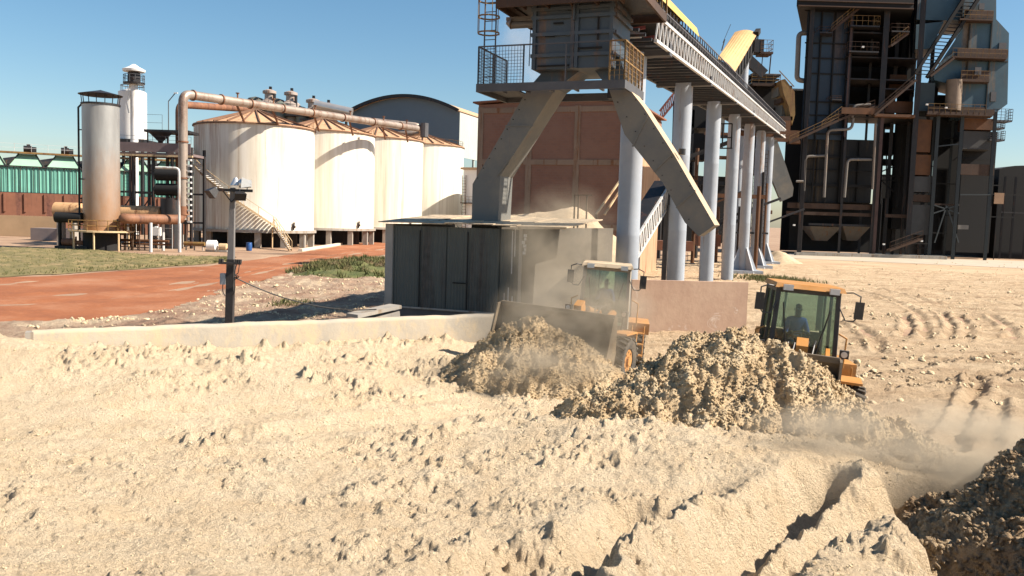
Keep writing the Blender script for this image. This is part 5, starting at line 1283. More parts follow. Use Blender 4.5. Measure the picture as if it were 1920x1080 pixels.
# hoppers
for (xa, xb) in ((1518, 1578), (1580, 1632)):
    mb = MB(); t0 = at(xa, 424, BY+1); t1 = at(xb, 424, BY+1); w_ = t1.x-t0.x; zt_ = t0.z; xc = (t0.x+t1.x)/2; zb_ = zat(452, (xa+xb)/2, BY)
    mb.quadbox([(xc-w_*.18, BY+2.5, zb_), (xc+w_*.18, BY+2.5, zb_), (xc+w_*.18, BY+4.5, zb_), (xc-w_*.18, BY+4.5, zb_), (xc-w_/2, BY+1, zt_), (xc+w_/2, BY+1, zt_), (xc+w_/2, BY+6, zt_), (xc-w_/2, BY+6, zt_)])
    mb.build('hopper', surf('hopper_steel', (.12, .10, .08), .7, var=.2, rust=.2), bh)
bpart('floor_beam', 'darksteel', [(1516, 420, 1638, 424, BY, .5)])
# steel columns and floors
mb = MB()
def colm(px, py, Y, w_, z1, z0=0, mb_=None):
    a = at(px, py, Y); (mb_ or mb).bar((a.x, Y, z0), (a.x, Y, z1), w_)
for px, w_ in ((1508, .7), (1646, .9), (1712, .8)): colm(px, 300, BY-1.0, w_, 46)
for px, Y, w_ in ((1583, BY-.8, .4), (1621, BY+4, .4), (1668, BY+6, .6), (1684, BY+9, .5), (1700, BY+4, .5), (1735, BY+6, .6)): colm(px, 300, Y, w_, 44)
mb.build('column', M['darksteel'], bh)
mb = MB(); colm(1641, 430, BY-1.6, .5, 24, mb_=mb); colm(1585, 240, BY-1.2, .3, 40, 20, mb); mb.build('riser_pipe', surf('pinkish_column', (.07, .04, .035), .7, var=.3), bh)
mb = MB()
for x0, x1, y in ((1585, 1660, 60), (1585, 1720, 107), (1585, 1712, 148), (1582, 1665, 196), (1655, 1715, 166), (1578, 1716, 219)):
    bbx(x0, y, x1, y+2.2, BY-.5, 8, mb)
mb.build('floor', M['darksteel'], bh)
for (x0, y0, x1, y1, mt) in ((1595, 28, 1650, 50, 'rail'), (1592, 77, 1648, 98, 'brownsteel'), (1537, 48, 1560, 62, 'brownsteel'), (1672, 43, 1706, 60, 'brownsteel'), (1560, 178, 1578, 188, 'brownsteel')):
    mb = MB(); bbx(x0, y1-2.5, x1, y1, BY-2.5, 3, mb); a = at(x0, y1-2.5, BY-2.5); b = at(x1, y1-2.5, BY-2.5); pf = mb.build('platform', M['darksteel'], bh)
    mb = MB(); mb.railing([(a.x, BY, a.z), (a.x, BY-2.45, a.z), (b.x, BY-2.45, a.z), (b.x, BY, a.z)], (y1-y0-4)*.0915, .9, .035, 1); mb.build('railing', M[mt], pf)
def stair(px0, py0, px1, py1, Y, mt='brownsteel', rl='rail', w_=1.1, parent=None, h=1.1, name='stair'):
    a = at(px0, py0, Y); b = at(px1, py1, Y); mb = MB()
    for dy in (0, w_): mb.bar(a+Vector((0, dy, 0)), b+Vector((0, dy, 0)), .1, .35)
    n = max(4, int((b-a).length/.45))
    for k in range(1, n): q = a.lerp(b, k/n); mb.box(q+Vector((0, w_/2, 0)), (.35, w_, .05))
    s_ = mb.build(name, M[mt], parent or bh)
    mb = MB(); mb.bar(a+UP*h, b+UP*h, .08)
    for k in range(0, 7): q = a.lerp(b, k/6); mb.bar(q, q+UP*h, .06)
    mb.bar(a+UP*h*.5, b+UP*h*.5, .06); mb.build('handrail', M[rl], s_)
stair(1559, 58, 1620, 8, BY-2.2); stair(1671, 86, 1703, 62, BY-2.2); stair(1480, 268, 1572, 226, BY-2.6, 'brownsteel', 'rail'); stair(1640, 216, 1718, 150, BY-2.6, 'brownsteel', 'brownsteel'); stair(1573, 225, 1640, 200, BY-2, 'brownsteel', 'brownsteel')
stair(1540, 240, 1578, 212, BY-2)
mb = MB()
for k in range(26): q = at(1474+k*9.3, 268-k*4.6 if k < 11 else 218, BY-3); 
bbx(1480, 262, 1500, 268, BY-2.6, 2, mb); bbx(1640, 214, 1716, 219, BY-2.6, 2.5, mb); mb.build('gangway', M['orange'], bh)
bpart('orange_screen', 'orange', [(1440, 244, 1498, 266, BY-2, .2), (1578, 202, 1648, 214, BY-2.2, .15), (1660, 190, 1712, 212, BY+1, .2), (1668, 140, 1700, 170, BY+3, .2)], lab='rust orange mesh screens along the gangways')
# pale bent pipes
def ppipe(pts, Y, r_, name='bent_pipe', m='palepipe', parent=None):
    P = [at(a, b, Y) for a, b in pts]; MB().tube(arc_path(P, .8, 5), r_, 10).build(name, M[m], parent or bh, True)
ppipe([(1518, 62), (1498, 62), (1494, 150), (1512, 152)], BY+1, .42, 'u_shaped_pipe')
ppipe([(1507, 358), (1510, 293), (1548, 292)], BY-1.2, .22); ppipe([(1545, 370), (1552, 244), (1597, 242), (1600, 222)], BY-1.4, .24); ppipe([(1583, 370), (1589, 299), (1634, 299)], BY-1.2, .24); ppipe([(1636, 355), (1642, 232)], BY-1.6, .22)
ppipe([(1598, 220), (1600, 198), (1632, 196)], BY-1.6, .22)
ppipe([(1493, 340), (1506, 340)], BY-1.4, .2)
mb = MB(); 
for (x, y) in ((1618, 68+20), (1738, 196), (1774, 202), (1657, 458), (1728, 452), (1489, 422)): q = at(x, y, BY-2.8); mb.box(q, (.35, .3, .25))
mb.build('lamp', M['white'], bh)
# braces and small clutter in the open bay
mb = MB(); rnd = random.Random(8)
for i in range(46):
    x = rnd.uniform(1648, 1860); y = rnd.uniform(225, 465); Y = BY+rnd.uniform(3, 14); a = at(x, y, Y)
    L = rnd.uniform(1.5, 6)
    if rnd.random() < .5: mb.bar(a, a+Vector((L, 0, 0)), .18)
    elif rnd.random() < .6: mb.bar(a, a+UP*L, .16)
    else: mb.bar(a, a+Vector((L*.7, 0, L*.6)), .14)
for x0, y0, x1, y1 in ((1652, 322, 1676, 312), (1652, 338, 1676, 360), (1650, 330, 1678, 330), (1650, 338, 1678, 338), (1662, 290, 1662, 372), (1670, 290, 1668, 372)): mb.bar(at(x0, y0, BY+4), at(x1, y1, BY+4), .2)
mb.build('bracing', M['black'], bh)
for (x0, y0, x1, y1, dy, d_) in ((1648, 225, 1653, 470, 8, 5), (1677, 218, 1712, 430, 7, 5), (1653, 372, 1680, 470, 9, 5), (1653, 225, 1676, 238, 8, 4), (1653, 248, 1676, 290, 9, 3), (1684, 170, 1688, 220, 8, 3), (1694, 160, 1712, 220, 8, 3), (1652, 100, 1676, 225, 10, 3), (1653, 298, 1676, 309, 9, 3)):
    bpart('stack_block', 'black', [(x0, y0, x1, y1, BY+dy, d_)])
MB().cyl(at(1676, 390, BY+7)*1, Vector((at(1676, 390, BY+7).x, BY+7, 46)), .7, n=12).build('black_stack', M['black'], bh)
# handrailed stair near the ground
stair(1668, 470, 1730, 448, BY-4, 'brownsteel', 'brownsteel', h=1.4)
mb = MB(); mb.box((at(1650, 470, BY-3).x, BY-3, .3), (22, 1.2, .6)); mb.box((at(1540, 470, BY-3).x, BY-3.5, .25), (9, 1.2, .5)); mb.build('kerb', M['concrete'], bh)

P = [at(a, b, BY+9) for a, b in ((1708, -60), (1786, -60), (1716, 112), (1708, 112))]
MB().prism(P[::-1], Vector((.8, 2, 0))).build('rear_wall', M['navy'], bh)
bpart('rear_wall', 'black', [(1716, 160, 1756, 216, BY+9, 2), (1716, 216, 1800, 300, BY+12, 2)])
# right tower
base = at(1800, 470, BY)
gt_ = thing('gas_tower', 'faded teal ducts with rusty galleries on dark columns at the right of the boiler house', 'process tower', (base.x, BY, 0))
def gpart(name, m, boxes, lab=None):
    for b in boxes:
        mb = MB(); bbx(*b[:4], b[4] if len(b) > 4 else BY, b[5] if len(b) > 5 else 4, mb); mb.build(name, M[m] if isinstance(m, str) else m, gt_, label=lab)
gpart('upper_duct', 'teal', [(1722, -70, 1806, 38, BY+1, 10)])
P = [at(a, b, BY) for a, b in ((1806, -60), (1868, -60), (1868, 36), (1892, 62), (1889, 195), (1862, 214), (1790, 214), (1790, 160), (1752, 150), (1750, 136), (1806, 52))]
MB().prism([Vector((q.x, BY, q.z)) for q in P][::-1], Vector((3.85, 10, 0))).build('main_duct', M['teal'], gt_)
P = [at(a, b, BY+.5) for a, b in ((1718, 46), (1770, 40), (1748, 88), (1736, 92), (1716, 92))]
MB().prism([Vector((q.x, BY+.5, q.z)) for q in P][::-1], Vector((3.0, 8, 0))).build('side_duct', M['teal'], gt_)
gpart('mid_duct', surf('dark_teal', (.03, .05, .058), .6, var=.2, scale=.2), [(1722, 155, 1752, 208, BY, 6), (1779, 150, 1792, 205, BY+.5, 5)])
gpart('duct_rib', 'darkgrey', [(1816, 44, 1818, 110, BY-.3, .3), (1854, 40, 1856, 205, BY-.3, .3), (1813, 115, 1815, 145, BY-.3, .3), (1806, -40, 1808, 36, BY-.3, .3), (1795, 113, 1890, 115, BY-.25, .3), (1720, 156, 1724, 208, BY-.3, .3)])
gpart('gallery', 'brownsteel', [(1795, 92, 1890, 106, BY-1.2, .2), (1786, 106, 1888, 109, BY-2, 2.4), (1802, 132, 1855, 148, BY-1.6, .15), (1800, 148, 1855, 153, BY-2.2, 2.4), (1808, 20, 1862, 34, BY-1.2, .2), (1800, 35, 1862, 38, BY-2, 2.4), (1742, 200, 1846, 210, BY-1.8, .15), (1738, 210, 1862, 216, BY-2.6, 3), (1846, 205, 1865, 216, BY-1, .3)])
mb = MB()
for (x0, x1, y, h) in ((1740, 1848, 211, 1.5), (1786, 1888, 106, 1.4), (1802, 1856, 148, 1.4), (1808, 1862, 35, 1.4)):
    a = at(x0, y, BY-2.6); b = at(x1, y, BY-2.6); mb.railing([a, (b.x, b.y, a.z)], h, 1.0, .035, 1)
mb.build('gallery_railing', M['rail'], gt_)
gpart('orange_duct', 'orange', [(1717, 224, 1746, 285, BY-.5, 4), (1714, 290, 1745, 328, BY-.5, 4), (1802, 222, 1862, 243, BY, 4)], 'rust orange duct panels')
gpart('grey_duct', surf('smoke_grey', (.05, .05, .05), .7, var=.2, scale=.3), [(1712, 331, 1745, 360, BY-.4, 4), (1708, 384, 1742, 440, BY-.2, 4), (1806, 246, 1856, 280, BY+.5, 5)])
gpart('brown_band', 'brownsteel', [(1710, 365, 1744, 378, BY-.3, 4), (1800, 308, 1864, 328, BY-.8, 1), (1750, 382, 1800, 385, BY, .5)])
gpart('barrel_vessel_support', 'black', [(1750, 216, 1800, 470, BY+9, 3), (1800, 246, 1862, 474, BY+4, 4), (1752, 165, 1758, 205, BY+4, 3), (1744, 178, 1779, 208, BY+5, 2)])
q0 = at(1790, 150, BY-1.2); q1 = at(1790, 208, BY-1.2); MB().cyl((q0.x, q0.y, q1.z), (q0.x, q0.y, q0.z), 1.25, n=20).build('tan_vessel', surf('tan_vessel', (.2, .145, .10), .6, var=.2), gt_, True)
mb = MB()
for px, Y, w_ in ((1752, BY-1, .55), (1797, BY-1, .55), (1858, BY-.8, .5), (1745, BY+8, .4), (1780, BY+7, .4)): colm(px, 330, Y, w_, at(px, 210, Y).z, 0, mb)
for x0, y0, x1, y1 in ((1750, 400, 1798, 384), (1750, 384, 1798, 400), (1752, 455, 1775, 385), (1775, 385, 1797, 455), (1752, 275, 1798, 270), (1800, 365, 1858, 365)): mb.bar(at(x0, y0, BY-1), at(x1, y1, BY-1), .2)
mb.build('column', surf('blue_black_column', (.022, .03, .034), .6, var=.2), gt_)
gpart('white_hood', 'palepipe', [(1796, 422, 1816, 430, BY-.5, 1)])
gpart('rooflight_window', 'greyrail', [(1873, 80, 1887, 96, BY-.2, .3), (1858, 172, 1868, 190, BY-.2, .3), (1828, 126, 1840, 140, BY-2, .5), (1836, 6, 1846, 18, BY-1, .8)])
mb = MB()       # long ladder-stair with sky behind it
a = at(1716, 138, BY-1.5); b = at(1812, -10, BY-1.5); off = Vector((2.0, 0, -.6))
mb.bar(a, b, .5, .5); mb.bar(a+off, b+off, .6, .5)
for k in range(22): q = a.lerp(b, k/22); mb.bar(q, q+off+Vector((.3, 0, .5)), .2, .12)
mb.build('stair_truss', M['black'], gt_)
stair(1745, 143, 1790, 108, BY-2.5, 'brownsteel', 'brownsteel', parent=gt_)
def cage(px0, py0, px1, py1, Y):
    a = at(px0, py1, Y); b = at(px1, py1, Y); h = (py1-py0)*.09; mb = MB(); mb.railing([(a.x, Y, a.z), (b.x, Y, a.z), (b.x, Y+2, a.z)], h, .7, .04, 3); mb.box(((a.x+b.x)/2, Y+1, a.z), (b.x-a.x, 2, .3)); mb.build('caged_platform', M['greyrail'], gt_)
cage(1862, 204, 1898, 226, BY); cage(1856, 245, 1884, 262, BY); cage(1862, 228, 1884, 240, BY+3)
# dark building far right with domed roof, and clutter
q = at(1868, 400, 160); q2 = at(2040, 400, 160)
t = thing('dark_hall', 'low black hall with a rounded roof at the far right edge behind the boiler plant', 'building', (q.x, 160, 0))
z1 = zat(322, 1900, 160); xs = [q.x+(q2.x-q.x)*k/12 for k in range(13)]
P = [Vector((q.x, 160, 0))]+[Vector((x, 160, z1+1.2*math.sin(math.pi*min(1, (k+1)/8)))) for k, x in enumerate(xs)]+[Vector((q2.x, 160, 0))]
MB().prism(P, Vector((0, 20, 0))).build('wall', M['black'], t)
mb = MB(); 
for x in (1880, 1900, 1925): a = at(x, 400, 158.8); mb.bar((a.x, 158.8, 0), (a.x, 158.8, z1-1), .35)
mb.bar((q.x, 158.7, zat(398, 1890, 158)), (q2.x, 158.7, zat(400, 1890, 158)), .2); mb.build('column', M['darksteel'], t)
q = at(1873, 372, 150); t = thing('panel_board', 'brownish panel hung between the columns at the far right', 'panel', (q.x, 150, q.z))
MB().box(q, (1.7, .15, 1.9)).build('board', surf('brown_panel', (.28, .17, .10), .7, var=.2), t); MB().bar(q+Vector((0, .3, -11)), q+Vector((0, .3, .9)), .15).build('post', M['darksteel'], t)
q = gp(1868, 478); q = Vector((q.x*1.02, 148, 0)); t = thing('yellow_stand', 'small yellow steel stair stand at the foot of the right tower', 'stand', q)
mb = MB(); mb.ladder(q, q+UP*5.5, (1, 0, 0), 1.2, .5, .07); mb.build('ladder', M['rail'], t)
mb = MB(); mb.box(q+Vector((.8, 0, 4)), (1.6, 1, .2)); mb.bar(q+Vector((1.6, 0, 0)), q+Vector((1.6, 0, 5)), .15); mb.build('frame', M['rail'], t)
q = gp(1905, 484); t = thing('green_pipe', 'low green pipe lying along the apron at the far right', 'pipe', (q.x, 143, 0))
MB().cyl((q.x-3, 144, .8), (q.x+16, 144, .8), .5, n=12).build('run', M['green'], t, True); MB().box((q.x+2, 144, .15), (.8, 1, .3)).build('support', M['concrete'], t)
q = at(1560, 462, BY); t = thing('far_boiler_block', 'dark blue plant block seen in the gap left of the boiler house', 'building', (at(1489, 300, 158).x, 158, 0))
mb = MB(); bbx(1470, 168, 1512, 470, 158, 8, mb); mb.build('wall', M['black'], t); mb = MB(); bbx(1474, 166, 1512, 169, 157.6, 8, mb); mb.build('roof', M['palesteel'], t)

# ================================================================== SECOND CONVEYOR AND TRANSFER TOWER
def P2(px, py, Y): return at(px, py, Y)
t = thing('upper_conveyor', 'steep second conveyor with a tan curved sheet cover rising above the main gallery', 'conveyor', (P2(1400, 150, 112).x, 112, 0))
A1, B1 = P2(1376, 130, 98), P2(1418, 62, 112)
d = (B1-A1).normalized(); sdv = Vector((1, -.25, 0)).normalized(); nrm = sdv.cross(d).normalized()
if nrm.z < 0: nrm = -nrm
mb = MB(); w_ = 2.3; b = len(mb.v)
NN = 14
cl_, clb = P2(1345, 110, 98), P2(1378, 60, 112); cr_, crb = P2(1378, 134, 98), P2(1420, 62, 112)
ring0 = []; ring1 = []
for k in range(9):
    f_ = k/8; lift = UP*.35*math.sin(math.pi*f_); ring0.append(cl_.lerp(cr_, f_)+lift); ring1.append(clb.lerp(crb, f_)+lift)
for k in range(8):
    mb.quadbox([ring0[k]-UP*.1, ring0[k+1]-UP*.1, ring1[k+1]-UP*.1, ring1[k]-UP*.1, ring0[k], ring0[k+1], ring1[k+1], ring1[k]])
mb.build('cover', M['galvcover'], t)
mb = MB(); mb.prism([cr_-UP*.1, crb-UP*.1, crb-UP*1.6, cr_-UP*1.8], sdv*-.2); mb.bar(cr_-UP*1.7, crb-UP*1.5, .3); mb.bar(crb+UP*.1-d, crb+UP*.1+d*.8, .6, .6)
for k in range(9): q = cr_.lerp(crb, k/8); mb.bar(q+sdv*.1, q-UP*1.7+sdv*.1, .12)
mb.prism([cl_, cr_, cr_-UP*1.6, cl_-UP*1.6], d*.2); mb.prism([cl_-UP*1.7, cr_-UP*1.7, crb-UP*1.6, clb-UP*1.6], -UP*.1)
mb.build('frame', M['black'], t)
hp = P2(1428, 95, 110)
mb = MB(); mb.box(hp+Vector((-.6, 0, .4)), (1.2, 2.0, 1.6)); mb.build('drive_housing', M['darksteel'], t)
mb = MB(); a = P2(1426, 99, 109); b_ = P2(1449, 99, 109); mb.box(((a.x+b_.x)/2, 110, a.z), (b_.x-a.x, 2.4, .25)); mb.bar((b_.x-.2, 109, a.z), (b_.x-.3, 109, zat(138, 1445, 109)), .14); mb.bar((a.x+.3, 109, a.z), (a.x+.2, 109, zat(138, 1430, 109)), .1)
pf = mb.build('end_platform', M['brownsteel'], t); mb = MB(); mb.railing([(a.x, 109, a.z), (b_.x, 109, a.z), (b_.x, 111, a.z)], 1.6, .7, .03, 2); mb.build('railing', M['rail'], pf)
mb = MB(); a = P2(1402, 112, 108); b_ = P2(1432, 140, 108); mb.bar(a, b_, .9, 1.2); mb.build('drop_chute', M['darksteel'], t)
mb = MB(); a = P2(1353, 95, 100); mb.bar(a, a+Vector((.3, 0, 1.3)), .12); mb.bar(a+Vector((.1, 0, .9)), a+Vector((.9, 0, 3.0)), .05); mb.build('mast', M['greyrail'], t)
MB().cyl((P2(1394, 150, 106).x, 106, 0), (P2(1394, 150, 106).x, 106, zat(118, 1394, 106)), .55, n=18).build('support_post', M['pillar'], t, True)
t = thing('transfer_tower', 'transfer tower with brown platforms and a dark cabin where the two conveyors meet', 'transfer tower', (P2(1440, 200, 116).x, 116, 0))
def tpart(name, m, boxes):
    for b in boxes:
        mb = MB(); bbx(*b, mb); mb.build(name, M[m] if isinstance(m, str) else m, t)
tpart('cabin', 'black', [(1412, 158, 1460, 236, 118, 8), (1455, 160, 1484, 222, 120, 6), (1395, 235, 1432, 312, 116, 8), (1410, 137, 1418, 165, 118, 4)])
tpart('deck', 'darksteel', [(1408, 139, 1464, 142, 115.5, 5), (1412, 147, 1462, 149, 115.5, 5), (1410, 154, 1466, 157, 115.5, 5), (1385, 311, 1432, 328, 113, 2)])
tpart('deck_edge', 'brownsteel', [(1412, 156, 1460, 161, 115.2, .3), (1460, 218, 1486, 226, 113, 3), (1464, 183, 1480, 192, 114, 3)])
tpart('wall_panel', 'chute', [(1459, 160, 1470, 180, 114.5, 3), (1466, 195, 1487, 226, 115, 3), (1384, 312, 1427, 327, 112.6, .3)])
tpart('orange_screen', 'orange', [(1466, 226, 1482, 252, 112.5, 2), (1430, 250, 1440, 330, 112, .4)])
P = [at(a, b, 113) for a, b in ((1464, 150), (1472, 148), (1490, 172), (1491, 215), (1485, 235), (1479, 200), (1470, 178))]
MB().prism(P[::-1], Vector((0, 3, 0))).build('curved_cover', M['rail'], t)
mb = MB(); a = at(1410, 139, 115.3); b_ = at(1464, 139, 115.3); mb.railing([(a.x, 115.3, a.z-1.2), (b_.x, 115.3, a.z-1.2)], 1.3, 1.0, .04, 2); a = at(1386, 312, 112.5); b_ = at(1430, 312, 112.5); mb.railing([(a.x, 112.5, a.z), (b_.x, 112.5, a.z)], 1.2, .8, .03, 1)
a = at(1460, 150, 113); b_ = at(1488, 180, 113); mb.bar(a+UP*1.2, b_+UP*1.2, .1); mb.build('railing', M['rail'], t)
for pts in ([(1438, 260), (1457, 262), (1488, 352), (1486, 368), (1465, 378), (1440, 318)],):
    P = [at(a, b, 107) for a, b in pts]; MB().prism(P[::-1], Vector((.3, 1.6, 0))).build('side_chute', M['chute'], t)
mb = MB(); q = at(1390, 450, 97)
for px, Y in ((1396, 99), (1418, 104), (1432, 107)): a = at(px, 400, Y); mb.cyl((a.x, Y, 0), (a.x, Y, 14), .5, n=18)
mb.build('pillar', M['pillar'], t, True)
mb = MB()
for px in (1436, 1428, 1420): a = at(px, 400, 108); mb.bar((a.x, 108, 0), (a.x, 108, 16), .3)
mb.build('brown_duct', M['orange'], t)
mb = MB()
for px in (1410, 1414, 1431): a = at(px, 380, 106); mb.ladder((a.x, 106, 0), (a.x, 106, 14), (1, 0, 0), .6, .5, .05)
mb.build('ladder', M['brownsteel'], t)
# process plant clutter under and behind the gallery
t = thing('pipe_yard', 'tangle of pipes, frames and dark equipment standing behind the conveyor pillars', 'process equipment', (at(1320, 400, 100).x, 100, 0))
rnd = random.Random(12); mb = MB(); mo_ = MB(); mp_ = MB()
for i in range(26):
    x = rnd.uniform(1226, 1440); Y = rnd.uniform(92, 118); a = at(x, 400, Y); h = rnd.uniform(6, 17); w_ = rnd.choice([.2, .3, .45, .6])
    (mo_ if i % 3 == 0 else mb if i % 3 == 1 else mp_).cyl((a.x, Y, 0), (a.x, Y, h), w_/2, n=8)
for i in range(22):
    x = rnd.uniform(1226, 1400); Y = rnd.uniform(92, 116); a = at(x, rnd.uniform(240, 460), Y); L = rnd.uniform(3, 9)
    (mo_ if i % 4 == 0 else mb).bar(a, a+Vector((L, 0, rnd.choice([0, 0, L*.4]))), rnd.uniform(.15, .5))
mb.build('dark_frame', M['darksteel'], t); mo_.build('orange_pipe', M['orange'], t); mp_.build('pale_pipe', M['palepipe'], t)
mb = MB(); bbx(1300, 250, 1330, 300, 120, 4, mb); bbx(1290, 185, 1345, 240, 126, 8, mb); bbx(1240, 330, 1392, 455, 124, 3, mb); bbx(1262, 205, 1300, 330, 126, 4, mb); mb.build('dark_housing', M['black'], t)
mb = MB(); bbx(1225, 452, 1300, 470, 88, 2, mb); bbx(1310, 440, 1352, 462, 98, 2, mb); mb.build('low_red_wall', M['wallred'], t)
mb = MB()
a = at(1330, 233, 70); b_ = at(1362, 233, 70); 
t2 = thing('hanging_cage', 'black square steel cage platform hung between the second and fourth pillars', 'platform', (a.x, 70, a.z))
for p0, p1_ in (((1338, 232), (1373, 232)), ((1338, 278), (1373, 278)), ((1340, 258), (1373, 258)), ((1340, 232), (1337, 278)), ((1356, 232), (1354, 278)), ((1373, 232), (1371, 278))): mb.bar(at(*p0, 68), at(*p1_, 68), .1)
mb.build('frame', M['black'], t2)
# small inclined truss conveyor beside first pillar
a = at(1196, 442, 46); b_ = at(1252, 352, 50)
t = thing('inclined_truss', 'short inclined pale truss walkway rising behind the first pillar', 'truss', (a.x, 46, 0))
mb = MB(); dn_ = UP*-1.2
mb.bar(a, b_, .12); mb.bar(a+dn_, b_+dn_, .12); n = 12
for k in range(n): q0 = a.lerp(b_, k/n); q1 = a.lerp(b_, (k+.5)/n); q2 = a.lerp(b_, (k+1)/n); mb.bar(q0, q1+dn_, .07); mb.bar(q1+dn_, q2, .07)
mb.build('truss', M['palesteel'], t)
mb = MB(); mb.bar(a+Vector((-.2, .8, .3)), b_+Vector((-.2, .8, .3)), .9, .3); mb.build('walkway', M['darksteel'], t)
mb = MB(); mb.bar((a.x+.2, 47, 0), (a.x+.2, 47, a.z), .2); mb.bar((b_.x, 50, 0), (b_.x, 50, b_.z-1), .25); mb.build('support_post', M['greyrail'], t)
a = at(1118, 402, 50); b_ = at(1165, 335, 52)
t = thing('loading_rail', 'pair of thin rusty inclined rails above the bagasse pile behind the shed', 'rail', (a.x, 50, 0))
mb = MB(); mb.bar(a, b_, .1); mb.bar(a+Vector((.5, .2, 0)), b_+Vector((.4, .2, 0)), .1); mb.build('rails', M['cream'], t); mb = MB(); mb.bar((b_.x, 52, 0), b_, .14); mb.bar((a.x, 50, 0), a, .14); mb.build('post', M['brownsteel'], t)
mb = MB()
a = at(1078, 360, 42)
t = thing('steel_frame_rail', 'thin rusty steel posts standing in the pile behind the shed roof', 'frame', (a.x, 42, 0))
for x in (1078, 1085, 1101): q = at(x, 365, 42); mb.bar((q.x, 42, 3), (q.x, 42, q.z), .07)
q0, q1 = at(1078, 366, 42), at(1110, 366, 42); mb.bar(q0, q1, .05); mb.build('post', M['brownsteel'], t)
# red inclined lattice
a = at(1236, 228, 100); b_ = at(1266, 190, 100); t = thing('red_lattice', 'red lattice boom rising behind the conveyor beside the second pillar', 'lattice', (a.x, 100, 0))
mb = MB(); 
for dz in (0, 1.2): mb.bar(a+UP*dz, b_+UP*dz, .22)
for k in range(7): mb.bar(a.lerp(b_, k/7), a.lerp(b_, (k+1)/7)+UP*1.2, .12)
mb.build('boom', surf('faded_red', (.40, .14, .10), .6, var=.15), t); MB().bar((b_.x+.3, 100, 0), b_, .4).build('post', M['darksteel'], t)
# distant tree line left and right of the plant, low
def treeline(name, x0, x1, Y, h, n, seed, label):
    rnd = random.Random(seed); g = MB(); tr = MB()
    for i in range(n):
        x = rnd.uniform(x0, x1); y = Y+rnd.uniform(-6, 6); hh = h*rnd.uniform(.6, 1.1)
        tr.bar((x, y, 0), (x, y, hh*.6), .3)
        for k in range(60):
            a = rnd.uniform(0, 6.28); rr_ = hh*.35*rnd.random()**.5; z = hh*(.35+.6*rnd.random()); s_ = .7
            c_ = Vector((x+rr_*math.cos(a), y+rr_*math.sin(a), z)); u_ = Vector((rnd.gauss(0, 1), rnd.gauss(0, 1), rnd.gauss(0, 1))).normalized()*s_; v_ = Vector((rnd.gauss(0, 1), rnd.gauss(0, 1), rnd.gauss(0, 1))).normalized()*s_
            g.poly([c_-u_, c_-v_, c_+u_, c_+v_])
    o = thing(name, label, 'trees', (x0, Y, 0)); o['kind'] = 'stuff'
    g.build('crown', M['grass2'], o); tr.build('trunk', M['darksteel'], o)
#treeline('far_trees', -560, -330, 640, 16, 60, 5, 'far line of trees on the horizon')
m, nt, p, c, base = bag_mat('shaded_bagasse', (0.34, 0.21, 0.11), (0.66, 0.50, 0.31), 0.5)  # browner bagasse, painting in the shade on the mound's left face
nt.links.new(base, p.inputs['Base Color']); p.inputs['Roughness'].default_value = 1.0; bumps(nt, p, c, 1.0); M['heapshade'] = m
# ================================================================== HEAPS
def cone(px, py, Y, sl, sy=1.0): q = at(px, py, Y); return (q.x, q.y, q.z, sl, sy)
heap('bagasse_heap', [cone(1000, 590, 23.5, .75), cone(950, 620, 23.1, .8), cone(1060, 622, 23.0, .78), cone(1110, 680, 22.3, .8), cone(890, 680, 22.6, .9), cone(980, 690, 22.3, .6)],
     -2.9, 3.4, 20.6, 25.2, .032, 'loose crumbly bagasse heap spilling from the bucket of the left loader', 101, 1.0, 26000, .005, .026)
heap('bagasse_heap', [cone(1345, 625, 16.9, .72), cone(1400, 625, 17.0, .72), cone(1275, 662, 16.5, .75), cone(1455, 652, 16.8, .72), cone(1200, 722, 15.9, .75), cone(1500, 690, 16.5, .85), cone(1515, 722, 16.2, .9), cone(1590, 812, 15.4, .5), cone(1330, 740, 15.4, .6), cone(1420, 760, 15.2, .6), cone(1130, 745, 15.6, .7), cone(1650, 830, 15.0, .35)],
     .6, 9.0, 12.6, 20.0, .028, 'big dark and clumpy bagasse heap in front of the right loader', 202, 1.3, 52000, .005, .030, .4)
heap('bagasse_mound', [cone(1985, 785, 10.9, 1.3), cone(2045, 830, 9.7, 1.5), cone(2065, 905, 8.5, 1.7), cone(2080, 990, 7.4, 1.8), cone(2110, 790, 9.5, .8)],
     4.2, 10.5, 5.0, 14.0, .028, 'dark brown clumpy mound at the right edge of the picture', 404, 1.1, 26000, .004, .035, .9, 'bagasse mounds')
for o_ in [x for x in bpy.data.objects if x.name == 'bagasse_mound']:
    for q_ in [o_]+[x for x in bpy.data.objects if x.parent == o_]: q_.data.materials[0] = M['heapshade']
# stockpile behind the shed
def pile(name, cones, x0, x1, y0, y1, step, label, seed):
    xs = np.arange(x0, x1, step); ys = np.arange(y0, y1, step); X, Y = np.meshgrid(xs, ys)
    wx = fbm(X*.25, Y*.25, 4, seed)*.7; wy = fbm(X*.25, Y*.25, 4, seed+7)*.7; Zs = np.full(X.shape, -3.0)
    for cx, cy, cz, sl, sy in cones:
        d = np.sqrt((X+wx-cx)**2+((Y+wy-cy)*sy)**2+1.2); Zs = np.logaddexp(Zs*3, (cz+sl*1.0-d*sl)*3)/3
    Zs += fbm(X*1.2, Y*1.2, 4, seed)*.10
    o = grid_mesh(name, X, Y, Zs, M['pilefar']); return tag(o, label, 'pile', 'bagasse stockpiles behind the shed', 'stuff')
m, nt, p, c, base = bag_mat('stockpile_bagasse', (0.44, 0.33, 0.21), (0.58, 0.45, 0.30), 0.3)
nt.links.new(base, p.inputs['Base Color']); p.inputs['Roughness'].default_value = 1.0; bumps(nt, p, c, .7); M['pilefar'] = m
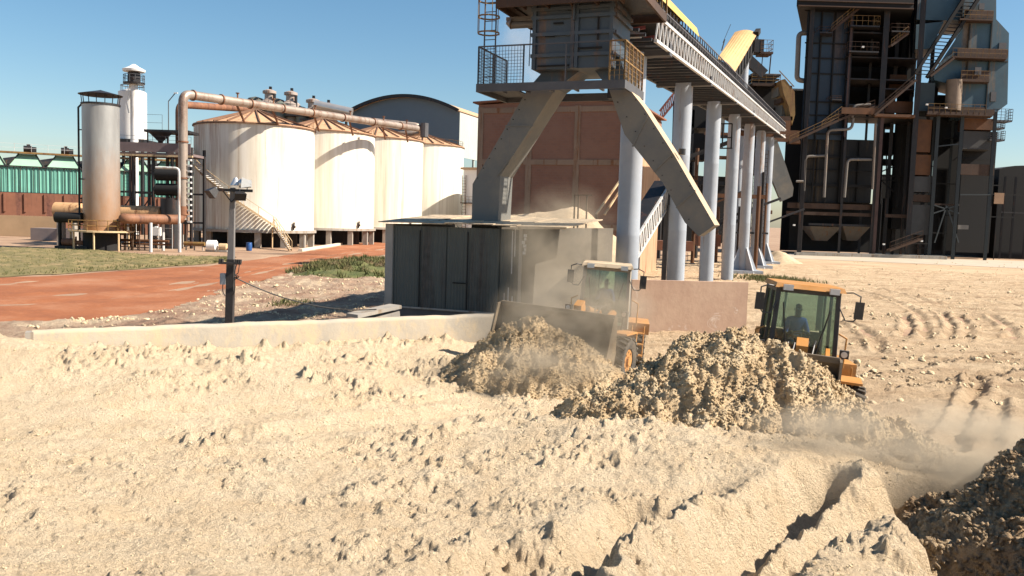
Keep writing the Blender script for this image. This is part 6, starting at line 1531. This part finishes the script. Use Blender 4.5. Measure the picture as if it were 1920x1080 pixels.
pile('bagasse_pile', [cone(1062, 386, 46, .75), cone(1005, 406, 46, .5), cone(960, 412, 46, .6)], -2.6, 6.4, 38, 58, .22, 'smooth dusty stockpile peeking over the shed roof', 301)
pile('bagasse_pile', [cone(1455, 470, 112, .6)], 30, 42, 106, 118, .3, 'small far stockpile at the feet of the far conveyor pillars', 321)

# ================================================================== LOADERS
def loader(label, loc, yaw, roll, bw, dusty, bx=0.0, steer=0.0):
    t = thing('wheel_loader', label, 'wheel loader', (0, 0, 0), 'wheel loaders pushing bagasse')
    LM = M['loader']; FM = M['framelight'] if dusty else M['frame']
    def mbp(name, m, parent=t, smooth=False, fn=None):
        mb = MB(); fn(mb); return mb.build(name, m, parent, smooth)
    X1 = Vector((1, 0, 0))
    # wheels
    for sx, yy in ((-1, -1.55), (1, -1.55), (-1, 1.35), (1, 1.35)):
        c_ = Vector((sx*1.14, yy, .66)); hw = .27; mb = MB(); n = 40
        prof = [(.36, -hw*.85), (.52, -hw), (.61, -hw*.95), (.655, -hw*.6), (.665, 0), (.655, hw*.6), (.61, hw*.95), (.52, hw), (.36, hw*.85)]
        b = len(mb.v)
        for (r_, x) in prof:
            for k in range(n): a = 2*math.pi*k/n; mb.v.append((c_.x+x, c_.y+r_*math.cos(a), c_.z+r_*math.sin(a)))
        for i in range(len(prof)-1):
            for k in range(n): a_ = b+i*n+k; b_ = b+i*n+(k+1) % n; mb.f.append((a_, b_, b_+n, a_+n))
        for k in range(22):
            for s2 in (-1, 1):
                a = 2*math.pi*(k+(.5 if s2 > 0 else 0))/22; rad = Vector((0, math.cos(a), math.sin(a))); tn = Vector((0, -math.sin(a), math.cos(a)))
                mb.box(c_+rad*.665+X1*(s2*.15), (.26, .075, .07), (X1+tn*.45*s2).normalized(), None, rad)
        w_ = mb.build('wheel', M['tyre'], t, True)
        mb = MB(); mb.cyl(c_-X1*.2, c_+X1*.2, .37, n=20); mb.cyl(c_+X1*sx*.2, c_+X1*sx*.27, .16, n=12)
        for k in range(8): a = k*math.pi/4; mb.cyl(c_+Vector((sx*.2, .26*math.cos(a), .26*math.sin(a))), c_+Vector((sx*.23, .26*math.cos(a), .26*math.sin(a))), .03, n=6)
        mb.build('rim', LM, w_)
    def rf(mb):
        mb.box((0, 1.5, .85), (1.1, 3.0, .5)); mb.box((0, -.1, .95), (.7, .6, .8)); mb.cyl((-1.0, 1.35, .66), (1.0, 1.35, .66), .18, n=10)
    mbp('rear_frame', M['frame'], fn=rf)
    def ff(mb):
        mb.box((0, -1.35, .95), (.8, 1.7, .55)); mb.prism([(-.5, -.7, 1.1), (-.5, -1.9, 1.1), (-.5, -1.5, 1.75), (-.5, -.9, 1.85)], (.1, 0, 0)); mb.prism([(.4, -.7, 1.1), (.4, -1.9, 1.1), (.4, -1.5, 1.75), (.4, -.9, 1.85)], (.1, 0, 0)); mb.cyl((-1.0, -1.55, .66), (1.0, -1.55, .66), .18, n=10)
    mbp('front_frame', LM, fn=ff)
    def hood(mb):
        P = [(-.62, 1.0, 1.15), (.62, 1.0, 1.15), (.62, 3.05, 1.15), (-.62, 3.05, 1.15), (-.55, 1.0, 2.15), (.55, 1.0, 2.15), (.52, 3.0, 1.95), (-.52, 3.0, 1.95)]; mb.quadbox(P)
    h_ = mbp('engine_hood', LM, fn=hood)
    mbp('exhaust', M['frame'], h_, fn=lambda mb: mb.cyl((.3, 1.7, 2.0), (.3, 1.7, 2.75), .05, n=8))
    mbp('counterweight', M['frame'], fn=lambda mb: mb.box((0, 3.15, 1.0), (1.9, .35, .8)))
    # fenders
    for sx in (-1, 1):
        mbp('fender', LM, fn=lambda mb: (mb.box((sx*1.12, 1.0, 1.52), (.72, 1.5, .06)), mb.box((sx*1.12, .27, 1.36), (.72, .05, .32)), mb.box((sx*1.45, 1.0, 1.44), (.04, 1.5, .14))))
        mbp('front_fender', LM, fn=lambda mb: (mb.box((sx*1.08, -1.35, 1.44), (.5, .9, .05)), mb.box((sx*1.08, -.88, 1.3), (.5, .05, .3))))
        def steps(mb):
            for z in (.55, .9, 1.25): mb.box((sx*1.12, .05, z), (.4, .28, .04))
            for dx in (.93, 1.31): mb.bar((sx*dx, .05, .5), (sx*dx, .05, 1.5), .04)
        mbp('steps', LM, fn=steps)
        mbp('handrail', LM, fn=lambda mb: mb.tube([(sx*1.05, -.15, 1.5), (sx*1.05, -.15, 2.2), (sx*.85, -.15, 2.3)], .022, 6))
    # cab
    zb, zt = 1.42, 3.28
    bl = [(-.74, -.55), (.74, -.55), (.74, .95), (-.74, .95)]; tl_ = [(-.68, -.42), (.68, -.42), (.68, .90), (-.68, .90)]
    cab = mbp('cab', FM, fn=lambda mb: (mb.box((0, .2, zb-.12), (1.5, 1.5, .26)), mb.prism([(-.74, .95, zb), (.74, .95, zb), (.70, .93, zb+.75), (-.70, .93, zb+.75)], (0, -.04, 0))))
    def posts(mb):
        for (b_, a_) in zip(bl, tl_): mb.bar((b_[0], b_[1], zb), (a_[0], a_[1], zt), .10, .09)
        for i in range(4):
            j = (i+1) % 4; mb.bar((tl_[i][0], tl_[i][1], zt-.05), (tl_[j][0], tl_[j][1], zt-.05), .09, .12); mb.bar((bl[i][0], bl[i][1], zb+.04), (bl[j][0], bl[j][1], zb+.04), .08, .09)
        for sx in (-1, 1): mb.bar((sx*.74, .2, zb), (sx*.68, .22, zt), .07)
        mb.bar((-.72, -.49, zb+.0), (-.72, .9, zb+.75), .04) if False else None
    mbp('cab_frame', FM, fn=posts)
    mbp('windscreen', M['glass'], fn=lambda mb: mb.quadbox([(-.69, -.545, zb+.08), (.69, -.545, zb+.08), (.69, -.535, zb+.08), (-.69, -.535, zb+.08), (-.635, -.425, zt-.1), (.635, -.425, zt-.1), (.635, -.415, zt-.1), (-.635, -.415, zt-.1)]))
    for sx in (-1, 1): mbp('side_window', M['glass'], fn=lambda mb: mb.quadbox([(sx*.735, -.48, zb+.1), (sx*.745, -.48, zb+.1), (sx*.745, .9, zb+.1), (sx*.735, .9, zb+.1), (sx*.68, -.38, zt-.12), (sx*.69, -.38, zt-.12), (sx*.69, .85, zt-.12), (sx*.68, .85, zt-.12)]))
    mbp('rear_window', M['glass'], fn=lambda mb: mb.box((0, .92, zb+1.25), (1.25, .01, .95)))
    mbp('roof', LM if not dusty else M['shedroof'], fn=lambda mb: (mb.quadbox([(-.80, -.62, zt), (.80, -.62, zt), (.78, 1.02, zt), (-.78, 1.02, zt), (-.76, -.56, zt+.11), (.76, -.56, zt+.11), (.74, .98, zt+.11), (-.74, .98, zt+.11)])))
    def lining(mb):
        mb.bar((-.62, .86, zb+.8), (-.58, .84, zt-.1), .14, .05); mb.bar((.62, .86, zb+.8), (.58, .84, zt-.1), .14, .05); mb.box((0, .86, zt-.14), (1.2, .05, .1))
        mb.bar((-.25, .87, zb+.8), (-.25, .86, zt-.1), .05)
    mbp('cab_lining', M['rear'], fn=lining)
    s_ = mbp('seat', M['seat'], fn=lambda mb: (mb.box((0, .42, 1.78), (.5, .5, .14)), mb.quadbox([(-.25, .64, 1.8), (.25, .64, 1.8), (.25, .74, 1.8), (-.25, .74, 1.8), (-.22, .74, 2.45), (.22, .74, 2.45), (.22, .82, 2.45), (-.22, .82, 2.45)]), mb.box((0, .45, 1.6), (.35, .35, .3))))
    def sw(mb):
        c_ = Vector((0, -.10, 2.20)); ax = Vector((0, .5, 1)).normalized(); u_ = Vector((1, 0, 0)); v_ = ax.cross(u_)
        mb.tube([c_+(u_*math.cos(a)+v_*math.sin(a))*.19 for a in np.linspace(0, 2*math.pi, 20)], .015, 6); mb.cyl((0, -.28, 1.5), c_, .035, n=8); mb.bar(c_-u_*.19, c_+u_*.19, .02)
    mbp('steering_wheel', M['seat'], fn=sw)
    mbp('dashboard', M['seat'], fn=lambda mb: mb.quadbox([(-.25, -.45, 1.45), (.25, -.45, 1.45), (.2, -.25, 1.45), (-.2, -.25, 1.45), (-.3, -.42, 1.95), (.3, -.42, 1.95), (.25, -.25, 2.0), (-.25, -.25, 2.0)]))
    mbp('wiper', M['frame'], fn=lambda mb: (mb.bar((-.35, -.56, zb+.15), (-.55, -.45, zt-.35), .025), mb.bar((.25, -.57, zb+.15), (.52, -.46, zt-.45), .025)))
    for sx in (-1, 1):
        mi = mbp('mirror', M['frame'], fn=lambda mb: mb.quadbox([(sx*1.12-.1, -.62, 2.72), (sx*1.12+.1, -.62, 2.72), (sx*1.12+.09, -.55, 2.72), (sx*1.12-.09, -.55, 2.72), (sx*1.12-.1, -.64, 3.12), (sx*1.12+.1, -.64, 3.12), (sx*1.12+.09, -.57, 3.12), (sx*1.12-.09, -.57, 3.12)]))
        mbp('bracket', M['frame'], mi, fn=lambda mb: (mb.tube([(sx*.68, -.5, 3.28), (sx*.95, -.6, 3.32), (sx*1.12, -.62, 3.25), (sx*1.12, -.62, 2.95)], .018, 6), mb.tube([(sx*.7, -.5, 2.95), (sx*.85, -.58, 2.66), (sx*1.02, -.6, 2.66), (sx*1.1, -.6, 2.76)], .016, 6)))
        mbp('work_light', M['lamp'], fn=lambda mb: (mb.box((sx*.52, -.66, zt+.02), (.22, .1, .13)),))
        hl = mbp('headlight', M['frame'], fn=lambda mb: (mb.box((sx*.92, -1.0, 1.95), (.2, .14, .18)), mb.bar((sx*.85, -1.0, 1.4), (sx*.9, -1.0, 1.88), .05)))
        mbp('lens', M['lamp'], hl, fn=lambda mb: mb.cyl((sx*.92, -1.07, 1.95), (sx*.92, -1.085, 1.95), .07, n=12))
    # linkage
    for sx in (-1, 1):
        mbp('lift_arm', LM, fn=lambda mb: (mb.prism([(sx*.52, -.85, 1.95), (sx*.52, -1.1, 1.55), (sx*.52, -2.2, 1.25), (sx*.52, -3.0, .55), (sx*.52, -3.1, .8), (sx*.52, -2.3, 1.6), (sx*.52, -1.1, 2.05)], (.09*sx, 0, 0))))
        mbp('lift_cylinder', M['frame'], fn=lambda mb: mb.cyl((sx*.38, -.8, 1.15), (sx*.38, -2.0, 1.35), .07, n=10))
    def tilt(mb): mb.cyl((0, -.9, 1.85), (0, -1.8, 2.05), .11, n=14); mb.cyl((0, -.8, 1.84), (0, -.95, 1.86), .14, n=10)
    tc_ = mbp('tilt_cylinder', LM, smooth=True, fn=tilt); mbp('rod', M['chrome'], tc_, fn=lambda mb: mb.cyl((0, -1.8, 2.05), (0, -2.4, 2.18), .045, n=10))
    mbp('rocker_arm', LM, fn=lambda mb: mb.prism([(-.12, -2.3, 2.35), (-.12, -2.55, 2.2), (-.12, -2.5, 1.4), (-.12, -2.75, .85), (-.12, -2.6, .8), (-.12, -2.25, 1.4), (-.12, -2.2, 2.1)], (.24, 0, 0)))
    def hoses(mb):
        for k in range(5): x = -.3+k*.14; mb.tube([(x, -.75, 1.7), (x+.03, -.95, 2.0+.04*k), (x, -1.3, 2.1), (x-.05, -1.7, 1.75)], .022, 6)
    mbp('hose', M['cable'], fn=hoses)
    # bucket (open towards -y)
    W_ = bw/2
    prof = [(-2.98, 2.02), (-2.86, 1.5), (-2.86, 1.0), (-2.98, .55), (-3.25, .30), (-4.05, .16)]
    def bucket(mb):
        b = len(mb.v)
        for (y, z) in prof:
            mb.v += [(bx-W_, y, z), (bx+W_, y, z)]
        for i in range(len(prof)-1): a = b+2*i; mb.f.append((a, a+1, a+3, a+2))
        b2 = len(mb.v)
        for (y, z) in prof: mb.v += [(bx-W_, y+.05, z-.04), (bx+W_, y+.05, z-.04)]
        for i in range(len(prof)-1): a = b2+2*i; mb.f.append((a+2, a+3, a+1, a))
        mb.bar((bx-W_, -2.98, 2.05), (bx+W_, -2.98, 2.05), .12, .12)
        mb.bar((bx-W_, -4.1, .15), (bx+W_, -4.1, .15), .16, .05)
    bk = mbp('bucket', M['bucket'], fn=bucket)
    for sx in (-1, 1):
        mbp('side_plate', M['bucket'], bk, fn=lambda mb: mb.prism([(bx+sx*W_, y, z) for y, z in ((-2.94, 2.08), (-2.84, 1.0), (-2.98, .5), (-3.25, .26), (-4.12, .10), (-4.0, .42), (-3.55, 1.0), (-3.22, 2.05))], (sx*.05, 0, 0)))
    mbp('cutting_edge', M['chrome'], bk, fn=lambda mb: mb.bar((bx-W_, -4.16, .12), (bx+W_, -4.16, .12), .12, .03))
    if steer:
        def desc(o_):
            for c__ in [x for x in bpy.data.objects if x.parent == o_]: yield c__; yield from desc(c__)
        Mr = Matrix.Translation((0, -.35, 0)) @ Matrix.Rotation(steer, 4, 'Z') @ Matrix.Translation((0, .35, 0))
        for ch in [x for x in bpy.data.objects if x.parent == t]:
            b_ = ch.name.split('.')[0]
            if b_ in ('front_frame', 'lift_arm', 'lift_cylinder', 'tilt_cylinder', 'rocker_arm', 'hose', 'bucket', 'front_fender', 'headlight') or (b_ == 'wheel' and min(v.co.y for v in ch.data.vertices) < -1.5):
                for q in [ch]+list(desc(ch)): q.data.transform(Mr)
    t.location = loc; t.rotation_euler = (0, roll, yaw)
    return t
def skin_mesh(name, verts, edges, radii, m, parent, sub=2, root=0):
    me = bpy.data.meshes.new(name); me.from_pydata(verts, edges, []); o = bpy.data.objects.new(name, me); col.objects.link(o)
    md = o.modifiers.new('skin', 'SKIN'); md.use_smooth_shade = True
    if not me.skin_vertices:
        raise RuntimeError('no skin layer')
    for i, r_ in enumerate(radii):
        sv = me.skin_vertices[0].data[i]; sv.radius = (r_, r_) if not isinstance(r_, tuple) else r_; sv.use_root = (i == root)
    s_ = o.modifiers.new('sub', 'SUBSURF'); s_.levels = sub; s_.render_levels = sub
    me.materials.append(m); o.parent = parent; return o
def operator(label, loc, yaw, roll, look=0.0):
    t = thing('person', label, 'person', (0, 0, 0)); V = []; E = []; Rr = []
    def ch(pts, start=None):
        prev = start
        for (x, y, z, r_) in pts:
            V.append((x, y, z)); Rr.append(r_); i = len(V)-1
            if prev is not None: E.append((prev, i))
            prev = i
        return prev
    hip = ch([(0, .48, 1.92, (.16, .12))]); 
    belly = ch([(0, .50, 2.10, (.15, .11))], hip); chest = ch([(0, .50, 2.32, (.18, .12))], belly); upc = ch([(0, .50, 2.47, (.15, .10))], chest)
    neck = ch([(0, .48, 2.56, .055)], upc); chin = ch([(0, .45, 2.635, (.062, .068))], neck); mid = ch([(0, .445, 2.72, (.078, .092))], chin); top = ch([(0, .46, 2.80, (.074, .088)), (0, .47, 2.85, (.045, .055))], mid)
    for sx in (-1, 1):
        sh_ = ch([(sx*.17, .49, 2.46, .075), (sx*.25, .40, 2.24, .052), (sx*.27, .26, 2.08, .042), (sx*.24, .10, 2.16, .036), (sx*.205, -.02, 2.22, .028)], upc)
        palm = ch([(sx*.195, -.09, 2.235, (.036, .018))], sh_)
        for k in range(4):
            dx = (k-1.5)*.019; ch([(sx*.19+dx, -.135, 2.235-.004*k, .0095), (sx*.185+dx, -.155, 2.205, .009), (sx*.18+dx, -.135, 2.175+.003*k, .008)], palm)
        ch([(sx*.165, -.09, 2.225, .011), (sx*.15, -.12, 2.205, .0095)], palm)
        ch([(sx*.12, .40, 1.92, .085), (sx*.16, .02, 1.96, .068), (sx*.16, -.10, 1.80, .052), (sx*.15, -.08, 1.56, .04), (sx*.15, -.20, 1.50, .036)], hip)
    b_ = skin_mesh('body', V, E, Rr, M['skin'], t)
    # face
    mb = MB(); mb.tube([(0, .36, 2.745), (0, .335, 2.715), (0, .345, 2.70)], [.010, .016, .014], 8)
    for sx in (-1, 1): mb.tube([(sx*.082, .455, 2.745), (sx*.09, .46, 2.73), (sx*.082, .46, 2.70)], [.008, .014, .008], 6)
    mb.tube([(-.03, .362, 2.668), (0, .352, 2.667), (.03, .362, 2.668)], [.004, .008, .004], 6); mb.build('face', M['skin'], t, True)
    mb = MB()
    for sx in (-1, 1): mb.tube([(sx*.045, .368, 2.745), (sx*.032, .36, 2.746), (sx*.018, .366, 2.745)], [.003, .009, .003], 6)
    mb.build('eyes', M['white'], t)
    V, E, Rr = [], [], []
    ch([(0, .475, 2.79, (.076, .09)), (0, .475, 2.835, (.066, .076)), (0, .48, 2.872, (.03, .035))]); skin_mesh('hair', V, E, Rr, M['seat'], t)
    V, E, Rr = [], [], []
    hip = ch([(0, .48, 1.96, (.17, .13))]); upc = ch([(0, .50, 2.12, (.165, .125)), (0, .50, 2.33, (.192, .132)), (0, .50, 2.47, (.165, .11))], hip); ch([(0, .485, 2.545, .07)], upc)
    for sx in (-1, 1): ch([(sx*.175, .49, 2.46, .088), (sx*.245, .41, 2.26, .068), (sx*.268, .31, 2.12, .058)], upc)
    skin_mesh('shirt', V, E, Rr, M['shirt'], t)
    V, E, Rr = [], [], []
    hip = ch([(0, .48, 1.90, (.175, .13))])
    for sx in (-1, 1): ch([(sx*.12, .40, 1.925, .098), (sx*.16, .02, 1.965, .08), (sx*.16, -.10, 1.80, .064), (sx*.15, -.085, 1.60, .055)], hip)
    skin_mesh('trousers', V, E, Rr, M['trousers'], t)
    mb = MB(); 
    for sx in (-1, 1): mb.quadbox([(sx*.15-.05, -.30, 1.455), (sx*.15+.05, -.30, 1.455), (sx*.15+.05, -.03, 1.455), (sx*.15-.05, -.03, 1.455), (sx*.15-.035, -.27, 1.51), (sx*.15+.035, -.27, 1.51), (sx*.15+.045, -.04, 1.58), (sx*.15-.045, -.04, 1.58)])
    mb.build('boots', M['seat'], t)
    t.location = loc; t.rotation_euler = (0, roll, yaw); return t
def place(px, py, Y): q = at(px, py, Y); return q
l1 = at(1122, 700, 27.0); l1 = Vector((l1.x, 27.0, 0.0)); y1, r1_ = R(-7), R(3.0)
loader('dust covered yellow wheel loader with a wide raised bucket, beside the shed', l1, y1, r1_, 3.6, True, -.45, R(-20))
operator('person in a blue shirt driving the dusty loader beside the shed', l1, y1, r1_)
l2 = at(1482, 720, 20.3); l2 = Vector((l2.x, 20.3, -.02)); y2, r2_ = R(-7), R(3.8)
loader('yellow wheel loader with black framed cab behind the big clumpy heap at right', l2, y2, r2_, 2.5, False, -.5, R(-12))
operator('person in a blue shirt seated in the cab of the right hand loader', l2, y2, r2_)

# scattered clods, one object
def clods():
    rs = np.random.RandomState(5); P = []; S_ = []
    while len(P) < 15000:
        r_ = 3.2*math.exp(rs.rand()*math.log(8.5)); th_ = rs.uniform(-.66, .66); x, y = r_*math.sin(th_), r_*math.cos(th_)
        if (x-WALL0.x)*wn.x+(y-WALL0.y)*wn.y > -.3: continue
        if x > 5 and y > 16 and rs.rand() < .93: continue
        k = fbm(np.array([x*.8]), np.array([y*.8]), 3, 8)[0]
        if rs.rand() > .25+1.6*k: continue
        s_ = (.002+.009*rs.rand()**3)*(1+1.0*(y > 12)); P.append((x, y, terrain_z(x, y)+s_*.15)); S_.append(s_)
    P = np.array(P); o = clod_cloud('bagasse_clods', P, np.array(S_), M['bag2'], None, 6); tag(o, 'small loose clods scattered over the bagasse slope', 'clods', kind='stuff')
m, nt, p, c, base = bag_mat('clod_bagasse', (0.60, 0.47, 0.29), (0.72, 0.585, 0.385), 0.3)
nt.links.new(base, p.inputs['Base Color']); p.inputs['Roughness'].default_value = 1.0; bumps(nt, p, c, .6); M['bag2'] = m
clods()
def verge_clods():
    rs = np.random.RandomState(15); P = []; S_ = []
    while len(P) < 2600:
        px, py = rs.uniform(0, 735), rs.uniform(500, 618); q = gp(px, py, 0)
        if (q.x-WALL0.x)*wn.x+(q.y-WALL0.y)*wn.y < .4: continue
        z = terrain_z(q.x, q.y)
        if z < .03: continue
        if fbm(np.array([q.x*.5]), np.array([q.y*.5]), 4, 18)[0] < rs.uniform(-.15, .35): continue
        s_ = .012+.06*rs.rand()**4; P.append((q.x, q.y, z+s_*.2)); S_.append(s_)
    o = clod_cloud('verge_rubble', np.array(P), np.array(S_), M['bag2'], None, 16); tag(o, 'pale rubble clods strewn along the verge between the road and the wall', 'rubble', kind='stuff')
verge_clods()
def yard_clods():
    rs = np.random.RandomState(25); P = []; S_ = []
    while len(P) < 2200:
        px, py = rs.uniform(1560, 1940), 490+270*rs.rand()**1.3; q = gp(px, py, 0)
        if fbm(np.array([q.x*.3]), np.array([q.y*.3]), 4, 28)[0] < rs.uniform(-.2, .4): continue
        s_ = .012+.07*rs.rand()**4; P.append((q.x, q.y, terrain_z(q.x, q.y)+s_*.2)); S_.append(s_)
    o = clod_cloud('yard_rubble', np.array(P), np.array(S_), M['bag2'], None, 26); tag(o, 'small clods strewn across the rutted yard at right', 'rubble', kind='stuff')
yard_clods()

# ------------------------------------------------------------ dust and steam
def puff(name, label, c, r_, dens, colr, seed, sc=1.6, kind='stuff', lo=.42, hi=.66):
    mb = MB(); n, mrows = 24, 14
    prof = [(math.sin(math.pi*k/mrows), -math.cos(math.pi*k/mrows)) for k in range(mrows+1)]
    mb.lathe((0, 0, 0), prof, n)
    m = bpy.data.materials.new(name); m.use_nodes = True; nt = m.node_tree; nt.nodes.remove(nt.nodes['Principled BSDF']); o_ = nt.nodes['Material Output']
    v = nt.nodes.new('ShaderNodeVolumePrincipled'); v.inputs['Color'].default_value = (*colr, 1); v.inputs['Anisotropy'].default_value = 0.2
    tc = nt.nodes.new('ShaderNodeTexCoord'); ln = nt.nodes.new('ShaderNodeVectorMath'); ln.operation = 'LENGTH'; nt.links.new(tc.outputs['Object'], ln.inputs[0])
    fall = ramp(nt, ln.outputs['Value'], [(0.0, 1.0), (.45, .6), (.98, 0.0)])
    nn = nt.nodes.new('ShaderNodeTexNoise'); nn.inputs['Scale'].default_value = sc; nn.inputs['Detail'].default_value = 4; nn.inputs['Roughness'].default_value = .6; nn.inputs['Distortion'].default_value = .5
    mp = nt.nodes.new('ShaderNodeMapping'); mp.inputs['Location'].default_value = (seed, seed*2.3, 0); nt.links.new(tc.outputs['Object'], mp.inputs[0]); nt.links.new(mp.outputs[0], nn.inputs['Vector'])
    nr = ramp(nt, nn.outputs['Fac'], [(lo, 0.0), (hi, 1.0)])
    mu = nt.nodes.new('ShaderNodeMath'); mu.operation = 'MULTIPLY'; nt.links.new(fall, mu.inputs[0]); nt.links.new(nr, mu.inputs[1])
    m2 = nt.nodes.new('ShaderNodeMath'); m2.operation = 'MULTIPLY'; nt.links.new(mu.outputs[0], m2.inputs[0]); m2.inputs[1].default_value = dens; nt.links.new(m2.outputs[0], v.inputs['Density'])
    nt.links.new(v.outputs[0], o_.inputs['Volume'])
    o = mb.build(name, m, smooth=True); o.location = c; o.scale = r_; return tag(o, label, name.split('_')[0], kind=kind)
tanc = (.88, .74, .55)
puff('dust_cloud', 'dust haze hanging over the left loader and its heap', at(1075, 600, 23.4), (2.6, 2.0, 1.6), 2.0, tanc, 3.1)
puff('dust_cloud', 'thin dust rising in front of the dusty side wall of the shed', at(1060, 480, 28.5), (2.4, 2.0, 2.6), 1.5, tanc, 7.7)
puff('dust_cloud', 'low dust drifting across the trough between the big heap and the dark mound', at(1690, 860, 13.2), (3.0, 1.9, 1.0), 3.6, tanc, 5.2)
puff('dust_cloud', 'brown dust curling over the dark mound at the right edge', at(1880, 850, 12.0), (1.6, 1.3, .8), 2.2, tanc, 9.4)
puff('dust_cloud', 'pale dust boiling at the foot of the left bagasse heap', at(1040, 700, 21.6), (2.4, 1.3, 1.0), 2.8, tanc, 4.4)
q = at(985, 100, 92)
puff('steam_plume', 'white steam drifting up from the vent behind the tower platform', q, (4.0, 3.0, 6.0), .35, (.95, .95, .97), 2.2, 1.4)
